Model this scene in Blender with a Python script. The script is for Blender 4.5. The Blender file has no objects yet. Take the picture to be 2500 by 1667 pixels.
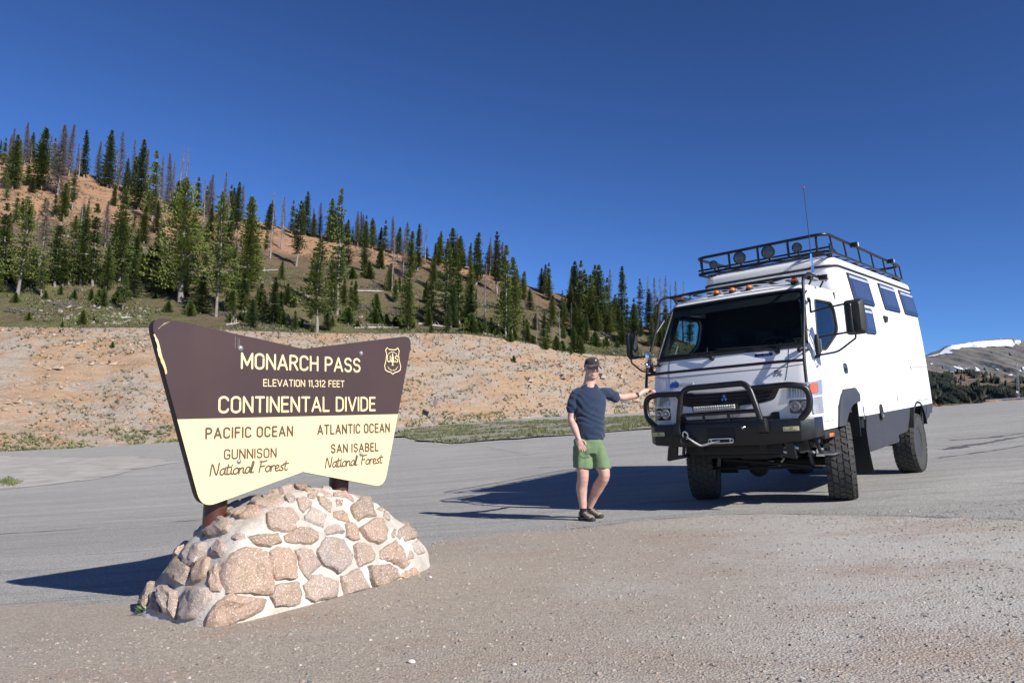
import bpy, bmesh, math, random
import numpy as np
from mathutils import Vector, Matrix, Quaternion, noise as mnoise
from mathutils.geometry import delaunay_2d_cdt

S = bpy.context.scene
COL = S.collection
R = math.radians
RNG = random.Random(7)

# ------------------------------------------------------------- camera, sky, sun
FPX, PIT, ROL, CAMH = 1837.9, R(6.468), R(-1.37), 1.101
_r = Vector((1, 0, 0)); _u = Vector((0, -math.sin(PIT), math.cos(PIT))); CF = Vector((0, math.cos(PIT), math.sin(PIT)))
CR = _r * math.cos(ROL) - _u * math.sin(ROL)
CU = _r * math.sin(ROL) + _u * math.cos(ROL)
cam = bpy.data.cameras.new('camera'); camo = bpy.data.objects.new('camera', cam); COL.objects.link(camo)
m = Matrix((CR, CU, -CF)).transposed().to_4x4(); m.translation = Vector((0, 0, CAMH)); camo.matrix_world = m
cam.sensor_width = 36; cam.lens = FPX / 2500 * 36; cam.clip_start = .05; cam.clip_end = 20000
S.camera = camo

SUNV = Vector((-.584, .586, -.562)).normalized()
sun = bpy.data.lights.new('sun', 'SUN'); sun.energy = 5.0; sun.angle = R(.53); sun.color = (1, .955, .89)
so = bpy.data.objects.new('sun', sun); COL.objects.link(so); so.rotation_euler = SUNV.to_track_quat('-Z', 'Y').to_euler()
so.location = (20, -20, 30)
W = bpy.data.worlds.new("World"); S.world = W; W.use_nodes = True
nt = W.node_tree
sky = nt.nodes.new('ShaderNodeTexSky'); sky.sky_type = 'NISHITA'; sky.sun_disc = False
sky.sun_elevation = math.asin(-SUNV.z); sky.sun_rotation = math.atan2(-SUNV.x, -SUNV.y)
sky.altitude = 2500; sky.air_density = 1; sky.dust_density = .5; sky.ozone_density = 9
bg = nt.nodes['Background']; bg.inputs[1].default_value = .0525
hs = nt.nodes.new('ShaderNodeHueSaturation'); hs.inputs['Saturation'].default_value = .96
gm = nt.nodes.new('ShaderNodeGamma'); gm.inputs[1].default_value = 1.35       # contrasty, deep high-altitude sky
nt.links.new(sky.outputs[0], hs.inputs['Color']); nt.links.new(hs.outputs[0], gm.inputs[0]); nt.links.new(gm.outputs[0], bg.inputs[0])
S.view_settings.view_transform = 'Standard'; S.view_settings.look = 'None'
S.view_settings.exposure = .5; S.view_settings.gamma = 1
S.cycles.max_bounces = 6; S.cycles.transparent_max_bounces = 12

# ------------------------------------------------------------- helpers
def ray(px, py):
    """unit-depth direction of a photo pixel (2500 x 1667)"""
    return CF + CR * ((px - 1250) / FPX) + CU * ((833.5 - py) / FPX)
def at_y(px, py, Y):
    d = ray(px, py); return Vector((0, 0, CAMH)) + d * (Y / d.y)

def tag(o, label=None, cat=None, group=None, kind=None):
    if label: o['label'] = label
    if cat: o['category'] = cat
    if group: o['group'] = group
    if kind: o['kind'] = kind
    return o
def empty(name, loc=(0, 0, 0), mat=None):
    o = bpy.data.objects.new(name, None); COL.objects.link(o); o.empty_display_size = .2
    if mat is not None: o.matrix_world = mat
    else: o.location = loc
    return o

def node_mat(name):
    M = bpy.data.materials.new(name); M.use_nodes = True
    t = M.node_tree; b = t.nodes['Principled BSDF']
    return M, t, b
def nz(t, scale, detail=4, rough=.55, vec=None, dist=0):
    n = t.nodes.new('ShaderNodeTexNoise'); n.inputs['Scale'].default_value = scale; n.inputs['Detail'].default_value = detail
    n.inputs['Roughness'].default_value = rough; n.inputs['Distortion'].default_value = dist
    if vec is None:
        vec = t.nodes.get('TC') or t.nodes.new('ShaderNodeTexCoord'); vec.name = 'TC'; vec = vec.outputs['Object']
    t.links.new(vec, n.inputs['Vector']); return n.outputs['Fac']
def ramp(t, fac, stops, interp='LINEAR'):
    r = t.nodes.new('ShaderNodeValToRGB'); cr = r.color_ramp; cr.interpolation = interp
    while len(cr.elements) < len(stops): cr.elements.new(.5)
    for e, (p, c) in zip(cr.elements, stops):
        e.position = p; e.color = (*c, 1) if isinstance(c, (tuple, list)) else (c, c, c, 1)
    t.links.new(fac, r.inputs[0]); return r.outputs[0]
def mix(t, fac, a, b, mode='MIX'):
    n = t.nodes.new('ShaderNodeMix'); n.data_type = 'RGBA'; n.blend_type = mode
    for i, v in ((0, fac), (6, a), (7, b)):
        s = n.inputs[i]
        if isinstance(v, bpy.types.NodeSocket): t.links.new(v, s)
        elif isinstance(v, (tuple, list)): s.default_value = (*v, 1)
        else: s.default_value = v if i == 0 else (v, v, v, 1)
    return n.outputs[2]
def math_n(t, op, a, b=None, c=None, clamp=False):
    n = t.nodes.new('ShaderNodeMath'); n.operation = op; n.use_clamp = clamp
    for i, v in enumerate((a, b, c)):
        if v is None: continue
        if isinstance(v, bpy.types.NodeSocket): t.links.new(v, n.inputs[i])
        else: n.inputs[i].default_value = v
    return n.outputs[0]
def bump(t, b, h, strength=.5, dist=.01):
    n = t.nodes.new('ShaderNodeBump'); n.inputs['Strength'].default_value = strength; n.inputs['Distance'].default_value = dist
    t.links.new(h, n.inputs['Height']); t.links.new(n.outputs[0], b.inputs['Normal'])
def mapping(t, scale=(1, 1, 1), rot=(0, 0, 0), loc=(0, 0, 0)):
    tc = t.nodes.get('TC') or t.nodes.new('ShaderNodeTexCoord'); tc.name = 'TC'
    mp = t.nodes.new('ShaderNodeMapping'); t.links.new(tc.outputs['Object'], mp.inputs[0])
    mp.inputs['Scale'].default_value = scale; mp.inputs['Rotation'].default_value = rot; mp.inputs['Location'].default_value = loc
    return mp.outputs[0]
_MC = {}
def KA(t, c, k=.80): return mix(t, 1.0, c, (k, k, k), 'MULTIPLY')
def pm(name, c, rough=.5, metal=0., var=.12, vs=6, bmp=0., bs=60, bd=.002, coat=0., spec=.5, emit=0):
    if name in _MC: return _MC[name]
    M, t, b = node_mat(name)
    n = nz(t, vs, 5, .6)
    col = ramp(t, n, [(.3, tuple(x * (1 - var) for x in c)), (.7, tuple(min(1, x * (1 + var)) for x in c))])
    t.links.new(col, b.inputs['Base Color'])
    b.inputs['Metallic'].default_value = metal; b.inputs['Specular IOR Level'].default_value = spec
    rr = t.nodes.new('ShaderNodeMapRange'); t.links.new(n, rr.inputs[0])
    rr.inputs[1].default_value = .3; rr.inputs[2].default_value = .7
    rr.inputs[3].default_value = max(.02, rough * .85); rr.inputs[4].default_value = min(1, rough * 1.15)
    t.links.new(rr.outputs[0], b.inputs['Roughness'])
    if coat: b.inputs['Coat Weight'].default_value = coat; b.inputs['Coat Roughness'].default_value = .06
    if bmp: bump(t, b, nz(t, bs, 3), bmp, bd)
    _MC[name] = M; return M
def glass_mat(name, tint, refl_rough=.01, base_refl=1.0, ior=1.5):
    M, t, b = node_mat(name)
    t.nodes.remove(b)
    tr = t.nodes.new('ShaderNodeBsdfTransparent'); tr.inputs[0].default_value = (*tint, 1)
    gl = t.nodes.new('ShaderNodeBsdfGlossy'); gl.inputs['Roughness'].default_value = refl_rough
    gl.inputs[0].default_value = (base_refl, base_refl, base_refl, 1)
    fr = t.nodes.new('ShaderNodeFresnel'); fr.inputs[0].default_value = ior
    mx = t.nodes.new('ShaderNodeMixShader')
    ge = t.nodes.new('ShaderNodeNewGeometry'); io = math_n(t, 'MULTIPLY_ADD', ge.outputs['Backfacing'], 1 / ior - ior, ior); t.links.new(io, fr.inputs[0])
    t.links.new(fr.outputs[0], mx.inputs[0]); t.links.new(tr.outputs[0], mx.inputs[1]); t.links.new(gl.outputs[0], mx.inputs[2])
    t.links.new(mx.outputs[0], t.nodes['Material Output'].inputs[0])
    _MC[name] = M; return M

def fillet(path, r, n=5, closed=False):
    """round the corners of a polyline"""
    P = [Vector(p) for p in path]; out = []
    N = len(P)
    for i, p in enumerate(P):
        if not closed and i in (0, N - 1): out.append(p); continue
        a = P[i - 1]; b = P[(i + 1) % N]
        da, db = (a - p), (b - p); la, lb = da.length, db.length
        q = min(r, la * .48, lb * .48)
        p0 = p + da.normalized() * q; p1 = p + db.normalized() * q
        for k in range(n + 1):
            s = k / n; out.append((1 - s) ** 2 * p0 + 2 * s * (1 - s) * p + s * s * p1)
    return out

class MB:
    def __init__(self): self.v = []; self.f = []
    def add(self, vs, fs, M=None):
        o = len(self.v)
        self.v += [tuple(M @ Vector(v)) if M is not None else tuple(v) for v in vs]
        self.f += [tuple(i + o for i in f) for f in fs]; return self
    def box(self, c, s, rot=None, taper=1.0):
        x, y, z = (a / 2 for a in s); t = taper
        vs = [(-x, -y, -z), (x, -y, -z), (x, y, -z), (-x, y, -z), (-x * t, -y * t, z), (x * t, -y * t, z), (x * t, y * t, z), (-x * t, y * t, z)]
        M = Matrix.Translation(c)
        if rot is not None: M = M @ (rot.to_4x4() if hasattr(rot, 'to_4x4') else rot)
        return self.add(vs, [(0, 3, 2, 1), (4, 5, 6, 7), (0, 1, 5, 4), (1, 2, 6, 5), (2, 3, 7, 6), (3, 0, 4, 7)], M)
    def tube(self, path, r, seg=10, closed=False, caps=True, sq=1.0):
        P = [Vector(p) for p in path]; N = len(P)
        rad = r if isinstance(r, (list, tuple)) else [r] * N
        tan = []
        for i in range(N):
            a = P[i - 1] if (i > 0 or closed) else P[0]; b = P[(i + 1) % N] if (i < N - 1 or closed) else P[-1]
            d = (b - a); tan.append(d.normalized() if d.length > 1e-9 else Vector((0, 0, 1)))
        up = Vector((0, 0, 1)) if abs(tan[0].z) < .9 else Vector((1, 0, 0))
        n = tan[0].cross(up).normalized(); vs = []
        for i in range(N):
            if i: 
                q = tan[i - 1].rotation_difference(tan[i]); n = (q @ n).normalized()
            bb = tan[i].cross(n)
            for k in range(seg):
                a = 2 * math.pi * k / seg
                vs.append(P[i] + n * (math.cos(a) * rad[i]) + bb * (math.sin(a) * rad[i] * sq))
        fs = []
        for i in range(N if closed else N - 1):
            j = (i + 1) % N
            for k in range(seg):
                l = (k + 1) % seg; fs.append((i * seg + k, i * seg + l, j * seg + l, j * seg + k))
        if caps and not closed:
            fs.append(tuple(range(seg - 1, -1, -1))); fs.append(tuple((N - 1) * seg + k for k in range(seg)))
        return self.add(vs, fs)
    def lathe(self, prof, seg=32, M=None, closed=False):
        """prof: (r, h) list turned about local +Z"""
        vs = []; n = len(prof)
        for k in range(seg):
            a = 2 * math.pi * k / seg
            vs += [(r * math.cos(a), r * math.sin(a), h) for r, h in prof]
        fs = []
        for k in range(seg):
            l = (k + 1) % seg
            for i in range(n if closed else n - 1):
                j = (i + 1) % n; fs.append((k * n + i, l * n + i, l * n + j, k * n + j))
        if not closed:
            if prof[0][0] > 1e-6: fs.append(tuple(k * n for k in range(seg))[::-1])
            if prof[-1][0] > 1e-6: fs.append(tuple(k * n + n - 1 for k in range(seg)))
        return self.add(vs, fs, M)
    def prism(self, poly, fn0, fn1):
        """poly 2D; fn0/fn1 map (a,b)-> 3D for the two caps"""
        n = len(poly); vs = [fn0(*p) for p in poly] + [fn1(*p) for p in poly]
        tri = cdt(poly)
        pts, fs = tri
        o = len(self.v)
        vs = [fn0(*p) for p in pts] + [fn1(*p) for p in pts]; k = len(pts)
        F = [tuple(f)[::-1] for f in fs] + [tuple(i + k for i in f) for f in fs]
        F += _rim(fs, k)
        return self.add(vs, F)
    def sphere(self, c, r, seg=12, rings=8, sc=(1, 1, 1), M=None):
        vs = []; fs = []
        for i in range(rings + 1):
            th = math.pi * i / rings
            for k in range(seg):
                a = 2 * math.pi * k / seg
                vs.append((r * sc[0] * math.sin(th) * math.cos(a), r * sc[1] * math.sin(th) * math.sin(a), r * sc[2] * math.cos(th)))
        for i in range(rings):
            for k in range(seg):
                l = (k + 1) % seg; fs.append((i * seg + k, (i + 1) * seg + k, (i + 1) * seg + l, i * seg + l))
        MM = Matrix.Translation(c) @ (M.to_4x4() if M is not None else Matrix())
        return self.add(vs, fs, MM)
    def mesh(self, name, mat, smooth=35, bev=0, bseg=2, recalc=True):
        me = bpy.data.meshes.new(name); me.from_pydata(self.v, [], self.f)
        bm = bmesh.new(); bm.from_mesh(me)
        if recalc or bev: 
            bmesh.ops.remove_doubles(bm, verts=bm.verts, dist=1e-5)
            bmesh.ops.recalc_face_normals(bm, faces=bm.faces)
        if bev:
            ed = [e for e in bm.edges if e.is_manifold and e.calc_face_angle(0) > R(28)]
            bmesh.ops.bevel(bm, geom=ed, offset=bev, segments=bseg, profile=.5, affect='EDGES', clamp_overlap=True)
        bm.to_mesh(me); bm.free()
        if smooth:
            me.shade_smooth(); me.set_sharp_from_angle(angle=R(smooth))
        if mat is not None: me.materials.append(mat)
        return me
    def build(self, name, mat, parent=None, smooth=35, bev=0, bseg=2, recalc=True, kind=None, label=None):
        o = bpy.data.objects.new(name, self.mesh(name, mat, smooth, bev, bseg, recalc)); COL.objects.link(o)
        if parent is not None: o.parent = parent
        if kind: o['kind'] = kind
        if label: o['label'] = label
        return o

def _rim(fs, k):
    from collections import Counter
    cnt = Counter(); 
    for f in fs:
        for i in range(len(f)):
            a, b = f[i], f[(i + 1) % len(f)]; cnt[(a, b)] += 1
    return [(a, b, b + k, a + k) for (a, b) in cnt if (b, a) not in cnt]
def _inside(p, poly):
    x, y = p; c = False; n = len(poly)
    for i in range(n):
        x1, y1 = poly[i]; x2, y2 = poly[i - 1]
        if (y1 > y) != (y2 > y) and x < (x2 - x1) * (y - y1) / (y2 - y1) + x1: c = not c
    return c
def _resample(poly, step):
    out = []
    n = len(poly)
    for i in range(n):
        a = poly[i]; b = poly[(i + 1) % n]; L = math.hypot(b[0] - a[0], b[1] - a[1]); k = max(1, int(L / step + .5))
        for j in range(k): out.append((a[0] + (b[0] - a[0]) * j / k, a[1] + (b[1] - a[1]) * j / k))
    return out
def cdt(poly, holes=(), step=None):
    P = []; E = []
    loops = [poly, *holes]
    if step: loops = [_resample(l, step) for l in loops]
    for l in loops:
        o = len(P); P += [Vector(p) for p in l]; E += [(o + i, o + (i + 1) % len(l)) for i in range(len(l))]
    if step:
        xs = [p[0] for p in poly]; ys = [p[1] for p in poly]
        x = min(xs) + step / 2
        while x < max(xs):
            y = min(ys) + step / 2
            while y < max(ys):
                if _inside((x, y), poly) and not any(_inside((x, y), h) for h in holes):
                    P.append(Vector((x + (hash((round(x * 997), round(y * 991))) % 100 - 50) * step * .002, y)))
                y += step
            x += step
    v, e, f, *_ = delaunay_2d_cdt(P, E, [], 0, 1e-6)
    loops0 = loops
    out = []
    for t in f:
        cx = sum(v[i][0] for i in t) / len(t); cy = sum(v[i][1] for i in t) / len(t)
        if _inside((cx, cy), loops0[0]) and not any(_inside((cx, cy), h) for h in loops0[1:]): out.append(tuple(t))
    # make orientation CCW
    o2 = []
    for t in out:
        a, b, c = (v[i] for i in t[:3])
        o2.append(t if (b[0] - a[0]) * (c[1] - a[1]) - (b[1] - a[1]) * (c[0] - a[0]) > 0 else t[::-1])
    return [tuple(p) for p in v], o2
def rrect(x0, y0, x1, y1, r, n=4):
    o = []
    for cx, cy, a0 in ((x1 - r, y1 - r, 0), (x0 + r, y1 - r, 90), (x0 + r, y0 + r, 180), (x1 - r, y0 + r, 270)):
        for k in range(n + 1):
            a = R(a0 + 90 * k / n); o.append((cx + r * math.cos(a), cy + r * math.sin(a)))
    return o
def rpoly(poly, r, n=4):
    return [tuple(p[:2]) for p in fillet([(x, y, 0) for x, y in poly], r, n, True)]
def panel(name, poly, holes, fn, th, mat, parent, step=.08, smooth=35, bev=0, label=None):
    """thick sheet: fn(a,b,d) -> point, d = depth below the outer face"""
    pts, fs = cdt(poly, holes, step); k = len(pts); mb = MB()
    vs = [fn(a, b, 0) for a, b in pts] + [fn(a, b, th) for a, b in pts]
    mb.add(vs, list(fs) + [tuple(i + k for i in f)[::-1] for f in fs] + [q[::-1] for q in _rim(fs, k)])
    return mb.build(name, mat, parent, smooth, bev, label=label)
def fnoise(x, y, z=0, s=1, oct=4):
    return mnoise.fractal(Vector((x * s, y * s, z * s)), 1.0, 2.0, oct)
# ------------------------------------------------------------- terrain
GA, GB = .094, -.002
def plane(X, Y):
    return GA * 22 * np.tanh(X / 22) + GB * np.minimum(Y, 14)
KX  = np.array([-900, 0, 222, 420, 623, 723, 863, 963, 1034, 1138, 1215, 1302, 1388, 1480, 1584, 1720, 1850, 2000, 2120, 2200, 2280, 2500, 3300.])
# distances
KYB = np.array([44, 50, 53, 56, 60, 63, 67, 70, 72, 74, 76, 79, 82, 85, 88, 90, 90, 86, 80, 74, 70, 68, 68.])
# pixel rows: lot middle distance (30 m), foot of the bank, top of the bank, ridge
PYM = np.array([1150,1150,1141,1132,1123,1118,1112,1108,1104,1100,1096,1090,1084,1078,1070,1062,1054,1045,1037,1030,1024,1006, 960.])
PYB = np.array([1112,1104,1093,1080,1068,1061,1052,1045,1040,1033,1027,1020,1015,1011,1007,1004,1002,1000, 998, 996, 993, 975, 940.])
PYT = np.array([ 790, 798, 800, 800, 808, 812, 814, 814, 813, 816, 825, 840, 860, 868, 872, 890, 925, 965, 996, 996, 993, 975, 940.])
PYR = np.array([ 355, 374, 436, 500, 543, 566, 588, 613, 627, 649, 672, 703, 723, 765, 800, 850, 905, 960, 994, 996, 993, 975, 940.])
HOR0 = 833.5 + FPX * math.tan(PIT)
def yz(pxx, pyy, Y):
    """world height at distance Y on the column pxx so that it shows at row pyy"""
    pxx = np.asarray(pxx, float); pyy = np.asarray(pyy, float)
    a = (pxx - 1250) / FPX; b = (833.5 - pyy) / FPX
    dy = CF.y + a * CR.y + b * CU.y; dz = CF.z + a * CR.z + b * CU.z
    return CAMH + dz / dy * Y
KU = (KX - 1250) / FPX * 1.0 / math.cos(PIT)
def keys(u):
    Yb = np.interp(u, KU, KYB)
    pxx = np.clip(1250 + u * FPX * math.cos(PIT), -900, 3300)
    bank = np.clip(np.interp(u, KU, PYB - PYT) / 250, 0, 1.3)
    Yt = Yb + 1.5 + 13 * bank
    Yr = Yt + 3 + 62 * np.clip(np.interp(u, KU, PYT - PYR) / 250, 0, 1.4) ** .8
    zm = yz(pxx, np.interp(u, KU, PYM), 30.0)
    zb = yz(pxx, np.interp(u, KU, PYB), Yb); zt = yz(pxx, np.interp(u, KU, PYT), Yt); zr = yz(pxx, np.interp(u, KU, PYR), Yr)
    return Yb, Yt, Yr, zm, zb, zt, zr
def sm(t): t = np.clip(t, 0, 1); return t * t * (3 - 2 * t)
def pn(x, y):   # cheap smooth pseudo-noise
    return (np.sin(x * 1.7 + 1.3 * np.sin(y * 1.1)) + np.sin(y * 2.3 + 1.7 * np.sin(x * .9 + 2)) + .5 * np.sin(3.1 * x + 2.7 * y)) / 2.5
def G(X, Y):
    X = np.asarray(X, float); Y = np.asarray(Y, float)
    Ys = np.maximum(Y, 1.0); u = X / Ys
    Yb, Yt, Yr, zm, zb, zt, zr = keys(u)
    zp = plane(X, Y)
    w1 = sm((Y - 12) / 18.0)
    z = np.where(Y < 30, zp * (1 - w1) + zm * w1, 0)
    s = np.clip((Y - 30) / np.maximum(Yb - 30, 1), 0, 1)
    z = np.where((Y >= 30) & (Y < Yb), zm + (zb - zm) * s, z)
    t = np.clip((Y - Yb) / (Yt - Yb), 0, 1)
    zbank = zb + (zt - zb) * (t * .80 + .20 * sm(t)) + pn(X * .25, Y * .3) * .45 * np.sin(np.pi * t) * np.clip((zt - zb) / 8, 0, 1)
    z = np.where((Y >= Yb) & (Y < Yt), zbank, z)
    q = np.clip((Y - Yt) / np.maximum(Yr - Yt, 1), 0, 1)
    zh = zt + (zr - zt) * (q ** 1.12) + pn(X * .11, Y * .13) * 1.0 * np.sin(np.pi * q) * np.clip((zr - zt) / 20, 0, 1)
    z = np.where((Y >= Yt) & (Y < Yr), zh, z)
    drop = Y - Yr
    hill = np.clip((zr - zb) / 12, 0, 1)
    z = np.where(Y >= Yr, zr - (.25 * drop * (1 - np.exp(-drop / 30)) * hill) - (1 - hill) * (.35 * drop * (1 - np.exp(-drop / 5))), z)
    return z
def Gs(x, y): return float(G(np.array([x]), np.array([y]))[0])
def hit(px, py, y0=3, y1=260):
    """where the ray through a photo pixel meets the terrain"""
    d = ray(px, py); d = d / d.y
    Y = np.geomspace(y0, y1, 900); X = d.x * Y; Z = CAMH + d.z * Y
    g = G(X, Y); k = np.argmax(g > Z)
    if g[k] <= Z[k]: return None
    if k == 0: return Vector((X[0], Y[0], g[0]))
    lo, hi = Y[k - 1], Y[k]
    for _ in range(25):
        m_ = (lo + hi) / 2
        if Gs(d.x * m_, m_) > CAMH + d.z * m_: hi = m_
        else: lo = m_
    return Vector((d.x * hi, hi, Gs(d.x * hi, hi)))

def grid_obj(name, V, nr, nc, mat, kind='structure'):
    """V: (nr*nc,3) array"""
    idx = np.arange(nr * nc).reshape(nr, nc)
    f = np.stack([idx[:-1, :-1], idx[:-1, 1:], idx[1:, 1:], idx[1:, :-1]], -1).reshape(-1, 4)
    me = bpy.data.meshes.new(name); me.from_pydata(V.tolist(), [], f.tolist()); me.shade_smooth()
    me.materials.append(mat); o = bpy.data.objects.new(name, me); COL.objects.link(o); o['kind'] = kind
    return o

# --- materials
def asphalt_mat():
    M, t, b = node_mat('weathered_asphalt')
    st = nz(t, 1, 4, .6, mapping(t, (.10, 1.3, 1), (0, 0, R(-8))))
    st2 = nz(t, 1, 5, .65, mapping(t, (.5, 6, 1), (0, 0, R(-12)), (3, 1, 0)))
    big = nz(t, .12, 4)
    c = ramp(t, st, [(.28, (.335, .325, .300)), (.5, (.385, .374, .346)), (.72, (.445, .432, .398))])
    c = mix(t, ramp(t, st2, [(.34, .6), (.47, 0)]), c, (.235, .23, .222))
    c = mix(t, math_n(t, 'MULTIPLY', ramp(t, big, [(.45, 0), (.7, 1)]), .5), c, (.41, .395, .365))
    sp = nz(t, 130, 2, .7); c = mix(t, 1.0, c, ramp(t, sp, [(.34, .20), (.5, .5), (.66, .85)]), 'OVERLAY')
    sp2 = nz(t, 45, 2, .6); c = mix(t, .7, c, ramp(t, sp2, [(.32, .32), (.5, .5), (.68, .68)]), 'OVERLAY')
    t.links.new(KA(t, c), b.inputs['Base Color']); b.inputs['Roughness'].default_value = .9
    b.inputs['Specular IOR Level'].default_value = .25
    bump(t, b, math_n(t, 'ADD', sp, sp2), .8, .008); return M
def dirt_mat():
    M, t, b = node_mat('gravelly_dirt')
    n1 = nz(t, .55, 5, .6); n2 = nz(t, 1.6, 5, .65, mapping(t, (.5, 1.2, 1), (0, 0, R(20))))
    # position driven colour: grey gravel towards the right, brown dirt towards the middle
    tc = t.nodes['TC']; sx = t.nodes.new('ShaderNodeSeparateXYZ'); t.links.new(tc.outputs['Object'], sx.inputs[0])
    gx = math_n(t, 'MULTIPLY_ADD', sx.outputs[0], .22, -.08)
    gy = math_n(t, 'MULTIPLY_ADD', sx.outputs[1], -.055, .33)
    f = math_n(t, 'ADD', math_n(t, 'ADD', gx, gy), math_n(t, 'MULTIPLY_ADD', n1, 1.8, -.9))
    f = math_n(t, 'ADD', f, 0, clamp=True)
    c = mix(t, f, (.445, .385, .318), (.59, .57, .53))
    c = mix(t, ramp(t, n2, [(.5, 0), (.68, .75)]), c, (.43, .33, .26))
    c = mix(t, ramp(t, n2, [(.28, .45), (.42, 0)]), c, (.34, .28, .23))
    s = nz(t, 90, 3, .75); c = mix(t, .8, c, ramp(t, s, [(.3, .25), (.5, .5), (.7, .75)]), 'OVERLAY')
    v = t.nodes.new('ShaderNodeTexVoronoi'); v.inputs['Scale'].default_value = 75; t.links.new(tc.outputs['Object'], v.inputs[0])
    vb = t.nodes.new('ShaderNodeSeparateColor'); t.links.new(v.outputs['Color'], vb.inputs[0])
    c = mix(t, .30, c, ramp(t, vb.outputs[0], [(0, .2), (1, .8)]), 'OVERLAY')
    t.links.new(KA(t, c), b.inputs['Base Color']); b.inputs['Roughness'].default_value = .95; b.inputs['Specular IOR Level'].default_value = .2
    h = math_n(t, 'ADD', s, math_n(t, 'MULTIPLY', v.outputs['Distance'], -1.0)); bump(t, b, h, .6, .009); return M
def bank_mat():
    M, t, b = node_mat('eroded_bank_soil')
    n1 = nz(t, .16, 6, .65, mapping(t, (1, 1, 2.6), (0, R(12), 0)), .8); n2 = nz(t, .9, 6, .7, mapping(t, (1, 1, 2.4), (0, R(15), 0)), .5); n3 = nz(t, 4, 4, .7)
    c = mix(t, ramp(t, n1, [(.42, 0), (.6, 1)]), (.41, .355, .295), (.44, .305, .20))
    c = mix(t, ramp(t, n2, [(.52, 0), (.64, 1)]), c, (.46, .27, .16))
    c = mix(t, ramp(t, n2, [(.30, 1), (.42, 0)]), c, (.39, .35, .305))
    c = mix(t, ramp(t, n3, [(.28, .75), (.40, 0)]), c, (.22, .17, .115))
    t.links.new(KA(t, c), b.inputs['Base Color']); b.inputs['Roughness'].default_value = 1; b.inputs['Specular IOR Level'].default_value = .1
    h = math_n(t, 'ADD', n2, math_n(t, 'MULTIPLY', n3, .4)); bump(t, b, h, .8, .5); return M
def hill_mat():
    M, t, b = node_mat('hillside_soil')
    at = t.nodes.new('ShaderNodeAttribute'); at.attribute_name = 'soil'
    n1 = nz(t, .12, 6, .65); n2 = nz(t, .7, 5, .7); n3 = nz(t, 3.5, 3, .7)
    f = math_n(t, 'ADD', at.outputs['Fac'], math_n(t, 'MULTIPLY_ADD', n1, 1.2, -.57), clamp=True)
    c = ramp(t, f, [(.06, (.16, .165, .07)), (.20, (.165, .135, .08)), (.42, (.195, .135, .095)), (.60, (.27, .17, .11)), (.76, (.46, .27, .165))])
    c = mix(t, ramp(t, n2, [(.33, .75), (.5, 0)]), c, (.085, .085, .035))
    c = mix(t, ramp(t, n3, [(.58, 0), (.74, .45)]), c, (.34, .27, .21))
    t.links.new(KA(t, c), b.inputs['Base Color']); b.inputs['Roughness'].default_value = 1; b.inputs['Specular IOR Level'].default_value = .1
    bump(t, b, math_n(t, 'ADD', n2, math_n(t, 'MULTIPLY', n3, .4)), 1, .7); return M
M_ASPH = asphalt_mat(); M_DIRT = dirt_mat(); M_BANK = bank_mat(); M_HILL = hill_mat()

us = np.unique(np.concatenate([np.linspace(-7, -1, 14), np.linspace(-1, 1, 321), np.linspace(1, 7, 14)]))
def block(name, rows, mat):
    """rows: list of Y arrays (per column)"""
    V = []
    for Yr_ in rows:
        X = us * Yr_; V.append(np.stack([X, Yr_, G(X, Yr_)], -1))
    V = np.array(V).reshape(-1, 3); return grid_obj(name, V, len(rows), len(us), mat), V
Yb, Yt, Yr = keys(us)[:3]
one = np.ones_like(us)
rows = [one * y for y in np.geomspace(1, 30, 60)] + [30 + (Yb - 30) * k / 24 for k in range(1, 25)]
lot, _ = block('parking_lot', rows, M_ASPH)
# the lot goes on behind and beside the camera
mb = MB(); xs = [-300, -120, -60, -40, -25, -15, -7, -4, 0, 4, 7, 15, 25, 40, 60, 120, 300]
V = [(x, y, float(plane(np.array(x), np.array(y)))) for y in (-300, -60, -15, 1.0) for x in xs]
F = [(j * 17 + i, j * 17 + i + 1, (j + 1) * 17 + i + 1, (j + 1) * 17 + i) for j in range(3) for i in range(16)]
mb.add(V, F).build('parking_lot', M_ASPH, kind='structure')
bank, _ = block('bank_slope', [Yb + (Yt - Yb) * k / 60 for k in range(61)], M_BANK)
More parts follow.
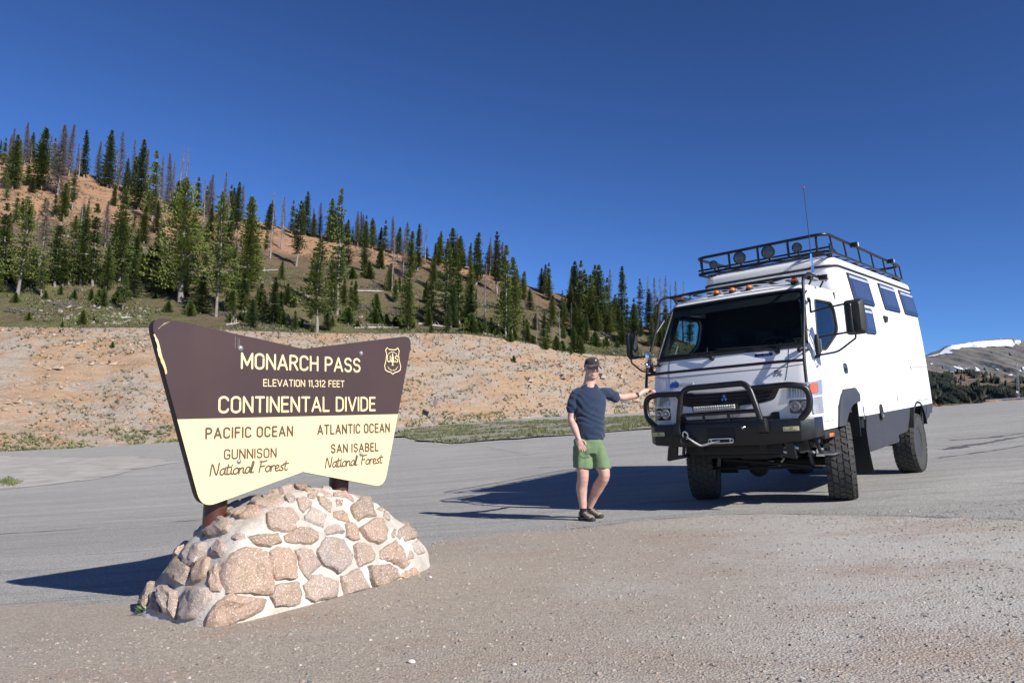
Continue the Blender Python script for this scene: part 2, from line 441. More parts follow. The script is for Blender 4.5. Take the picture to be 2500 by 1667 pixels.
# roughen the bank: gullies and ledges as relief
me = bank.data; n = len(me.vertices); co = np.empty(n * 3); me.vertices.foreach_get('co', co); co = co.reshape(-1, 3)
nc = len(us)
for i in range(n):
    r_, c_ = divmod(i, nc)
    if 0 < r_ < 60 and abs(us[c_]) < 1.0:
        x, y, z = co[i]; e = math.sin(math.pi * r_ / 60) ** .5
        a = fnoise(x * .35, y * .35, z * .9, 1, 5) * .55 + abs(fnoise(x * .12, z * .5, 3, 1, 3)) * .5
        co[i, 2] += a * e * .8
me.vertices.foreach_set('co', co.ravel()); me.update()
hill, Vh = block('hillside', [Yt + (Yr - Yt) * k / 90 for k in range(91)], M_HILL)
back, _ = block('hillside', [Yr + d for d in (0, 2, 5, 10, 20, 40, 80, 150, 300)], M_HILL)
for o, nrow in ((hill, 91), (back, 9)):
    me = o.data; at = me.attributes.new('soil', 'FLOAT', 'POINT'); n = len(me.vertices); arr = np.zeros(n)
    for i in range(n):
        r_, c_ = divmod(i, nc); q = r_ / 90 if o is hill else 1.0
        pxc = 1250 + us[c_] * FPX
        top = np.interp(pxc, [0, 500, 900, 1200, 1400, 1700, 2100, 2300], [.95, .9, .9, .82, .55, .5, .3, .6])
        edge = np.interp(pxc, [0, 300, 700, 1100], [.50, .60, .72, .80])
        arr[i] = .12 + (top - .12) * (1 / (1 + math.exp(-(q - edge) * 13))) + .25 * q * (1 - q)
    at.data.foreach_set('value', arr)
    if o is hill:
        co = np.empty(n * 3); me.vertices.foreach_get('co', co); co = co.reshape(-1, 3)
        for i in range(n):
            r_, c_ = divmod(i, nc)
            if 0 < r_ < 90 and abs(us[c_]) < 1: x, y, z = co[i]; co[i, 2] += fnoise(x * .18, y * .18, 0, 1, 4) * .6 * math.sin(math.pi * r_ / 90)
        me.vertices.foreach_set('co', co.ravel()); me.update()

def drape(name, poly, mat, off, step, jag=0, kind='structure', zf=None, label=None):
    """sheet laid over the ground; poly in world x,y"""
    P = _resample(poly, step)
    if jag: P = [(x + fnoise(x, y, 0, 3.1, 5) * jag, y + fnoise(x, y, 9, 3.1, 5) * jag) for x, y in P]
    pts, fs = cdt(P, (), None) if step is None else cdt_in(P, step * 3)
    X = np.array([p[0] for p in pts]); Y = np.array([p[1] for p in pts]); Z = G(X, Y) + off
    if zf is not None: Z = Z + zf(X, Y)
    me = bpy.data.meshes.new(name); me.from_pydata(np.stack([X, Y, Z], -1).tolist(), [], fs); me.shade_smooth(); me.materials.append(mat)
    o = bpy.data.objects.new(name, me); COL.objects.link(o); o['kind'] = kind
    return o
def cdt_in(P, step):
    pts = [Vector(p) for p in P]; E = [(i, (i + 1) % len(P)) for i in range(len(P))]
    xs = [p[0] for p in P]; ys = [p[1] for p in P]
    gx = np.arange(min(xs) + step / 2, max(xs), step); gy = np.arange(min(ys) + step / 2, max(ys), step)
    pa = np.array(P); 
    X, Y = np.meshgrid(gx, gy); X = X.ravel(); Y = Y.ravel(); c = np.zeros(len(X), bool)
    for i in range(len(pa)):
        x1, y1 = pa[i]; x2, y2 = pa[i - 1]
        if y1 == y2: continue
        m_ = ((y1 > Y) != (y2 > Y)) & (X < (x2 - x1) * (Y - y1) / (y2 - y1) + x1); c ^= m_
    pts += [Vector((x, y)) for x, y in zip(X[c], Y[c])]
    v, e, f, *_ = delaunay_2d_cdt(pts, E, [], 1, 1e-7)
    out = []
    for t in f:
        a, b, c2 = (v[i] for i in t[:3])
        out.append(tuple(t) if (b[0] - a[0]) * (c2[1] - a[1]) - (b[1] - a[1]) * (c2[0] - a[0]) > 0 else tuple(t)[::-1])
    return [tuple(p) for p in v], out
def gxy(px, py): h_ = hit(px, py, 1.5); return (h_.x, h_.y)

# the dirt and gravel apron in the foreground
ap = [(-25, 6.6)] + [gxy(*p) for p in [(0, 1488), (120, 1470), (200, 1480), (330, 1470), (560, 1400), (900, 1360), (1033, 1335), (1116, 1314), (1250, 1301), (1410, 1292), (1569, 1272), (1728, 1259), (1888, 1256), (2100, 1261), (2500, 1272)]] + [(9.5, 6.6), (14, 6), (14, -4), (-25, -4)]
drape('gravel_apron', ap, M_DIRT, .008, .045, .10)
# dirt patch on the left, beyond the lot
M_DIRT2 = pm('pale_dust', (.37, .345, .31), .95, var=.22, vs=1.2, bmp=.6, bs=20, bd=.02)
dp = [gxy(*p) for p in [(-260, 1112), (0, 1112), (110, 1116), (200, 1118), (330, 1113), (430, 1128), (330, 1146), (280, 1160), (180, 1176), (100, 1186), (0, 1192), (-260, 1200)]]
drape('dirt_patch', dp, M_DIRT2, .012, .5, .6)
# grassy island between lot and road
def island_mat():
    M, t, b = node_mat('dusty_verge')
    n = nz(t, .8, 6, .7); n2 = nz(t, 5, 4, .7)
    c = mix(t, ramp(t, n, [(.42, 0), (.58, 1)]), (.38, .35, .30), (.26, .25, .165))
    c = mix(t, ramp(t, n2, [(.3, .8), (.45, 0)]), c, (.17, .18, .08))
    t.links.new(KA(t, c), b.inputs['Base Color']); b.inputs['Roughness'].default_value = 1; bump(t, b, n2, .8, .1); return M
M_ISL = island_mat()
isl = [gxy(*p) for p in [(955, 1064), (975, 1053), (1060, 1043), (1198, 1034), (1376, 1026), (1567, 1018), (1760, 1013), (1960, 1008), (1960, 1032), (1760, 1040), (1576, 1049), (1480, 1056), (1391, 1063), (1227, 1074), (1108, 1084), (1049, 1080)]]
drape('grass_island', isl, M_ISL, .03, .8, .7, zf=lambda X, Y: .04 + .03 * pn(X * .5, Y * .5))
# cracks and seams in the asphalt
M_CRK = pm('asphalt_crack', (.085, .085, .088), .95, var=.3, vs=30)
def crack(pts, w, name='pavement_crack', mat=None, off=.0045, amp=.05):
    P = [Vector(gxy(*p)) for p in pts]; Q = []
    for a, b in zip(P[:-1], P[1:]):
        k = max(2, int((b - a).length / .06)); Q += [a + (b - a) * i / k for i in range(k)]
    Q.append(P[-1]); V = []; F = []
    for i, q in enumerate(Q):
        d = (Q[min(i + 1, len(Q) - 1)] - Q[max(i - 1, 0)]).normalized(); n = Vector((-d.y, d.x))
        q = q + n * fnoise(q.x, q.y, 4, 1.6, 5) * amp
        ww = w * max(.12, .55 + 1.1 * fnoise(q.x, q.y, 7, 2.2, 4))
        for s in (-1, 1):
            p = q + n * s * ww * (1 + .7 * fnoise(q.x * 9, q.y * 9, s * 5)); V.append((p.x, p.y, Gs(p.x, p.y) + off))
        if i: k = 2 * i; F.append((k - 2, k, k + 1, k - 1))
    return MB().add(V, F).build(name, mat or M_CRK, kind='structure', smooth=0)
for pts, w in [([(-60, 1306), (90, 1298), (205, 1290), (330, 1282), (470, 1270), (700, 1245)], .022),
               ([(860, 1226), (960, 1216), (1080, 1209), (1200, 1190), (1330, 1160), (1420, 1148)], .014),
               ([(1000, 1235), (1120, 1228), (1300, 1215), (1380, 1212)], .006),
               ([(0, 1248), (150, 1240), (330, 1222), (440, 1212)], .010),
               ([(1260, 1122), (1340, 1117), (1400, 1114)], .05), ([(1310, 1142), (1390, 1137), (1470, 1133)], .045),
               ([(1110, 1104), (1190, 1090), (1290, 1112)], .02),
               ([(2290, 1118), (2370, 1108), (2500, 1088), (2560, 1080)], .05), ([(2300, 1098), (2400, 1082), (2520, 1062)], .10),
               ([(2320, 1075), (2420, 1068), (2500, 1057)], .08), ([(2270, 1168), (2400, 1175), (2520, 1182)], .008),
               ([(2050, 1235), (2150, 1219), (2300, 1222), (2500, 1232)], .006), ([(2150, 1219), (2240, 1200), (2330, 1204)], .006),
               ([(600, 1112), (760, 1100), (930, 1090)], .03), ([(100, 1218), (240, 1205), (400, 1196)], .012)]:
    crack(pts, w)
crack([(1395, 1292), (1569, 1272), (1728, 1259), (1888, 1255), (2100, 1259), (2300, 1263), (2520, 1270)], .016, 'pavement_crack', pm('broken_asphalt_edge', (.20, .19, .18), .95, var=.35, vs=25), .0115, .05)

# loose stones on the apron and around
def pebbles(n, seed, area, smin, smax, mat, name, edge=None):
    r = random.Random(seed); V = []; F = []; k = 0
    base = [(1, 0, 0), (-1, 0, 0), (0, 1, 0), (0, -1, 0), (0, 0, 1), (.6, .6, .5), (-.6, .5, .55), (.1, -.7, .5)]
    fs = [(0, 5, 4), (5, 2, 4), (2, 6, 4), (6, 1, 4), (1, 7, 4), (3, 7, 1), (7, 0, 4), (3, 0, 7), (0, 2, 5), (2, 1, 6)]
    P = [area(r) for _ in range(n)]
    X = np.array([p[0] for p in P]); Y = np.array([p[1] for p in P]); Z = G(X, Y) + .008
    for x, y, z in zip(X, Y, Z):
        s = smin * (smax / smin) ** (r.random() ** 3.2); a = r.random() * 6.28; ca, sa = math.cos(a), math.sin(a)
        sx, sy, sz = s * r.uniform(.7, 1.3), s * r.uniform(.6, 1.1), s * r.uniform(.5, .9)
        for bx, by, bz in base:
            px, py = bx * sx * r.uniform(.8, 1.2), by * sy * r.uniform(.8, 1.2)
            V.append((x + px * ca - py * sa, y + px * sa + py * ca, z - .15 * sz + bz * sz))
        F += [tuple(i + k for i in f) for f in fs]; k += 8
    me = bpy.data.meshes.new(name); me.from_pydata(V, [], F); me.materials.append(mat)
    o = bpy.data.objects.new(name, me); COL.objects.link(o); o['kind'] = 'stuff'; return o
def stone_mix(name, scale=30):
    M, t, b = node_mat(name); v = nz(t, scale, 1, .5)
    c = ramp(t, v, [(.3, (.12, .12, .125)), (.42, (.30, .28, .26)), (.5, (.36, .32, .28)), (.58, (.42, .30, .22)), (.68, (.50, .48, .45))])
    t.links.new(KA(t, c), b.inputs['Base Color']); b.inputs['Roughness'].default_value = .9; return M
M_PEB = stone_mix('mixed_gravel', 23)
def area_near(r):
    while True:
        y = 2.4 + 6.0 * r.random() ** .9; x = r.uniform(-.74, .74) * y * 1.05
        if y < 5 or (x > -1.2 and y < 7.9 - .0 * x): return x, y
tag(pebbles(26000, 3, area_near, .0028, .016, M_PEB, 'loose_gravel'), None)
def area_seam(r):
    a, b = r.choice([((1.3, 8.25), (2.8, 8.1)), ((2.8, 8.1), (6.0, 6.5)), ((2.8, 8.1), (4.4, 7.6)), ((-.6, 7.9), (1.4, 8.25))]); s = r.random()
    return a[0] + (b[0] - a[0]) * s, a[1] + (b[1] - a[1]) * s + r.gauss(-.05, .13)
def area_seam2(r):
    p = r.uniform(1250, 2500); py = np.interp(p, [1250, 1569, 1888, 2100, 2500], [1303, 1275, 1258, 1262, 1273]) + r.gauss(1, 8)
    d = ray(p, py); k = CAMH / (GA * d.x - d.z)
    return d.x * k, d.y * k
pebbles(3200, 5, area_seam2, .004, .013, M_PEB, 'loose_gravel')
# ------------------------------------------------------------- distant hills
def ridge_mesh(name, pts, Y, depth, zlow, mat, rough, seed, rows=40, cols=260, prof=1.0):
    """hill whose skyline passes through photo points at distance Y, sloping down towards the camera"""
    xs = np.linspace(pts[0][0], pts[-1][0], cols); ys = np.interp(xs, [p[0] for p in pts], [p[1] for p in pts])
    V = []
    for r_ in range(rows + 12):
        s = r_ / rows
        for px, py in zip(xs, ys):
            top = at_y(px, py, Y)
            if s <= 1:
                yy = Y - depth * (1 - s); h = zlow + (top.z - zlow) * (s ** prof)
                h += fnoise(px * .01 * Y / 300, s * 6, seed, 1.3, 5) * rough * math.sin(math.pi * min(1, s)) 
                yy += fnoise(px * .006, s * 3, seed + 4, 1, 3) * depth * .05 * math.sin(math.pi * s)
            else:
                yy = Y + depth * (s - 1) * 1.5; h = top.z - (top.z - zlow) * (s - 1) * 2.2
            V.append((top.x / Y * yy if False else top.x, yy, h + (fnoise(px * .05, seed, 2, 1, 4) * rough * .12 if s == 1 else 0)))
    return grid_obj(name, np.array(V), rows + 12, cols, mat), V
def mtn_mat():
    M, t, b = node_mat('alpine_tundra')
    n = nz(t, .006, 8, .62); n2 = nz(t, .03, 6, .65)
    c = ramp(t, n, [(.3, (.165, .158, .15)), (.5, (.205, .192, .18)), (.62, (.18, .178, .155)), (.75, (.235, .215, .20))])
    c = mix(t, ramp(t, n2, [(.35, .5), (.5, 0)]), c, (.11, .10, .095))
    t.links.new(KA(t, c), b.inputs['Base Color']); b.inputs['Roughness'].default_value = 1; bump(t, b, n2, .7, 6); return M
M_MTN = mtn_mat()
mp_ = [(1850, 905), (1990, 898), (2130, 886), (2220, 876), (2261, 867), (2311, 845), (2361, 836), (2423, 828), (2468, 826), (2500, 832), (2580, 836), (2700, 858), (2900, 905), (3300, 950)]
ridge_mesh('mountain', mp_, 3300, 1500, -60, M_MTN, 26, 3, prof=.85)
def far_hill_mat():
    M, t, b = node_mat('red_scree_hill')
    n = nz(t, .012, 6, .65); n2 = nz(t, .09, 5, .7)
    c = ramp(t, n, [(.3, (.12, .11, .07)), (.5, (.26, .155, .11)), (.62, (.30, .175, .125)), (.75, (.21, .155, .10))])
    c = mix(t, ramp(t, n2, [(.42, .8), (.58, 0)]), c, (.10, .09, .06))
    t.links.new(KA(t, c), b.inputs['Base Color']); b.inputs['Roughness'].default_value = 1; bump(t, b, n2, 1, 3); return M
fh, VF = ridge_mesh('forested_hill', [(1850, 935), (2050, 925), (2180, 915), (2268, 912), (2300, 915), (2361, 910), (2414, 914), (2450, 921), (2500, 929), (2600, 938), (2800, 960), (3300, 990)], 620, 330, -22, far_hill_mat(), 9, 8, prof=1.0)
# snow fields, each lying on the slope
from mathutils.bvhtree import BVHTree
def bvh_of(o):
    me = o.data; return BVHTree.FromPolygons([v.co.copy() for v in me.vertices], [tuple(p.vertices) for p in me.polygons])
BM = bvh_of([o for o in S.objects if o.name == 'mountain'][0]); BF = bvh_of(fh)
M_SNOW = pm('old_snow', (.86, .87, .9), .6, var=.04, vs=.01)
O = Vector((0, 0, CAMH))
def on(bvh, px, py):
    d = ray(px, py).normalized(); h_ = bvh.ray_cast(O, d); return h_[0], h_[1]
c7 = lambda p: (2200 + p[0] * .1786, 780 + p[1] * .1786)
def snow(poly, lift=1.5, step=3, scale=True):
    P = _resample([c7(p) for p in poly] if scale else poly, step)
    P = [(x + fnoise(x, y, 3, .25, 4) * 1.3, y + fnoise(x, y, 8, .25, 4) * .9) for x, y in P]
    pts, fs = cdt_in(P, step * 1.2); V = []; idx = {}
    for i, (x, y) in enumerate(pts):
        p, n = on(BM, x, y)
        if p is not None: idx[i] = len(V); V.append(p + n * lift * (1 if n.dot(p) < 0 else -1))
    F = [tuple(idx[i] for i in f) for f in fs if all(i in idx for i in f)]
    if F: MB().add(V, F).build('snow_field', M_SNOW, kind='structure', smooth=60)
snow([(345, 510), (420, 490), (520, 470), (600, 400), (700, 355), (900, 325), (1100, 298), (1300, 285), (1500, 278), (1530, 300), (1560, 340), (1530, 378), (1450, 370), (1330, 372), (1180, 370), (1120, 392), (1050, 385), (960, 380), (830, 385), (790, 410), (700, 415), (650, 425), (710, 455), (690, 468), (600, 470), (530, 480), (470, 500)])
snow([(1550, 288), (1630, 285), (1640, 320), (1610, 352), (1560, 330)])
for pl in ([(580, 635), (630, 645), (700, 670), (770, 700), (775, 718), (720, 700), (650, 680)], [(700, 628), (760, 645), (830, 665), (885, 690), (870, 700), (800, 680), (730, 655)],
           [(780, 630), (820, 640), (830, 650), (790, 645)], [(860, 670), (940, 655), (950, 665), (900, 680)], [(1005, 645), (1040, 655), (1080, 700), (1050, 712), (960, 700), (960, 690), (1030, 685)],
           [(1120, 620), (1155, 630), (1160, 645), (1135, 642)], [(1245, 630), (1295, 635), (1300, 655), (1270, 660)], [(1290, 675), (1345, 670), (1340, 685), (1300, 688)], [(1460, 755), (1530, 750), (1530, 768), (1480, 765)],
           [(1655, 655), (1690, 650), (1700, 700), (1670, 690)], [(1155, 655), (1185, 662), (1180, 690), (1160, 672)], [(1340, 262), (1400, 262), (1390, 268), (1345, 269)], [(670, 715), (720, 713), (715, 727), (680, 726)], [(400, 605), (440, 600), (430, 612), (405, 615)]):
    snow(pl, 1.5, 1.2)
# trees of the far hill: one mass of small conifers
M_FARTREE = pm('far_conifers', (.036, .046, .030), .95, var=.3, vs=.05)
r = random.Random(11); V = []; F = []; k = 0
for i in range(90000):
    px = r.uniform(2230, 2540) if i % 4 else r.uniform(1900, 3000); s = r.random()
    xx = (px - 2200) / .1786; y = 905 + 100 * s
    yy = (y - 780) / .1786
    dens = .85 if yy > 900 + .25 * (xx - 1000) or yy < 745 else .38
    if 760 < xx < 1500 and 760 + .1 * (xx - 900) < yy < 960: dens = .22
    if 950 < xx < 1220 and yy > 1040: dens = .35
    if fnoise(px * .05, y * .08, 0, 1, 3) * 1.2 + dens < .55 + r.random() * .4: continue
    p, n = on(BF, px, y)
    if p is None: continue
    h = r.uniform(2.0, 4.4); w = h * r.uniform(.16, .24); a0 = r.random() * 6
    for j in range(5):
        a = a0 + j * 1.2566; V.append((p.x + w * math.cos(a) * r.uniform(.7, 1.2), p.y + w * math.sin(a), p.z - .5))
    V.append((p.x, p.y, p.z + h)); F += [(k + j, k + (j + 1) % 5, k + 5) for j in range(5)]; k += 6
    if k > 200000: break
MB().add(V, F).build('far_forest', M_FARTREE, kind='stuff', smooth=0, recalc=False)
# ------------------------------------------------------------- conifers
def leaf_mat(name, c1, c2):
    M, t, b = node_mat(name)
    tc = t.nodes.new('ShaderNodeObjectInfo'); n = nz(t, 1.6, 3, .7)
    f = math_n(t, 'ADD', math_n(t, 'MULTIPLY', tc.outputs['Random'], .5), math_n(t, 'MULTIPLY', n, .55))
    c = ramp(t, f, [(.2, c1), (.8, c2)])
    t.links.new(c, b.inputs['Base Color']); b.inputs['Roughness'].default_value = .7; b.inputs['Specular IOR Level'].default_value = .3
    b.inputs['Subsurface Weight'].default_value = 0
    tl = t.nodes.new('ShaderNodeBsdfTranslucent'); t.links.new(c, tl.inputs[0]); ad = t.nodes.new('ShaderNodeMixShader'); ad.inputs[0].default_value = .25
    t.links.new(b.outputs[0], ad.inputs[1]); t.links.new(tl.outputs[0], ad.inputs[2]); t.links.new(ad.outputs[0], t.nodes['Material Output'].inputs[0])
    return M
M_LEAF = leaf_mat('spruce_needles', (.060, .088, .018), (.165, .195, .045))
M_LEAF2 = leaf_mat('blue_green_needles', (.042, .066, .020), (.120, .150, .045))
M_BUSH = leaf_mat('young_conifer_needles', (.05, .08, .018), (.12, .16, .04))
M_BARK = pm('grey_bark', (.21, .185, .16), .95, var=.3, vs=3)
M_BARK2 = pm('dead_wood', (.22, .19, .175), .9, var=.25, vs=4)
M_TWIG = pm('dead_twigs', (.15, .125, .118), .95, var=.3, vs=3)
M_LOG = pm('bleached_log', (.46, .42, .38), .9, var=.25, vs=3, bmp=.4, bs=20, bd=.02)
def trunk_mesh(H, r0, seed, seg=8):
    r = random.Random(seed); mb = MB(); P = []; x = y = 0
    for i in range(9):
        P.append((x, y, H * i / 8)); x += r.uniform(-.006, .006) * H; y += r.uniform(-.006, .006) * H
    mb.tube(P, [max(.02, r0 * (1.15 if i == 0 else 1) * (1 - (i / 8)) ** .8) for i in range(9)], seg); return mb, P
def axis_at(P, H, z):
    s = z / H * 8; i = min(7, int(s)); f = s - i; a, b = P[i], P[i + 1]
    return a[0] + (b[0] - a[0]) * f, a[1] + (b[1] - a[1]) * f
def crown_mesh(H, Wd, clear, seed, P, dens=1.0, droop=.35, deadtop=0.0, ragged=.35):
    """Wd: widest radius; clear: bare part of the trunk"""
    r = random.Random(seed); V = []; F = []
    def tri(a, b, c):
        k = len(V); V.extend((a, b, c)); F.append((k, k + 1, k + 2))
    z = clear * H; sector = [r.uniform(.7, 1.15) for _ in range(7)]
    while z < H * (1 - deadtop):
        s = (z / H - clear) / (1 - clear); R_ = Wd * (min(1, s * 5 + .45)) * (1 - s) ** .78 + .12
        R_ *= r.uniform(1 - ragged, 1.1)
        nb = max(4, int((5 + 3 * (1 - s)) * dens)); cx, cy = axis_at(P, H, z); a0 = r.random() * 6.28
        if r.random() < .08 * ragged * 3: z += .04 * H * .5; continue
        for j in range(nb):
            a = a0 + 6.283 * j / nb + r.uniform(-.35, .35); L = R_ * r.uniform(.75, 1.22) * sector[int(a / 6.283 * 7) % 7]
            d = Vector((math.cos(a), math.sin(a), 0)); sd = Vector((-d.y, d.x, 0)); dr = droop * (1 - .9 * s)
            nseg = max(2, int(L / .26) + 1); base = Vector((cx, cy, z + r.uniform(-.1, .1)))
            for q in range(nseg):
                f0 = (q + .3) / nseg; f1 = (q + 1.3) / nseg
                p0 = base + d * L * f0 + Vector((0, 0, -dr * L * f0 + .35 * L * f0 * f0 * .6)); p1 = base + d * L * f1 + Vector((0, 0, -dr * L * f1 + .35 * L * f1 * f1 * .6))
                w = (.42 + .12 * L) * (1.1 - .75 * f0) * r.uniform(.7, 1.2) * .48
                for sg in (-1, 1):
                    tip = p0 + (p1 - p0) * .9 + sd * sg * w + Vector((0, 0, r.uniform(-.22, .02) * w * 2))
                    tri(p0, p0 + (p1 - p0) * .55, tip)
                tri(p0 + sd * .08, p1, p0 - sd * .08 + Vector((0, 0, -.16)))
                if r.random() < .6:
                    tri(p0, p1, (p0 + p1) / 2 + Vector((r.uniform(-.08, .08), r.uniform(-.08, .08), -.28 * r.uniform(.6, 1.3))))
                if r.random() < .35: tri(p0, p1, (p0 + p1) / 2 + Vector((r.uniform(-.1, .1), r.uniform(-.1, .1), .16)))
        z += (.16 + .19 * (1 - s)) * (H / 14) ** .5 / dens ** .5
    return V, F
def snag_mesh(H, seed, P, W_, dens, z0=.25):
    r = random.Random(seed); V = []; F = []
    for _ in range(int(dens)):
        s = r.random() ** .8; z = H * (z0 + (1 - z0) * s); cx, cy = axis_at(P, H, min(z, H * .999)); a = r.random() * 6.28
        L = W_ * (1 - s) ** .7 * r.uniform(.35, 1.1) + .12; d = Vector((math.cos(a), math.sin(a), r.uniform(-.45, .25)))
        p = Vector((cx, cy, z)); w = .022 + .006 * L; k = len(V); up = Vector((0, 0, w)); sd = Vector((-d.y, d.x, 0)) * w
        e = p + d * L; V += [p + up, p - up, e, p + sd, p - sd]; F += [(k, k + 1, k + 2), (k + 3, k + 4, k + 2)]
        for q in range(3):
            f = r.uniform(.3, .9); c = p + d * L * f; k = len(V); t2 = c + Vector((r.uniform(-1, 1), r.uniform(-1, 1), r.uniform(-.8, .3))) * .35 * L
            V += [c, c + Vector((0, 0, .03)), t2]; F.append((k, k + 1, k + 2))
    return V, F
def mesh_of(name, V, F, mat):
    me = bpy.data.meshes.new(name); me.from_pydata([tuple(v) for v in V], [], F); me.materials.append(mat); return me
TT = {}
def variant(key, H, Wd, clear, seed, leaf, r0=.125, **kw):
    mb, P = trunk_mesh(H, r0, seed); tr = mb.mesh('trunk', M_BARK, 60)
    V, F = crown_mesh(H, Wd, clear, seed, P, **kw); TT[key] = (H, tr, mesh_of('crown', V, F, leaf))
variant('a', 14, 1.55, .05, 1, M_LEAF2, dens=1.25)
variant('b', 14, 1.35, .10, 2, M_LEAF, dens=1.1, ragged=.5)
variant('c', 14, 1.9, .03, 3, M_LEAF, dens=1.25, droop=.25)
variant('d', 14, 1.15, .22, 4, M_LEAF2, dens=1.0, ragged=.6)
variant('e', 14, 1.7, .20, 5, M_LEAF, dens=.9, ragged=.55, droop=.2)
variant('wide', 14, 3.3, .12, 6, M_LEAF, dens=1.1, ragged=.3, droop=.12, r0=.24)
variant('slim', 14, .85, .08, 8, M_LEAF2, dens=1.2, ragged=.4)
variant('s', 3, .95, .02, 9, M_BUSH, r0=.05, dens=1.3)
variant('t', 3, 1.35, .0, 10, M_BUSH, r0=.05, dens=1.5, ragged=.2)
for key, W_, dens, z0, sd, mt in (('D1', 1.35, 1150, .06, 21, M_TWIG), ('D2', .9, 260, .2, 22, M_BARK2), ('D3', 1.15, 700, .12, 23, M_TWIG), ('D4', 1.4, 90, .25, 24, M_BARK2)):
    mb, P = trunk_mesh(14, .15, sd); V, F = snag_mesh(14, sd, P, W_, dens, z0); TT[key] = (14, mb.mesh('trunk', M_BARK2, 60), mesh_of('branches', V, F, mt))
TREES = []
def tree(key, px, pyb, pyt, w=1.0, name=None, rot=None):
    p = hit(px, pyb)
    if p is None: return
    H = at_y(px, pyt, p.y).z - p.z; h0, tr, cr = TT[key]; s = H / h0
    if H < .2: return
    dead = key[0] == 'D'; small = key in 'st'
    nm = name or ('dead_tree' if dead else 'young_conifer' if small else 'spruce_tree')
    e = empty(nm, (p.x, p.y, p.z - .12 * min(1, s))); k = (s ** .75 * 1.38 if not small else s * 1.1) * w
    e.scale = (k, k, s * 1.0); e.rotation_euler = (0, 0, rot if rot is not None else RNG.random() * 6.28)
    for me, n in ((tr, 'trunk'), (cr, 'branches' if dead else 'crown')):
        o = bpy.data.objects.new(n, me); COL.objects.link(o); o.parent = e
    TREES.append((e, key, px, pyb, pyt, H)); return e
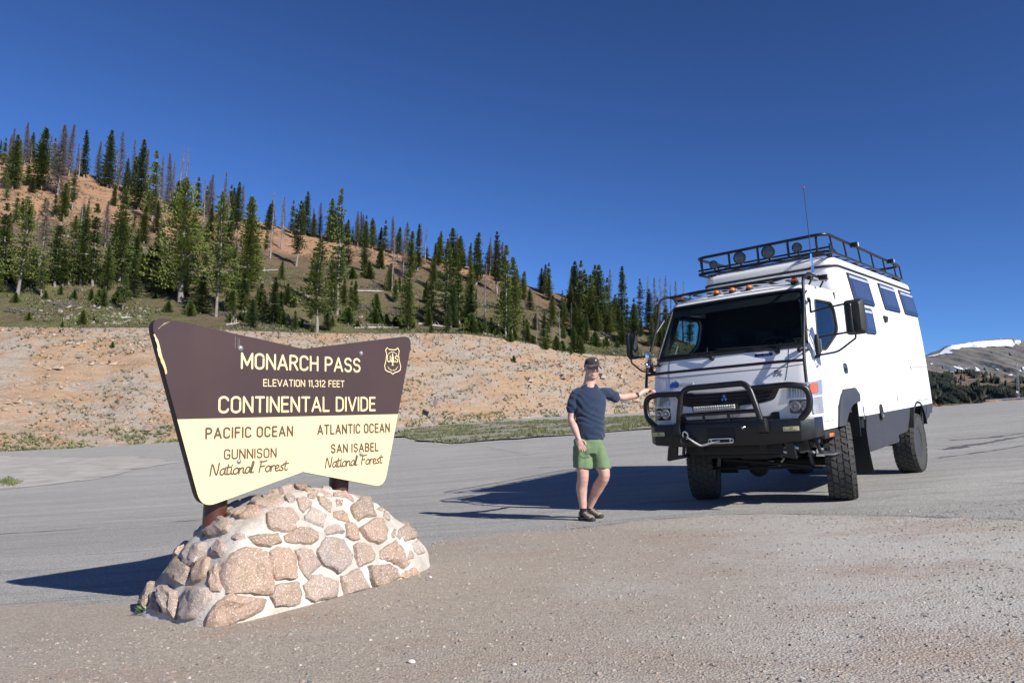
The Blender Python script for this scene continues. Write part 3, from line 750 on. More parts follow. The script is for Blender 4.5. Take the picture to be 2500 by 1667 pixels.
T0 = [  # key, x, base row, top row, width
 ('a', 30, 461, 328, 1.2), ('c', 100, 465, 310, 1.3), ('b', 10, 405, 336, 1), ('D1', 60, 405, 298, 1.2), ('D1', 140, 478, 302, 1.6), ('D1', 168, 432, 302, 1.2),
 ('slim', 205, 434, 317, 1.3), ('a', 262, 458, 317, 1.25), ('D3', 290, 452, 320, 1.3), ('D1', 237, 440, 343, 1.1), ('D3', 320, 465, 340, 1), ('a', 338, 512, 340, 1.1),
 ('b', 372, 540, 365, 1.1), ('D1', 406, 522, 372, 1.1), ('D2', 436, 505, 358, .9), ('D2', 448, 505, 360, .9), ('d', 176, 512, 413, 1.2), ('c', 291, 692, 453, 1.05),
 ('b', 226, 700, 495, 1.2), ('b', 134, 702, 517, 1.2), ('e', 167, 698, 520, 1.1), ('a', 196, 699, 515, 1.1), ('e', 42, 726, 472, 1.2), ('D3', 97, 652, 487, 1.5), ('D1', 256, 607, 490, 1.1),
 ('c', 351, 596, 500, 1.2), ('wide', 441, 737, 432, 1.0), ('a', 322, 728, 620, 1.2), ('c', 348, 696, 638, 1.2), ('b', 6, 667, 494, 1.3),
 ('e', 527, 774, 459, .95), ('a', 490, 766, 664, 1.5), ('c', 600, 710, 473, 1.15), ('a', 577, 562, 444, 1), ('D1', 512, 566, 426, 1.2), ('D3', 543, 543, 418, 1), ('D2', 495, 566, 429, .9),
 ('b', 482, 512, 432, 1.3), ('D1', 614, 525, 453, .9), ('D1', 635, 543, 444, 1.0), ('a', 650, 543, 465, 1.2), ('D2', 659, 634, 465, .8), ('D4', 694, 549, 432, 1.6), ('b', 673, 548, 482, 1.1),
 ('D2', 687, 610, 482, 1), ('a', 705, 559, 482, 1.2), ('d', 723, 650, 488, 1.2), ('a', 746, 574, 467, 1.0), ('D1', 771, 566, 476, 1.5), ('D3', 782, 566, 468, 1), ('c', 808, 590, 482, 1.2),
 ('d', 823, 769, 456, .95), ('e', 774, 812, 573, 1.25), ('D3', 846, 566, 491, 1.1), ('b', 847, 654, 547, 1.3), ('D1', 870, 589, 514, 1.1), ('slim', 890, 666, 544, 1.4), ('a', 908, 599, 532, 1.2),
 ('D1', 949, 606, 506, 1.3), ('c', 941, 606, 545, 1.0), ('D2', 956, 716, 558, .8), ('a', 667, 792, 676, 1.2), ('b', 649, 612, 553, 1.1), ('slim', 929, 657, 602, 1.3), ('a', 906, 597, 533, 1.1),
 ('slim', 1019, 660, 545, 1.3), ('c', 1003, 675, 562, 1.1), ('D3', 985, 695, 550, 1), ('c', 996, 805, 649, 1.1), ('e', 1087, 794, 577, .95), ('c', 1103, 686, 553, 1.2), ('b', 1121, 791, 643, 1.2),
 ('s', 928, 655, 604, .8), ('b', 1042, 630, 601, 1.3), ('d', 1058, 704, 628, 1.3), ('b', 1129, 651, 616, 1.3), ('slim', 1147, 651, 592, 1.2), ('slim', 1162, 695, 567, 1.7), ('a', 1181, 660, 580, 1.1),
 ('D2', 1183, 797, 643, .8), ('d', 1213, 716, 565, 1.3), ('b', 1235, 823, 595, .9), ('c', 1249, 820, 622, 1.0), ('D1', 1259, 674, 592, 1.1), ('D3', 1273, 680, 610, 1), ('D3', 1283, 684, 613, 1), ('b', 1288, 690, 616, 1.1),
 ('D1', 1297, 690, 607, .9), ('a', 1312, 704, 616, 1.2), ('c', 1279, 734, 661, 1.2), ('a', 1293, 761, 705, 1.2), ('a', 1350, 712, 640, 1.3), ('b', 1366, 715, 657, 1.2), ('a', 1384, 720, 652, 1.1),
 ('a', 1403, 755, 637, 1.2), ('b', 1414, 785, 634, 1.1), ('a', 1426, 770, 658, 1.2), ('c', 1438, 800, 667, 1.1), ('a', 1451, 780, 646, 1.1), ('a', 1462, 805, 646, 1.2), ('b', 1479, 790, 676, 1.2), ('D3', 1488, 770, 655, 1),
 ('a', 1498, 770, 661, 1.1), ('slim', 1520, 780, 649, 1.5), ('b', 1543, 786, 661, 1.1), ('d', 1560, 800, 680, 1.1), ('D2', 1579, 805, 667, .9), ('a', 1585, 806, 705, 1.1), ('c', 1349, 768, 720, 1.3), ('c', 1378, 776, 726, 1.3),
 ('D2', 1310, 836, 756, .7), ('D4', 1346, 841, 780, .8), ('D4', 1367, 841, 753, .8), ('D4', 1394, 805, 738, .9), ('D2', 1048, 788, 708, .7), ('D2', 1057, 770, 690, .7), ('D4', 1100, 790, 715, .7),
 ('D3', 1598, 812, 676, .9), ('D2', 1611, 815, 672, .9), ('D3', 1624, 818, 671, .8), ('D2', 1637, 822, 690, .8), ('D3', 1650, 826, 683, .8), ('D2', 1667, 835, 683, .8), ('b', 1604, 822, 725, 1.1), ('a', 1625, 828, 745, 1.1), ('a', 1645, 835, 760, 1.1), ('slim', 1686, 842, 712, 1.0),
 ('D2', 552, 620, 470, .9), ('D2', 573, 690, 560, .8), ('a', 556, 640, 520, 1.2), ('e', 560, 760, 600, 1.1), ('c', 634, 770, 690, 1.2), ('c', 700, 745, 690, 1.2), ('b', 812, 770, 640, 1.2), ('c', 840, 745, 680, 1.1),
 ('b', 20, 600, 520, 1.3), ('a', 75, 700, 600, 1.3), ('b', 395, 640, 545, 1.2), ('a', 380, 690, 600, 1.3), ('c', 405, 720, 640, 1.2), ('D2', 195, 600, 480, .9), ('c', 470, 620, 500, 1.2), ('b', 500, 660, 540, 1.1),
 ('D3', 120, 425, 330, 1), ('D1', 352, 480, 362, 1), ('D3', 388, 500, 380, 1), ('D1', 20, 420, 330, .9), ('D3', 420, 500, 392, .9), ('D2', 470, 520, 420, .9), ('D3', 530, 520, 432, .9), ('D1', 590, 540, 450, .9), ('b', 500, 530, 452, 1.1), ('a', 540, 545, 470, 1.1), ('c', 430, 520, 440, 1.2),
 ('a', 1070, 650, 610, 1.1), ('a', 1170, 668, 610, 1.1), ('a', 1195, 672, 622, 1.1), ('b', 1222, 690, 634, 1.1), ('c', 1260, 712, 655, 1.2), ('b', 1330, 720, 660, 1.1), ('a', 1340, 735, 672, 1.1), ('c', 1392, 760, 690, 1.1), ('c', 1420, 790, 722, 1.1), ('c', 1455, 812, 745, 1.2), ('b', 1490, 815, 735, 1.1), ('c', 1508, 812, 740, 1.2), ('b', 1530, 808, 728, 1.1), ('c', 1553, 812, 750, 1.1),
 ('b', 1470, 795, 700, 1.1), ('a', 1445, 765, 690, 1.1), ('D3', 1470, 740, 655, .9), ('D3', 1530, 760, 665, .9), ('D2', 1554, 770, 672, .9), ('D2', 1245, 660, 598, .9), ('D3', 1150, 640, 588, .9)]
for t_ in T0: tree(*t_)
for px, py, h in [(605, 787, 30), (649, 780, 40), (690, 793, 35), (761, 810, 15), (811, 797, 26), (849, 789, 42), (919, 780, 35), (943, 792, 26), (462, 772, 40), (412, 760, 28), (858, 681, 30), (899, 678, 40),
                  (1052, 812, 22), (1007, 800, 26), (1150, 813, 50), (1166, 814, 34), (1198, 814, 40), (1182, 815, 30), (1257, 829, 22), (1245, 832, 28), (1358, 853, 35), (1373, 856, 25), (1394, 863, 18), (1416, 862, 42), (1453, 844, 35),
                  (1254, 884, 18), (1376, 823, 30), (1114, 799, 18), (915, 787, 35), (918, 755, 40), (148, 718, 25), (181, 729, 22), (222, 733, 30), (251, 748, 50), (240, 742, 36), (285, 740, 32), (379, 729, 20), (410, 762, 27),
                  (70, 781, 20), (200, 792, 36), (229, 788, 15), (152, 799, 17), (146, 814, 11), (274, 848, 15), (37, 740, 27), (344, 614, 12), (1090, 812, 20), (1212, 818, 26), (736, 800, 20), (872, 800, 18), (1480, 846, 26), (1506, 850, 20), (1330, 850, 24), (1300, 838, 20),
                  (700, 735, 34), (715, 750, 40), (684, 740, 30), (865, 742, 26), (1430, 826, 24), (1520, 840, 30), (1545, 846, 26), (965, 795, 24), (985, 800, 18), (20, 690, 24), (110, 728, 20), (560, 785, 22), (585, 780, 18), (1285, 800, 22), (1340, 806, 18), (1402, 842, 20)]:
    tree(RNG.choice('stt'), px, py, py - h, RNG.uniform(.85, 1.25))
# more of the dense stand behind the truck and over the left slope
for i in range(250):
    a = RNG.random()
    if i >= 222:
        px = RNG.uniform(-60, 1250); rg = np.interp(px, KX, PYR); pyb = rg + RNG.uniform(2, 9); tree(RNG.choice(['D1', 'D3', 'D1', 'D2']), px, pyb, pyb - RNG.uniform(60, 100), RNG.uniform(.9, 1.2))
    elif i >= 150:
        px = RNG.uniform(540, 1420); rg = np.interp(px, KX, PYR); lo = np.interp(px, KX, PYT); f = RNG.choice([.02, .03, .04, .5, .6, .75, .9, .97])
        pyb = rg + (lo - rg) * f + 2; tree(RNG.choice('abcabdc'), px, pyb, pyb - RNG.uniform(45, 85), RNG.uniform(.9, 1.25))
    elif i >= 60:
        px = RNG.uniform(-80, 1380) if i < 125 else RNG.uniform(-80, 560); rg = np.interp(px, KX, PYR); lo = np.interp(px, KX, PYT); f = RNG.random()
        if px > 600 and .08 < f < .4: f = 0.04
        pyb = rg + (lo - rg) * f * .9 + 3; tree(RNG.choice('abcaebdc'), px, pyb, pyb - RNG.uniform(38, 80) * (1 + .5 * f), RNG.uniform(.9, 1.2))
    elif i < 34:
        px = RNG.uniform(1395, 1640); rg = np.interp(px, KX, PYR); lo = np.interp(px, KX, PYT); f = RNG.uniform(.3, .98); pyb = rg + (lo - rg) * f * .8
        tree(RNG.choice('abca'), px, pyb, pyb - RNG.uniform(45, 85), RNG.uniform(1, 1.3))
    else:
        px = RNG.uniform(-60, 640); rg = np.interp(px, KX, PYR); pyb = rg + RNG.uniform(2, 14)
        tree(RNG.choice(['D1', 'D3', 'a', 'b', 'D2']), px, pyb, pyb - RNG.uniform(50, 95), 1)
# labels
def ordn(i): 
    w = ['leftmost', 'second', 'third', 'fourth', 'fifth', 'sixth', 'seventh', 'eighth', 'ninth', 'tenth', 'eleventh', 'twelfth', 'thirteenth', 'fourteenth', 'fifteenth', 'sixteenth', 'seventeenth', 'eighteenth', 'nineteenth', 'twentieth']
    return w[i] if i < len(w) else f'{i + 1}th'
desc = {'a': ('dense dark green spruce', 'spruces on the hillside'), 'b': ('ragged narrow green spruce', 'spruces on the hillside'), 'c': ('full bushy green spruce', 'spruces on the hillside'), 'd': ('tall spruce with bare lower trunk', 'spruces on the hillside'),
        'e': ('open-branched spruce with pale trunk showing', 'spruces on the hillside'), 'wide': ('huge broad-crowned pine, widest tree', 'spruces on the hillside'), 'slim': ('very slender columnar spruce', 'spruces on the hillside'),
        's': ('small upright young conifer', 'young conifers'), 't': ('low rounded young conifer', 'young conifers'), 'D1': ('dead brown spruce thick with twigs', 'dead trees'), 'D2': ('bare grey dead trunk', 'dead trees'), 'D3': ('dead spruce with fine twigs', 'dead trees'), 'D4': ('leafless snag with long side branches', 'dead trees')}
from collections import defaultdict
grp = defaultdict(list)
for t_ in TREES:
    e, key, px, pyb, pyt, H = t_
    rg = np.interp(px, KX, PYR); lo = np.interp(px, KX, PYT); f = (pyb - rg) / max(lo - rg, 1)
    row = 'on the skyline' if f < .14 else 'on the bank top' if f > .93 else 'low on the hill' if f > .6 else 'halfway up the hill'
    reg = 'at the far left' if px < 380 else 'above the sign' if px < 1000 else 'between sign and man' if px < 1330 else 'above the man and truck'
    grp[(desc[key][0], row, reg, desc[key][1])].append(t_)
reg_short = {'at the far left': 'far left', 'above the sign': 'above sign', 'between sign and man': 'left of man', 'above the man and truck': 'above man and truck'}
for (d_, row, reg, g_), L in grp.items():
    reg = reg_short[reg]
    L.sort(key=lambda q: q[2])
    for i, q in enumerate(L):
        lab = f'{d_} {row} {reg}' + (f', {ordn(i)}' + (' from left' if i else '') if len(L) > 1 else '')
        tag(q[0], lab, 'dead tree' if q[1][0] == 'D' else 'small tree' if q[1] in 'st' else 'tree', g_)
# fallen logs and brush piles
LG = [((869, 711), (955, 714), .2, 'grey fallen log on the slope above the right half of the sign'), ((866, 801), (975, 803), .13, 'thin white fallen pole at the bank top above the shield'),
      ((1022, 793), (1102, 803), .28, 'thick bleached fallen log right of the sign at the bank top'), ((900, 800), (935, 802), .12, 'short white pole lying left of the longer one'),
      ((1138, 708), (1168, 727), .25, 'dark fallen log halfway up the hill'), ((1465, 827), (1498, 829), .16, 'pale log lying above the man at the right end of the bank'),
      ((296, 778), (322, 780), .2, 'short bright log in green grass at the left'), ((590, 766), (612, 761), .2, 'pale log below the dense spruces above the sign'), ((605, 665), (687, 661), .16, 'long grey log high on the slope above the sign'),
      ((552, 794), (588, 792), .14, 'thin broken log beside small conifers above the sign'), ((1302, 705), (1340, 722), .2, 'weathered log near the ridge right of centre')]
for (a, b, w, lab) in LG:
    A, B = hit(*a), hit(*b)
    if A is None or B is None: continue
    mb = MB(); n = 6; P = [A.lerp(B, i / n) for i in range(n + 1)]; P = [Vector((p.x, p.y, Gs(p.x, p.y) * .5 + p.z * .5 + w * .45 + .02 * i)) for i, p in enumerate(P)]
    mb.tube(P, [w * .5 * (1 - .45 * i / n) for i in range(n + 1)], 8)
    for i in range(4): p = P[i + 1]; mb.tube([p, p + Vector((RNG.uniform(-.5, .5), RNG.uniform(-.4, .4), RNG.uniform(.2, .6)))], [.03, .012], 5)
    tag(mb.build('fallen_log', M_LOG), lab, 'fallen log', 'fallen logs')
BP = [((160, 748), 3.2, .9, 'dark brush pile on the grass at the far left'), ((62, 763), 3.6, .6, 'low dark brush pile near the left edge'), ((915, 705), 3.5, 1.4, 'heap of dead branches above the sign shield'), ((1311, 798), 2.6, .8, 'reddish heap of dead branches right of centre'),
      ((880, 752), 3.5, 1.3, 'tangle of grey branches low on the slope above the sign'), ((560, 770), 2.5, .7, 'brush pile at the bank top above the sign'), ((740, 795), 4.0, .9, 'dark brush heap in the shade of a spruce above the sign'), ((975, 770), 2.6, 1.6, 'pale dead branches hanging beside a spruce right of the sign')]
for (c, wd, hh, lab) in BP:
    p = hit(*c); mb = MB()
    for i in range(60):
        a = RNG.random() * 3.14; L = RNG.uniform(.5, 1.3); x = p.x + RNG.uniform(-1, 1) * wd * .5; y = p.y + RNG.uniform(-.7, .7); z = Gs(x, y) + RNG.random() * hh * .5 * (1 - abs(x - p.x) / wd)
        d = Vector((math.cos(a), math.sin(a) * .5, RNG.uniform(-.3, .5))) * L; mb.tube([Vector((x, y, z)) - d * .5, Vector((x, y, z)) + d * .5], [.05, .02], 4)
    tag(mb.build('brush_pile', pm('old_brush', (.13, .11, .095), .95, var=.3)), lab, 'brush pile', 'brush piles')

# ground plants: grass and small weeds on bank, hillside and island; rocks on the bank
def scatter(name, n, seed, fn, mat, kind_='tuft', smin=.1, smax=.3):
    r = random.Random(seed); pts = []
    while len(pts) < n:
        q = fn(r)
        if q is not None: pts.append(q)
    X = np.array([p[0] for p in pts]); Y = np.array([p[1] for p in pts]); Z = G(X, Y); V = []; F = []; k = 0
    bh = BANKBVH
    for x, y, z in zip(X, Y, Z):
        h_ = bh.ray_cast(Vector((x, y, 120)), Vector((0, 0, -1)))
        if h_[0] is not None: z = h_[0].z
        s = smin + (smax - smin) * r.random() ** 2
        if kind_ == 'tuft':
            for j in range(11):
                a = r.random() * 6.28; q_ = r.uniform(.3, .85); dx, dy = math.cos(a) * s * q_, math.sin(a) * s * q_; w = s * .16
                V += [(x - dy * .16, y + dx * .16, z - .02), (x + dy * .16, y - dx * .16, z - .02), (x + dx, y + dy, z + s * r.uniform(.35, .9))]; F.append((k, k + 1, k + 2)); k += 3
        else:
            a = r.random() * 6.28; ca, sa = math.cos(a), math.sin(a); fl = r.uniform(.45, .85); q = []
            for bx, by, bz in ((1, 0, 0), (0, 1, 0), (-1, 0, 0), (0, -1, 0), (.6, .5, .9), (-.5, .6, 1), (-.5, -.6, .8), (.5, -.6, 1)):
                bx *= s * r.uniform(.6, 1.2); by *= s * r.uniform(.6, 1.1); bz *= r.uniform(.6, 1.2); V.append((x + bx * ca - by * sa, y + bx * sa + by * ca, z - .05 * s + bz * s * fl * 1.5))
            F += [tuple(k + i for i in f) for f in ((0, 1, 5, 4), (1, 2, 6, 5), (2, 3, 7, 6), (3, 0, 4, 7), (4, 5, 6, 7))]; k += 8
    me = bpy.data.meshes.new(name); me.from_pydata(V, [], F); me.materials.append(mat); o = bpy.data.objects.new(name, me); COL.objects.link(o); o['kind'] = 'stuff'; return o
vv = []; ff = []; oo = 0
for o in (bank, hill, S.objects['grass_island']):
    vv += [v.co.copy() for v in o.data.vertices]; ff += [tuple(i + oo for i in p.vertices) for p in o.data.polygons]; oo = len(vv)
BANKBVH = BVHTree.FromPolygons(vv, ff)
M_WEED = pm('sage_weeds', (.19, .18, .11), .95, var=.4, vs=.5)
M_GRASS = pm('mountain_grass', (.15, .18, .055), .95, var=.35, vs=.4)
M_ROCK = stone_mix('orange_rubble', .6)
for e_, c_ in zip(M_ROCK.node_tree.nodes['Color Ramp'].color_ramp.elements, [(.33, .28, .23), (.44, .33, .25), (.47, .32, .22), (.49, .37, .28), (.44, .38, .32)]): e_.color = (*c_, 1)
def f_bank(lo, hi, thr=-9, sc=.12):
    def f(r):
        u = r.uniform(-.85, .42); a = keys(np.array([u])); s = r.uniform(lo, hi); y = float(a[0][0] + (a[1][0] - a[0][0]) * s); x = u * y
        if fnoise(x, y, 0, sc, 3) < thr: return None
        return x, y
    return f
def f_hill(lo, hi, thr=-9):
    def f(r):
        u = r.uniform(-.85, .42); a = keys(np.array([u])); s = r.uniform(lo, hi); y = float(a[1][0] + (a[2][0] - a[1][0]) * s); x = u * y
        return None if fnoise(x, y, 5, .09, 3) < thr else (x, y)
    return f
scatter('bank_weeds', 7000, 31, f_bank(.02, 1.0, -.25), M_WEED, 'tuft', .12, .42)
scatter('bank_weeds', 2500, 32, f_bank(-.03, .12, -.1, .3), M_GRASS, 'tuft', .12, .4)
scatter('hillside_grass', 14000, 33, f_hill(0, .5, -.2), M_GRASS, 'tuft', .12, .45)
scatter('hillside_scrub', 16000, 34, f_hill(0, .9, -.1), M_WEED, 'tuft', .15, .55)
scatter('bank_rubble', 2300, 35, f_bank(.05, .98, .0, .2), M_ROCK, 'rock', .04, .24)
scatter('bank_outcrop', 110, 41, f_bank(.1, .7, .2, .15), M_ROCK, 'rock', .18, .55)
scatter('hillside_rubble', 1500, 36, f_hill(.02, .8, .1), pm('grey_rubble', (.27, .23, .20), .95, var=.4, vs=.6), 'rock', .06, .32)
_isp = isl
def f_isl(r):
    x = r.uniform(min(p[0] for p in _isp), max(p[0] for p in _isp)); y = r.uniform(min(p[1] for p in _isp), max(p[1] for p in _isp))
    return (x, y) if _inside((x, y), _isp) and fnoise(x, y, 1, .35, 3) > -.12 else None
scatter('verge_grass', 4800, 37, f_isl, M_GRASS, 'tuft', .08, .26)
scatter('verge_grass', 5000, 38, f_isl, M_WEED, 'tuft', .08, .24)
def f_left(r):
    p = hit(r.gauss(15, 18), r.gauss(1178, 4)); return (p.x, p.y) if p else None
scatter('verge_grass', 160, 39, f_left, M_GRASS, 'tuft', .06, .18)
# ------------------------------------------------------------- the sign on its stone base
EU = Vector((.613, .789, .045)).normalized(); EV = Vector((-.044, -.022, .999)); EV = (EV - EU * EV.dot(EU)).normalized(); EN = EU.cross(EV)
SO = Vector((-1.612, 5.893, 1.144))
def SP(u, v, d=0): return SO + EU * u + EV * v + EN * d
M_BROWN = pm('brown_sign_film', (.060, .035, .031), .36, var=.10, vs=1.5, bmp=.15, bs=200, bd=.0008, spec=.45)
M_CREAM = pm('cream_sign_film', (.71, .59, .325), .5, var=.02, vs=1.5)
M_SEDGE = pm('dark_sign_edge', (.035, .022, .018), .6, var=.3, vs=12)
M_PIPE = pm('brown_pipe', (.085, .030, .020), .38, var=.2, vs=9, bmp=.2, bs=40, bd=.001)
M_STEEL = pm('zinc_steel', (.34, .34, .33), .5, .6, var=.15, vs=30)
sign = empty('pass_sign', (SO.x, SO.y, .4))
tag(sign, 'brown and cream butterfly-shaped mountain pass sign with routed lettering on two pipe posts', 'sign')
Si = Matrix.Translation(-sign.location)
def SL(u, v, d=0): return SP(u, v, d) - sign.location
import_par = sign
OUT = [(-1.226, .690), (0, .527), (1.203, .712), (.843, -.622), (0, -.426), (-.833, -.612)]
fil = [tuple(p[:2]) for p in fillet([(x, y, 0) for x, y in OUT], .13, 8, True)]
# keep the two middle notches sharp
def outline():
    o = []
    P = [Vector((x, y, 0)) for x, y in OUT]; n = len(P)
    for i, p in enumerate(P):
        if i in (1, 4): o.append((p.x, p.y)); continue
        a = P[i - 1] - p; b = P[(i + 1) % n] - p; q = .135 if i in (0, 2) else .11
        p0 = p + a.normalized() * q; p1 = p + b.normalized() * q
        for k in range(9): s = k / 8; w = (1 - s) ** 2 * p0 + 2 * s * (1 - s) * p + s * s * p1; o.append((w.x, w.y))
    return o
ol = outline()
def split(ol, up):
    o = []; n = len(ol)
    for i in range(n):
        a, b = ol[i], ol[(i + 1) % n]
        ina = (a[1] >= 0) == up
        if ina: o.append(a)
        if (a[1] >= 0) != (b[1] >= 0):
            t = a[1] / (a[1] - b[1]); o.append((a[0] + (b[0] - a[0]) * t, 0.0))
    return o
def slab(poly, d0, d1, name, mat, step=.25, bev=0, inset=0):
    pts, fs = cdt(poly, (), step); k = len(pts)
    vs = [SL(a, b, d0) for a, b in pts] + [SL(a, b, d1) for a, b in pts]
    mb = MB().add(vs, list(fs) + [tuple(i + k for i in f)[::-1] for f in fs] + [q[::-1] for q in _rim(fs, k)])
    return mb.build(name, mat, sign, 30, bev)
slab(split(ol, True), 0, -.004, 'upper_panel', M_BROWN)
slab(split(ol, False), 0, -.004, 'lower_panel', M_CREAM)
slab([(x * .994, y * .994) for x, y in ol], -.0045, -.075, 'backing_board', M_SEDGE, bev=.004)
M_PEEL = pm('peeling_yellow_film', (.74, .62, .33), .45, var=.15, vs=30)
def peel(pts, w, name):
    V = []; F = []
    for i, (u, v, lift) in enumerate(pts):
        ww = w * (.25 + .75 * math.sin(math.pi * (i + .5) / len(pts))) * RNG.uniform(.7, 1.2)
        V += [SL(u - ww * .5, v, .001 + lift), SL(u + ww * .1, v + .004, .004 + lift * 1.6), SL(u + ww * .5, v, .0015)]
        if i: k = 3 * i; F += [(k - 3, k, k + 1, k - 2), (k - 2, k + 1, k + 2, k - 1)]
    MB().add(V, F).build(name, M_PEEL, sign, 50, recalc=False)
peel([(-1.188 + .085 * t + .006 * math.sin(9 * t), .56 - .26 * t, .012 * math.sin(3 * t) ** 2 + .002) for t in np.linspace(0, 1, 14)], .030, 'peeling_strip')
peel([(-1.165 + .11 * t, .625 + .042 * t - .03 * (1 - t) ** 3, .004) for t in np.linspace(0, 1, 12)], .016, 'peeling_strip')
# --- routed letters
def arc(cx, cy, rx, ry, a0, a1, n=9): return [(cx + rx * math.cos(R(a0 + (a1 - a0) * i / n)), cy + ry * math.sin(R(a0 + (a1 - a0) * i / n))) for i in range(n + 1)]
def rr_(w, a0=None):  # tall rounded O
    return arc(w / 2, 1 - w / 2, w / 2, w / 2, 0, 180, 12) + arc(w / 2, w / 2, w / 2, w / 2, 180, 360, 12)
FW = .46
def glyph(ch):
    w = FW
    if ch == 'A': return .54, [[(0, 0), (.27, 1), (.54, 0)], [(.09, .30), (.45, .30)]]
    if ch == 'B': return w, [[(0, 0), (0, 1), (.22, 1)] + arc(.22, .76, .21, .24, 90, -90)[1:] + [(0, .52)], [(.22, .52)] + arc(.22, .26, .24, .26, 90, -90)[1:] + [(0, 0)]]
    if ch == 'C': return w, [arc(w / 2, 1 - w / 2, w / 2, w / 2, 10, 180, 12) + arc(w / 2, w / 2, w / 2, w / 2, 180, 350, 12)]
    if ch == 'D': return w, [[(0, 0), (0, 1), (.18, 1)] + arc(.18, .72, .28, .28, 90, 0)[1:] + arc(.18, .28, .28, .28, 0, -90)[0:] + [(0, 0)]]
    if ch == 'E': return .38, [[(.38, 1), (0, 1), (0, 0), (.38, 0)], [(0, .52), (.33, .52)]]
    if ch == 'F': return .38, [[(.38, 1), (0, 1), (0, 0)], [(0, .52), (.32, .52)]]
    if ch == 'G': return w, [arc(w / 2, 1 - w / 2, w / 2, w / 2, 10, 180, 12) + arc(w / 2, w / 2, w / 2, w / 2, 180, 360, 12) + [(w, .44), (w * .55, .44)]]
    if ch == 'H': return w, [[(0, 0), (0, 1)], [(w, 0), (w, 1)], [(0, .52), (w, .52)]]
    if ch == 'I': return 0.0, [[(0, 0), (0, 1)]]
    if ch == 'L': return .36, [[(0, 1), (0, 0), (.36, 0)]]
    if ch == 'M': return .58, [[(0, 0), (0, 1), (.29, .22), (.58, 1), (.58, 0)]]
    if ch == 'N': return .48, [[(0, 0), (0, 1), (.48, 0), (.48, 1)]]
    if ch == 'O': return w, [rr_(w) + [(w, 1 - w / 2)]]
    if ch == 'P': return .43, [[(0, 0), (0, 1), (.20, 1)] + arc(.20, .73, .23, .27, 90, -90)[1:] + [(0, .46)]]
    if ch == 'R': return .45, [[(0, 0), (0, 1), (.20, 1)] + arc(.20, .75, .23, .25, 90, -90)[1:] + [(0, .50)], [(.22, .5), (.45, 0)]]
    if ch == 'S': return .44, [arc(.22, .76, .21, .24, 20, 270, 14) + arc(.22, .26, .22, .26, 90, -160, 14)]
    if ch == 'T': return .46, [[(0, 1), (.46, 1)], [(.23, 1), (.23, 0)]]
    if ch == 'U': return w, [[(0, 1)] + arc(w / 2, w / 2, w / 2, w / 2, 180, 360, 12) + [(w, 1)]]
    if ch == 'V': return .52, [[(0, 1), (.26, 0), (.52, 1)]]
    if ch == 'X': return .46, [[(0, 0), (.46, 1)], [(0, 1), (.46, 0)]]
    if ch == '1': return .12, [[(0, .84), (.12, 1), (.12, 0)]]
    if ch == '2': return .42, [arc(.21, .77, .21, .23, 160, -30, 10) + [(0, 0), (.42, 0)]]
    if ch == '3': return .42, [arc(.21, .77, .19, .23, 150, -80, 10) + arc(.21, .27, .21, .27, 80, -150, 12)]
    if ch == ',': return .02, [[(.04, .05), (0, -.16)]]
    if ch == ' ': return .34, []
    # handwritten lower case and script capitals
    S_ = {'n_cap': (.62, [[(0, 0), (.06, .95), (.42, .02), (.52, 1.02)]]), 'f_cap': (.50, [[(.06, 0), (.14, .93)], [(.02, .96), (.3, .93), (.55, 1.0)], [(.12, .5), (.40, .54)]]),
          'a': (.40, [[(.36, .46), (.2, .54), (.04, .36), (.03, .14), (.15, .0), (.28, .12), (.36, .46), (.34, .14), (.44, .02)]]), 't': (.30, [[(.12, .86), (.08, .2), (.16, .0), (.3, .08)], [(-.06, .60), (.34, .64)]]),
          'i': (.18, [[(.05, .5), (.04, .15), (.12, .0), (.2, .06)], [(.08, .76), (.085, .78)]]), 'o': (.38, [[(.2, .52), (.04, .38), (.02, .14), (.14, .0), (.3, .08), (.36, .32), (.27, .5), (.2, .52)], [(.3, .46), (.44, .42)]]),
          'n': (.42, [[(.03, .5), (.02, 0)], [(.03, .3), (.18, .5), (.3, .44), (.3, .12), (.42, .02)]]), 'l': (.22, [[(.02, .1), (.16, .75), (.14, .98), (.05, .9), (.03, .3), (.08, .03), (.22, .08)]]),
          'r': (.32, [[(.05, .5), (.04, 0)], [(.05, .3), (.18, .52), (.30, .48)]]), 'e': (.36, [[(.03, .22), (.26, .32), (.27, .48), (.14, .53), (.02, .34), (.05, .08), (.2, .0), (.36, .12)]]),
          's': (.30, [[(.26, .5), (.1, .46), (.08, .34), (.24, .2), (.2, .02), (.0, .04)]])}
    return S_[ch]
def smooth_path(P, n=4):
    if len(P) < 3: return P
    P = [Vector((*p, 0)) for p in P]; out = []
    for i in range(len(P) - 1):
        p0 = P[max(i - 1, 0)]; p1 = P[i]; p2 = P[i + 1]; p3 = P[min(i + 2, len(P) - 1)]
        for k in range(n):
            t = k / n; q = .5 * ((2 * p1) + (p2 - p0) * t + (2 * p0 - 5 * p1 + 4 * p2 - p3) * t * t + (3 * p1 - p0 - 3 * p2 + p3) * t ** 3); out.append((q.x, q.y))
    out.append((P[-1].x, P[-1].y)); return out
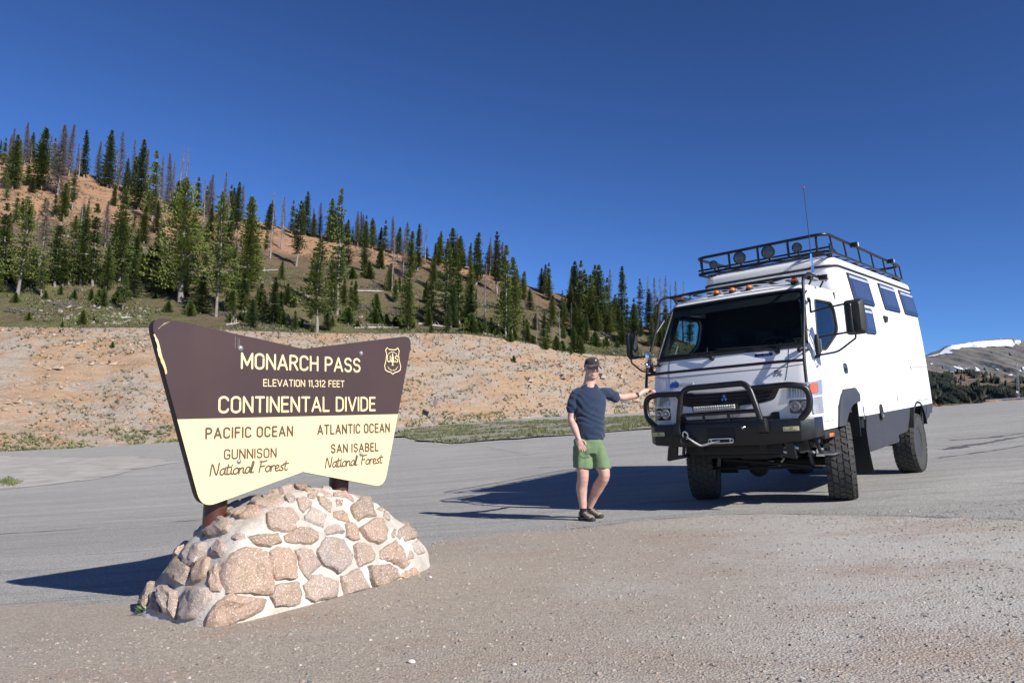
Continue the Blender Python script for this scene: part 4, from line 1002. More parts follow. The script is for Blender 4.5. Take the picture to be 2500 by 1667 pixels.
def ribbon(path, hw):
    """flat stroke with round ends; returns verts2d, faces"""
    P = [Vector(p) for p in path]; Q = [P[0]]
    for p in P[1:]:
        if (p - Q[-1]).length > 1e-4: Q.append(p)
    P = Q; n = len(P); V = []; F = []
    if n < 2: P = [P[0], P[0] + Vector((1e-3, 0))]; n = 2
    for i in range(n):
        a = (P[i] - P[i - 1]).normalized() if i else (P[1] - P[0]).normalized(); b = (P[i + 1] - P[i]).normalized() if i < n - 1 else a
        t = (a + b); t = t.normalized() if t.length > .3 else a; nn = Vector((-t.y, t.x)); c = max(.45, nn.dot(Vector((-a.y, a.x))))
        V += [P[i] + nn * hw / c, P[i] - nn * hw / c]
        if i: k = 2 * i; F.append((k - 2, k - 1, k + 1, k))
    for end, d in ((0, (P[0] - P[1]).normalized()), (n - 1, (P[-1] - P[-2]).normalized())):
        nn = Vector((-d.y, d.x)); o = len(V); V.append(P[end]); m_ = 6
        for k in range(m_ + 1): a = math.pi * k / m_; V.append(P[end] + nn * hw * math.cos(a) + d * hw * math.sin(a))
        F += [(o, o + 1 + k, o + 2 + k) for k in range(m_)]
    return [(v.x, v.y) for v in V], F
def write(text, u0, v0, u1, v1, h, mat, sw=.085, script=False, name=None, gap=.20, place=None, parent=None, lift=.0016, slant=0.):
    toks = []
    for i, ch in enumerate(text):
        if script and ch in 'NF': toks.append({'N': 'n_cap', 'F': 'f_cap'}[ch])
        else: toks.append(ch)
    x = 0; items = []
    for tk in toks:
        w, st = glyph(tk); sp = .02 if script else gap
        items.append((x, st)); x += w + (.0 if tk == ' ' else sp)
    W_ = x - (.02 if script else gap); hs = sw * h
    sx = (u1 - u0 - hs) / W_; mbs = []; 
    for j, (x0, st) in enumerate(items):
        if not st: continue
        mb = MB()
        st2_ = []
        for pl in st:
            pl = smooth_path(pl) if script else pl; cur = [pl[0]]
            for a_, b_, c_ in zip(pl[:-2], pl[1:-1], pl[2:]):
                cur.append(b_); d1 = Vector(b_) - Vector(a_); d2 = Vector(c_) - Vector(b_)
                if d1.length > 1e-6 and d2.length > 1e-6 and d1.angle(d2) > .9: st2_.append(cur); cur = [b_]
            cur.append(pl[-1]); st2_.append(cur)
        for q, pl in enumerate(st2_):
            P = [((x0 + px_ + (py_ * slant)) * sx, py_ * (h - hs) + hs / 2) for px_, py_ in pl]
            V, F = ribbon(P, hs / 2); d = lift + .0004 * q + (.0002 * (j % 2) if script else 0)
            def mp2(a, b): 
                s = a / (u1 - u0); return (place or SL)(u0 + hs / 2 + a, v0 + (v1 - v0) * s + b, d)
            mb.add([mp2(*v) for v in V], F)
        mbs.append(mb)
    big = MB()
    for mb in mbs: big.add(mb.v, mb.f)
    o = big.build(name or 'lettering', mat, parent or sign, 0, recalc=False); return o
write('MONARCH PASS', -.547, .352, .580, .355, .122, M_CREAM, .135, name='lettering')
write('ELEVATION 11,312 FEET', -.360, .228, .408, .230, .056, M_CREAM, .135, name='lettering')
write('CONTINENTAL DIVIDE', -.720, .034, .747, .030, .123, M_CREAM, .135, name='lettering')
M_LETB = pm('brown_lettering', (.115, .066, .045), .5, var=.1)
write('PACIFIC OCEAN', -.815, -.143, -.092, -.151, .083, M_LETB, .17, gap=.26)
write('GUNNISON', -.672, -.291, -.238, -.304, .075, M_LETB, .15, gap=.22)
write('National Forest', -.780, -.400, -.137, -.408, .092, M_LETB, .12, script=True, slant=.1)
write('ATLANTIC OCEAN', .134, -.151, .911, -.158, .084, M_LETB, .17, gap=.26)
write('SAN ISABEL', .268, -.302, .780, -.313, .076, M_LETB, .17, gap=.26)
write('National Forest', .210, -.418, .824, -.420, .092, M_LETB, .12, script=True, slant=.1)
# forest service shield
sh = [(.885, .583), (.905, .570), (.948, .566), (.990, .571), (1.012, .586), (1.030, .560), (1.020, .525), (1.030, .470), (1.046, .425), (1.040, .392), (1.010, .375), (.975, .368), (.950, .352), (.925, .368), (.890, .374), (.862, .388), (.854, .425), (.870, .470), (.878, .525), (.866, .560)]
em = MB(); V, F = ribbon(sh + [sh[0], sh[1]], .0042); em.add([SL(a, b, .0018) for a, b in V], F)
em = em.build('shield_emblem', M_CREAM, sign, 0, recalc=False)
tr = MB()
for poly in ([(.949, .545), (.958, .515), (.954, .516), (.966, .488), (.959, .490), (.974, .455), (.955, .460), (.955, .436), (.966, .428), (.932, .428), (.943, .436), (.943, .460), (.924, .455), (.939, .490), (.932, .488), (.944, .516), (.940, .515)],):
    pts, fs = cdt(poly); tr.add([SL(a, b, .0016) for a, b in pts], fs)
tr.build('tree_emblem', M_CREAM, em, 0, recalc=False)
write('U', .884, .456, .925, .456, .062, M_CREAM, .13, parent=em); write('S', .975, .456, 1.016, .456, .062, M_CREAM, .13, parent=em)
dd = MB(); 
for k in range(14):
    for cy, rr2, a0, a1 in ((.47, .078, 40, 140), (.46, .075, 215, 325)):
        a = R(a0 + (a1 - a0) * k / 13); c = (.949 + rr2 * math.cos(a) * .95, cy + rr2 * math.sin(a)); s_ = .0022 + .0008 * (k % 3)
        dd.add([SL(c[0] - s_, c[1] - s_ * 1.4, .0015), SL(c[0] + s_, c[1] - s_ * 1.4, .0015), SL(c[0] + s_, c[1] + s_ * 1.4, .0015), SL(c[0] - s_, c[1] + s_ * 1.4, .0015)], [(0, 1, 2, 3)])
o = dd.build('emblem_text', M_CREAM, em, 0, recalc=False); o['kind'] = 'stuff'
# bolts with washers
for u, v in ((-.55, .504), (.587, .519), (-.553, -.31), (.582, -.324)):
    mb = MB(); Mx = Matrix((EU, EV, EN)).transposed().to_4x4(); Mx.translation = SL(u, v, .001)
    mb.lathe([(.019, 0), (.019, .003), (.011, .0035), (.011, .010), (.006, .013), (0, .0135)], 12, Mx); mb.build('bolt', M_STEEL, sign, 30)
mb = MB()
for k, (u, l) in enumerate(((-.595, .09), (-.572, .085), (-.56, .07))):
    mb.add([SL(u, .59 - .01 * k, .0012), SL(u + .0018, .59 - .01 * k, .0012), SL(u + .0016, .59 - l, .0012), SL(u + .0002, .59 - l, .0012)], [(0, 1, 2, 3)])
mb.build('scratch', pm('pale_scratch', (.35, .30, .27), .6), sign, 0, recalc=False)
for u in (-.600, .515):
    mb = MB(); c = SP(u, 0, -.075 - .082); zt = SP(0, .46, 0).z if u < 0 else SP(0, .47, 0).z; zb = Gs(c.x, c.y) + .35
    mb.tube([Vector((c.x, c.y, zb)) - sign.location, Vector((c.x, c.y, zt)) - sign.location], .0805, 28); mb.build('post', M_PIPE, sign, 40)

# --- stone base
def g2(u, n): p = SO + EU * u + EN * n; return p.x, p.y
def mound_F(P):
    d = P - np.array(SO); u = d @ np.array(EU); n = d @ np.array(EN)
    gz_ = plane(P[:, 0], P[:, 1]); z = P[:, 2] - gz_
    H = np.maximum(.745 - np.where(u < 0, .30, .38) * u ** 2, .27); zc = np.clip(z, 0, .9)
    uL = 1.07 - zc * (.38 + .38 * np.clip((.4 - n) / 1.0, 0, 1)); uR = 1.045 - .10 * zc - .75 * zc ** 2
    du = np.where(u < 0, (np.abs(u) / uL) ** 7.0, (np.abs(u) / uR) ** 3.4)
    nF = .57 - .20 * zc - .28 * zc ** 2; nB = .74 - .35 * zc
    dn = np.where(n > 0, (np.abs(n) / nF) ** 5.0, (np.abs(n) / nB) ** 4.0)
    f = du + dn + np.clip(z / H, 0, 3) ** 4.5 - 1
    return f, z
MC_ = np.array([SO.x, SO.y, 0.0]) + np.array(EN) * -.06; MC_[2] = float(plane(MC_[0], MC_[1])) + .05
def mound_pt(dirs):
    lo = np.zeros(len(dirs)); hi = np.full(len(dirs), 2.2)
    for _ in range(30):
        mid = (lo + hi) / 2; f, _z = mound_F(MC_ + dirs * mid[:, None]); ins = f < 0; lo = np.where(ins, mid, lo); hi = np.where(ins, hi, mid)
    return MC_ + dirs * lo[:, None]
nu, nv = 220, 90
D = []
for j in range(nv + 1):
    ph = R(-32 + 122 * j / nv)
    for i in range(nu): a = 2 * math.pi * i / nu; D.append((math.cos(a) * math.cos(ph), math.sin(a) * math.cos(ph), math.sin(ph)))
MPTS = mound_pt(np.array(D))
for i in range(len(MPTS)):
    x, y, z = MPTS[i]; k = fnoise(x, y, z, 7, 5) * .020 + fnoise(x, y, z, 1.7, 3) * .015; v = MPTS[i] - MC_; MPTS[i] += v / np.linalg.norm(v) * k
mf = [(j * nu + i, j * nu + (i + 1) % nu, (j + 1) * nu + (i + 1) % nu, (j + 1) * nu + i) for j in range(nv) for i in range(nu)]
MBVH = BVHTree.FromPolygons([Vector(p) for p in MPTS], mf)
def mortar_mat():
    M, t, b = node_mat('lime_mortar'); n = nz(t, 4, 6, .65); n2 = nz(t, 60, 4, .7)
    c = ramp(t, n, [(.3, (.46, .41, .35)), (.5, (.62, .57, .50)), (.68, (.70, .665, .61))]); c = mix(t, .5, c, ramp(t, n2, [(.3, .34), (.5, .5), (.7, .62)]), 'OVERLAY')
    t.links.new(KA(t, c), b.inputs['Base Color']); b.inputs['Roughness'].default_value = .95; bump(t, b, math_n(t, 'ADD', n2, math_n(t, 'MULTIPLY', n, 1.5)), .7, .012); return M
def granite_mat():
    M, t, b = node_mat('pink_granite'); tc = t.nodes.new('ShaderNodeTexCoord'); tc.name = 'TC'; oi = t.nodes.new('ShaderNodeObjectInfo')
    n = nz(t, 7, 5, .6); g1 = nz(t, 150, 3, .7); g2_ = nz(t, 95, 2, .6)
    base = ramp(t, oi.outputs['Random'], [(0, (.52, .38, .31)), (.25, (.60, .47, .39)), (.45, (.40, .30, .23)), (.65, (.62, .42, .30)), (.85, (.48, .40, .36)), (1, (.72, .62, .56))])
    c = mix(t, ramp(t, n, [(.42, 0), (.68, .7)]), base, (.50, .36, .22)); c = mix(t, ramp(t, n, [(.25, .7), (.42, 0)]), c, (.33, .25, .19))
    c = mix(t, ramp(t, g1, [(.36, .85), (.47, 0)]), c, (.20, .15, .13)); c = mix(t, ramp(t, g2_, [(.55, 0), (.66, .85)]), c, (.85, .76, .70))
    n4 = nz(t, 26, 5, .7); t.links.new(KA(t, c), b.inputs['Base Color']); b.inputs['Roughness'].default_value = .8; b.inputs['Specular IOR Level'].default_value = .3
    bump(t, b, math_n(t, 'ADD', math_n(t, 'ADD', g1, math_n(t, 'MULTIPLY', n, 2.2)), math_n(t, 'MULTIPLY', n4, 1.0)), .8, .012); return M
M_MORT = mortar_mat(); M_GRAN = granite_mat()
base = empty('stone_base', MC_.tolist())
tag(base, 'mound of pink granite stones set in white mortar, under the mountain pass sign', 'stone base')
BL_ = base.location
MB().add([Vector(p) - BL_ for p in MPTS], mf).build('mortar', M_MORT, base, 60, recalc=False)
STN = [[(960,265),(1000,225),(1080,210),(1190,195),(1205,235),(1170,270),(1080,280)],[(830,350),(870,310),(960,280),(1035,275),(1045,310),(1000,350),(920,362)],
[(1085,320),(1140,300),(1270,280),(1310,310),(1340,370),(1310,400),(1320,440),(1250,462),(1150,450),(1095,415)],[(945,495),(1010,485),(1090,465),(1165,470),(1185,545),(1110,570),(1040,572),(975,550)],
[(1220,490),(1260,465),(1330,435),(1410,435),(1475,475),(1480,515),(1420,552),(1300,550),(1240,535)],[(1225,185),(1275,180),(1295,210),(1290,240),(1255,240),(1230,215)],
[(1318,205),(1370,195),(1430,235),(1425,265),(1360,305),(1330,280)],[(1465,200),(1520,190),(1580,235),(1570,315),(1530,290),(1480,240)],[(1390,175),(1420,155),(1470,160),(1465,185),(1435,210),(1400,195)],
[(1370,345),(1430,285),(1470,290),(1530,340),(1515,425),(1460,415),(1375,375)],[(1588,305),(1650,295),(1690,320),(1712,378),(1650,375),(1590,350)],[(1620,220),(1672,215),(1675,265),(1618,268)],
[(1715,265),(1775,215),(1840,215),(1880,270),(1910,330),(1840,350),(1785,385),(1750,350)],[(1525,445),(1545,415),(1625,400),(1668,470),(1530,480)],[(1675,400),(1710,380),(1760,410),(1788,470),(1780,520),(1740,530),(1685,495)],
[(1780,425),(1900,355),(1960,350),(2010,430),(1985,515),(1930,545),(1850,525),(1800,470)],[(1465,610),(1530,500),(1660,515),(1720,600),(1720,680),(1620,775),(1520,720),(1480,670)],[(1745,565),(1800,540),(1860,555),(1910,620),(1900,680),(1785,720),(1750,650)],
[(1100,620),(1170,570),(1235,570),(1300,650),(1305,790),(1155,835),(1120,740)],[(1293,600),(1350,580),(1415,600),(1478,700),(1405,805),(1340,740),(1303,660)],[(745,700),(790,630),(870,600),(930,575),(1075,610),(1110,740),(1145,870),(1110,940),(960,920),(770,915),(735,790)],
[(1120,930),(1150,870),(1230,845),(1330,840),(1350,920),(1340,1000),(1230,1020),(1140,1005)],[(1365,865),(1440,790),(1500,775),(1610,830),(1610,950),(1450,985),(1385,960)],[(1650,790),(1770,740),(1810,820),(1860,885),(1740,920),(1665,935)],
[(1850,725),(2010,712),(2065,740),(2090,810),(1990,865),(1895,865)],[(620,1130),(680,1010),(770,945),(830,925),(930,950),(1080,980),(1040,1060),(960,1110),(800,1165),(660,1195),(625,1180)],[(1925,660),(1945,600),(2050,520),(2110,590),(2140,700),(2110,740),(2020,690)],
[(2095,800),(2130,740),(2200,725),(2245,790),(2150,815)],[(1970,300),(2000,285),(2030,310),(2010,370),(1975,350)],[(2036,315),(2060,290),(2100,340),(2065,360),(2035,340)],[(2090,430),(2130,410),(2205,480),(2200,510),(2130,525),(2105,480)],
[(2180,540),(2220,520),(2270,620),(2230,640),(2195,590)],[(1590,165),(1660,160),(1745,210),(1740,235),(1680,205),(1600,190)],[(1100,190),(1160,150),(1240,130),(1300,140),(1250,160),(1160,185)],[(1280,122),(1370,120),(1440,140),(1400,160),(1320,140)],
[(725,330),(770,300),(830,295),(860,305),(825,330),(770,342)],[(600,400),(650,345),(720,340),(770,365),(825,410),(790,460),(740,480),(660,500),(615,480)],[(480,430),(520,375),(590,360),(592,400),(570,480),(510,500),(470,490)],
[(665,580),(700,530),(760,510),(790,560),(780,610),(740,640),(680,630)],[(455,640),(510,560),(590,530),(630,545),(635,610),(570,680),(510,715),(470,690)],[(355,640),(380,570),(440,530),(490,540),(480,600),(420,650),(370,665)],
[(350,800),(400,690),(440,670),(505,730),(508,780),(460,860),(390,840)],[(518,790),(560,700),(620,650),(665,650),(650,720),(625,800),(580,835),(520,830)],[(645,860),(670,730),(710,700),(732,790),(750,880),(740,915),(670,900)],
[(430,1090),(470,960),(520,865),(600,860),(650,880),(665,960),(620,1040),(540,1120),(460,1120)],[(290,1000),(300,890),(350,870),(410,900),(420,980),(405,1110),(320,1090)],[(125,935),(180,860),(240,840),(225,920),(200,1000),(170,1040),(135,1000)],
[(208,1040),(230,940),(265,925),(282,1000),(295,1080),(240,1080)],[(820,500),(850,475),(910,480),(915,510),(830,515)],[(2025,480),(2045,430),(2060,440),(2050,500),(2030,505)],[(2065,490),(2085,440),(2100,500),(2085,510)],
[(1915,285),(1940,275),(1965,295),(1950,305)],[(2145,640),(2165,590),(2190,610),(2195,660),(2160,670)],[(1440,150),(1500,145),(1560,170),(1590,195),(1530,185)],[(1880,215),(1940,225),(1990,255),(1960,260),(1900,235)]]
def mhit(px, py):
    d = ray(px, py).normalized(); h_ = MBVH.ray_cast(O, d); return (h_[0], h_[1]) if h_[0] is not None else None
def stone(P3, c, n, k):
    """P3: boundary on the mound surface; c centre; n outward normal"""
    r_ = math.sqrt(max(1e-5, sum((p - c).length_squared for p in P3) / len(P3))); V = []; F = []; m_ = len(P3)
    rings = [(1.07, -.05), (1.05, .02), (1.00, .60), (.86, .92), (.58, 1.05), (.27, .95)]
    hh = min(.045, .32 * r_); til = Vector((RNG.uniform(-1, 1), RNG.uniform(-1, 1), RNG.uniform(-1, 1))) * .12
    for s, l in rings:
        for i, p in enumerate(P3):
            q = c + (p - c) * s; near = MBVH.find_nearest(q)[0]
            if near is not None: q = q.lerp(near, .8 if s > .5 else .3)
            lift = hh * l if l > 0 else -.03
            j = Vector((mnoise.noise(q * 9 + Vector((k, 0, 0))), mnoise.noise(q * 9 + Vector((0, k, 3))), mnoise.noise(q * 9 + Vector((5, 0, k)))))
            j2 = Vector((mnoise.noise(q * 27 + Vector((k, 0, 0))), mnoise.noise(q * 27 + Vector((0, k, 3))), mnoise.noise(q * 27 + Vector((5, 0, k)))))
            V.append(q + n * (lift + (q - c).dot(til) * (l > 0)) + (j * .016 + j2 * .010) * (1 if l > 0 else .2))
    V.append(c + n * hh * 1.02 + (MBVH.find_nearest(c)[0] - c) * .3)
    for a in range(len(rings) - 1):
        for i in range(m_): F.append((a * m_ + i, a * m_ + (i + 1) % m_, (a + 1) * m_ + (i + 1) % m_, (a + 1) * m_ + i))
    a = (len(rings) - 1) * m_; F += [(a + i, a + (i + 1) % m_, len(V) - 1) for i in range(m_)]
    return MB().add([v - BL_ for v in V], F).build('stone', M_GRAN, base, 28)
CEN = []
for k, poly in enumerate(STN):
    pp = [(300 + x * .32313, 1150 + y * .32308) for x, y in poly]; cx = sum(p[0] for p in pp) / len(pp); cy = sum(p[1] for p in pp) / len(pp)
    pp = _resample(pp, 9 if len(pp) > 5 else 6); P3 = []; 
    for x, y in pp:
        x += RNG.uniform(-.8, .8); y += RNG.uniform(-.8, .8); s = 1.0; h_ = None
        while s > .1:
            h_ = mhit(cx + (x - cx) * s, cy + (y - cy) * s)
            if h_: break
            s -= .04
        if h_: P3.append(h_[0])
    hc = mhit(cx, cy)
    if hc is None or len(P3) < 5: continue
    c = sum(P3, Vector()) / len(P3); n = MBVH.find_nearest(c)[1]
    if n.dot(c - Vector(MC_)) < 0: n = -n
    stone(P3, c, n, k); CEN.append((c, math.sqrt(sum((p - c).length_squared for p in P3) / len(P3))))
# stones round the back and right end, which the photo does not show
r = random.Random(5)
for k in range(900):
    a = r.random() * 6.283; ph = R(r.uniform(-8, 75)); d = np.array([[math.cos(a) * math.cos(ph), math.sin(a) * math.cos(ph), math.sin(ph)]]); c = Vector(mound_pt(d)[0]); rad = r.uniform(.06, .13)
    u = (c - SO).dot(EU); n_ = (c - SO).dot(EN)
    if c.z < float(plane(c.x, c.y)) + .06: continue
    if any((c - q).length < (rad + rq) * 1.12 for q, rq in CEN): continue
    hc = MBVH.ray_cast(O, (c - O).normalized())
    if hc[0] is not None and (hc[0] - c).length < .12: continue
    n = MBVH.find_nearest(c)[1]
    if n.dot(c - Vector(MC_)) < 0: n = -n
    t1 = n.orthogonal().normalized(); t2 = n.cross(t1); P3 = []
    for i in range(14):
        b = 6.283 * i / 14; rr3 = rad * (1 + .22 * math.sin(3 * b + k) + .12 * math.sin(5 * b + 2 * k)); q = c + (t1 * math.cos(b) + t2 * math.sin(b)) * rr3; P3.append(MBVH.find_nearest(q)[0])
    stone(P3, c, n, k + 100); CEN.append((c, rad))
# the weed at the foot of the stone base
p = hit(372, 1500, 2); mb = MB()
for i in range(46):
    a = RNG.random() * 6.28; L = RNG.uniform(.03, .10); d = Vector((math.cos(a), math.sin(a), RNG.uniform(.3, 1.0))) * L; w = Vector((-math.sin(a), math.cos(a), 0)) * .007
    b_ = Vector((RNG.uniform(-.04, .05), RNG.uniform(-.04, .04), 0)); mb.add([b_ - w, b_ + w, b_ + d * .6 + w * 1.4 + Vector((0, 0, .01)), b_ + d, b_ + d * .6 - w * 1.4 + Vector((0, 0, .01))], [(0, 1, 2, 3, 4)])
wd = mb.build('weed', pm('fresh_weed', (.09, .16, .04), .7, var=.3, vs=40), None, 0, recalc=False); wd.location = (p.x, p.y, p.z + .005)
tag(wd, 'small green weed at the left foot of the stone base', 'weed')
# ------------------------------------------------------------- the expedition truck (x forward, y to its left, z up)
TF = Vector((-.632, -.771, -.076)).normalized(); TL_ = Vector((.769, -.636, .062)); TL_ = (TL_ - TF * TL_.dot(TF)).normalized(); TU = TF.cross(TL_)
TO = Vector((3.292, 9.563, -.811 + 1.101))
Mt = Matrix((TF, TL_, TU)).transposed().to_4x4(); Mt.translation = TO
truck = empty('expedition_truck', mat=Mt)
tag(truck, 'white four-wheel-drive expedition camper truck with black bull bar and roof rack', 'camper truck')
def dusty_white(name, c, rough, coat):
    M, t, b = node_mat(name); tc = t.nodes.new('ShaderNodeTexCoord'); tc.name = 'TC'; sx = t.nodes.new('ShaderNodeSeparateXYZ'); t.links.new(tc.outputs['Object'], sx.inputs[0])
    low = ramp(t, math_n(t, 'MULTIPLY', sx.outputs[2], .4), [(.34, 1), (.62, .12)]); n = nz(t, 3, 6, .7, mapping(t, (1, 1, .35))); n2 = nz(t, 40, 3, .7)
    f = math_n(t, 'MULTIPLY', math_n(t, 'MULTIPLY', low, ramp(t, n, [(.35, .15), (.7, 1)])), math_n(t, 'MULTIPLY_ADD', n2, .6, .1))
    t.links.new(mix(t, f, c, (.56, .51, .44)), b.inputs['Base Color']); t.links.new(math_n(t, 'MULTIPLY_ADD', f, .5, rough), b.inputs['Roughness'])
    b.inputs['Coat Weight'].default_value = coat; b.inputs['Coat Roughness'].default_value = .08; return M
M_WHITE = dusty_white('white_paint', (.80, .80, .79), .22, .5)
M_WSHELL = dusty_white('white_shell', (.83, .83, .82), .35, .2)
M_BLK = pm('satin_black_steel', (.010, .010, .011), .38, var=.25, vs=12, bmp=.15, bs=300, bd=.0006, spec=.5)
M_BLKM = pm('matt_black_plastic', (.016, .016, .017), .62, var=.25, vs=14, bmp=.3, bs=260, bd=.001)
M_GREY = pm('grey_bedliner_coating', (.038, .040, .049), .55, var=.12, vs=5, bmp=.35, bs=180, bd=.0015)
M_CHAS = pm('chassis_black', (.014, .014, .015), .7, var=.35, vs=9)
M_RUB = pm('tyre_rubber', (.040, .039, .037), .85, var=.25, vs=14, bmp=.2, bs=160, bd=.001)
M_TRD = pm('dusty_tread_rubber', (.055, .053, .050), .9, var=.22, vs=18, bmp=.3, bs=160, bd=.001)
M_ALU = pm('cast_aluminium', (.62, .62, .61), .35, 1.0, var=.12, vs=30)
M_CHR = pm('chrome', (.85, .85, .86), .08, 1.0, var=.03)
M_INT = pm('grey_cab_interior', (.022, .024, .027), .8, var=.2)
M_INTL = pm('light_cab_trim', (.22, .27, .27), .7, var=.1)
M_AMB = pm('amber_lens', (.80, .17, .015), .18, var=.12, vs=60, coat=.5)
M_ACR = pm('tinted_acrylic', (.030, .038, .075), .07, var=.08, spec=.6, coat=.6)
M_ACRL = pm('window_blind_strip', (.42, .45, .55), .35, var=.08)
M_GLS = glass_mat('windscreen_glass', (.80, .86, .84), ior=1.22); M_GLT = glass_mat('lamp_glass', (.9, .9, .9))
M_GLB = glass_mat('door_glass', (.70, .80, .78), ior=1.40)
M_REFL = pm('lamp_reflector', (.62, .62, .61), .30, .25, var=.25, vs=60)
def P_(name, mb, mat, bev=0, smooth=35, parent=None, kind=None, bseg=2, label=None): return mb.build(name, mat, parent or truck, smooth, bev, bseg, kind=kind, label=label)
XF = [(.865, 1.10), (1.0, 1.12), (1.2, 1.12), (1.4, 1.10), (1.6, 1.06), (1.787, .995), (2.49, .60), (2.53, .565)]
WZ = [(.865, .975), (1.5, .98), (1.787, .965), (2.49, .867), (2.53, .855)]
def ip(T, z): return float(np.interp(z, [a for a, _ in T], [b for _, b in T]))
F0, RC = .87, .10
def CM(s, z, d=0):
    W_ = ip(WZ, z); F = W_ - RC; sg = 1 if s >= 0 else -1; a = abs(s); x0 = ip(XF, z)
    sl = .49 if z > 1.787 else .12
    if a <= F0:
        y = a / F0 * F; x = x0 - .055 * (a / F0) ** 2; nx, ny = 1, .12 * a / F0
    else:
        t = (a - F0) / RC; xc = x0 - .055 - RC
        if t < math.pi / 2: x = xc + RC * math.cos(t); y = F + RC * math.sin(t); nx, ny = math.cos(t), math.sin(t)
        else: x = xc - (a - F0 - RC * math.pi / 2); y = W_; nx, ny = 0, 1
    nzz = sl * nx; L = math.sqrt(nx * nx + ny * ny + nzz * nzz)
    return Vector((x - d * nx / L, sg * (y - d * ny / L), z - d * nzz / L))
SE = F0 + RC * math.pi / 2
XB = -.53
# front skin with windscreen opening
WSH = rrect(-.936, 1.80, .936, 2.482, .05)
panel('cab_front', [(-SE, .93), (SE, .93), (SE, 2.53), (-SE, 2.53)], [WSH], CM, .02, M_WHITE, truck, .07, 40)
cab_front = truck.children[-1] if truck.children else None
def tube_on(fn, poly, r, name, mat, parent=None, seg=8, off=0):
    pts = [fn(a, b, off) for a, b in _resample(poly, .05)]; mb = MB().tube(pts, r, seg, closed=True); return P_(name, mb, mat, parent=parent)
tube_on(CM, WSH, .014, 'windscreen_seal', M_BLKM, off=-.002)
fr_ = rrect(-.93, 1.806, .93, 2.476, .05)
panel('windscreen', fr_, [], lambda a, b, d: CM(a, b, d + .006), .005, M_GLS, truck, .1, 60)
# black ceramic border of the windscreen
panel('windscreen_border', fr_, [rrect(-.885, 1.86, .885, 2.36, .05)], lambda a, b, d: CM(a, b, d + .013), .003, M_BLKM, truck, .08, 60)
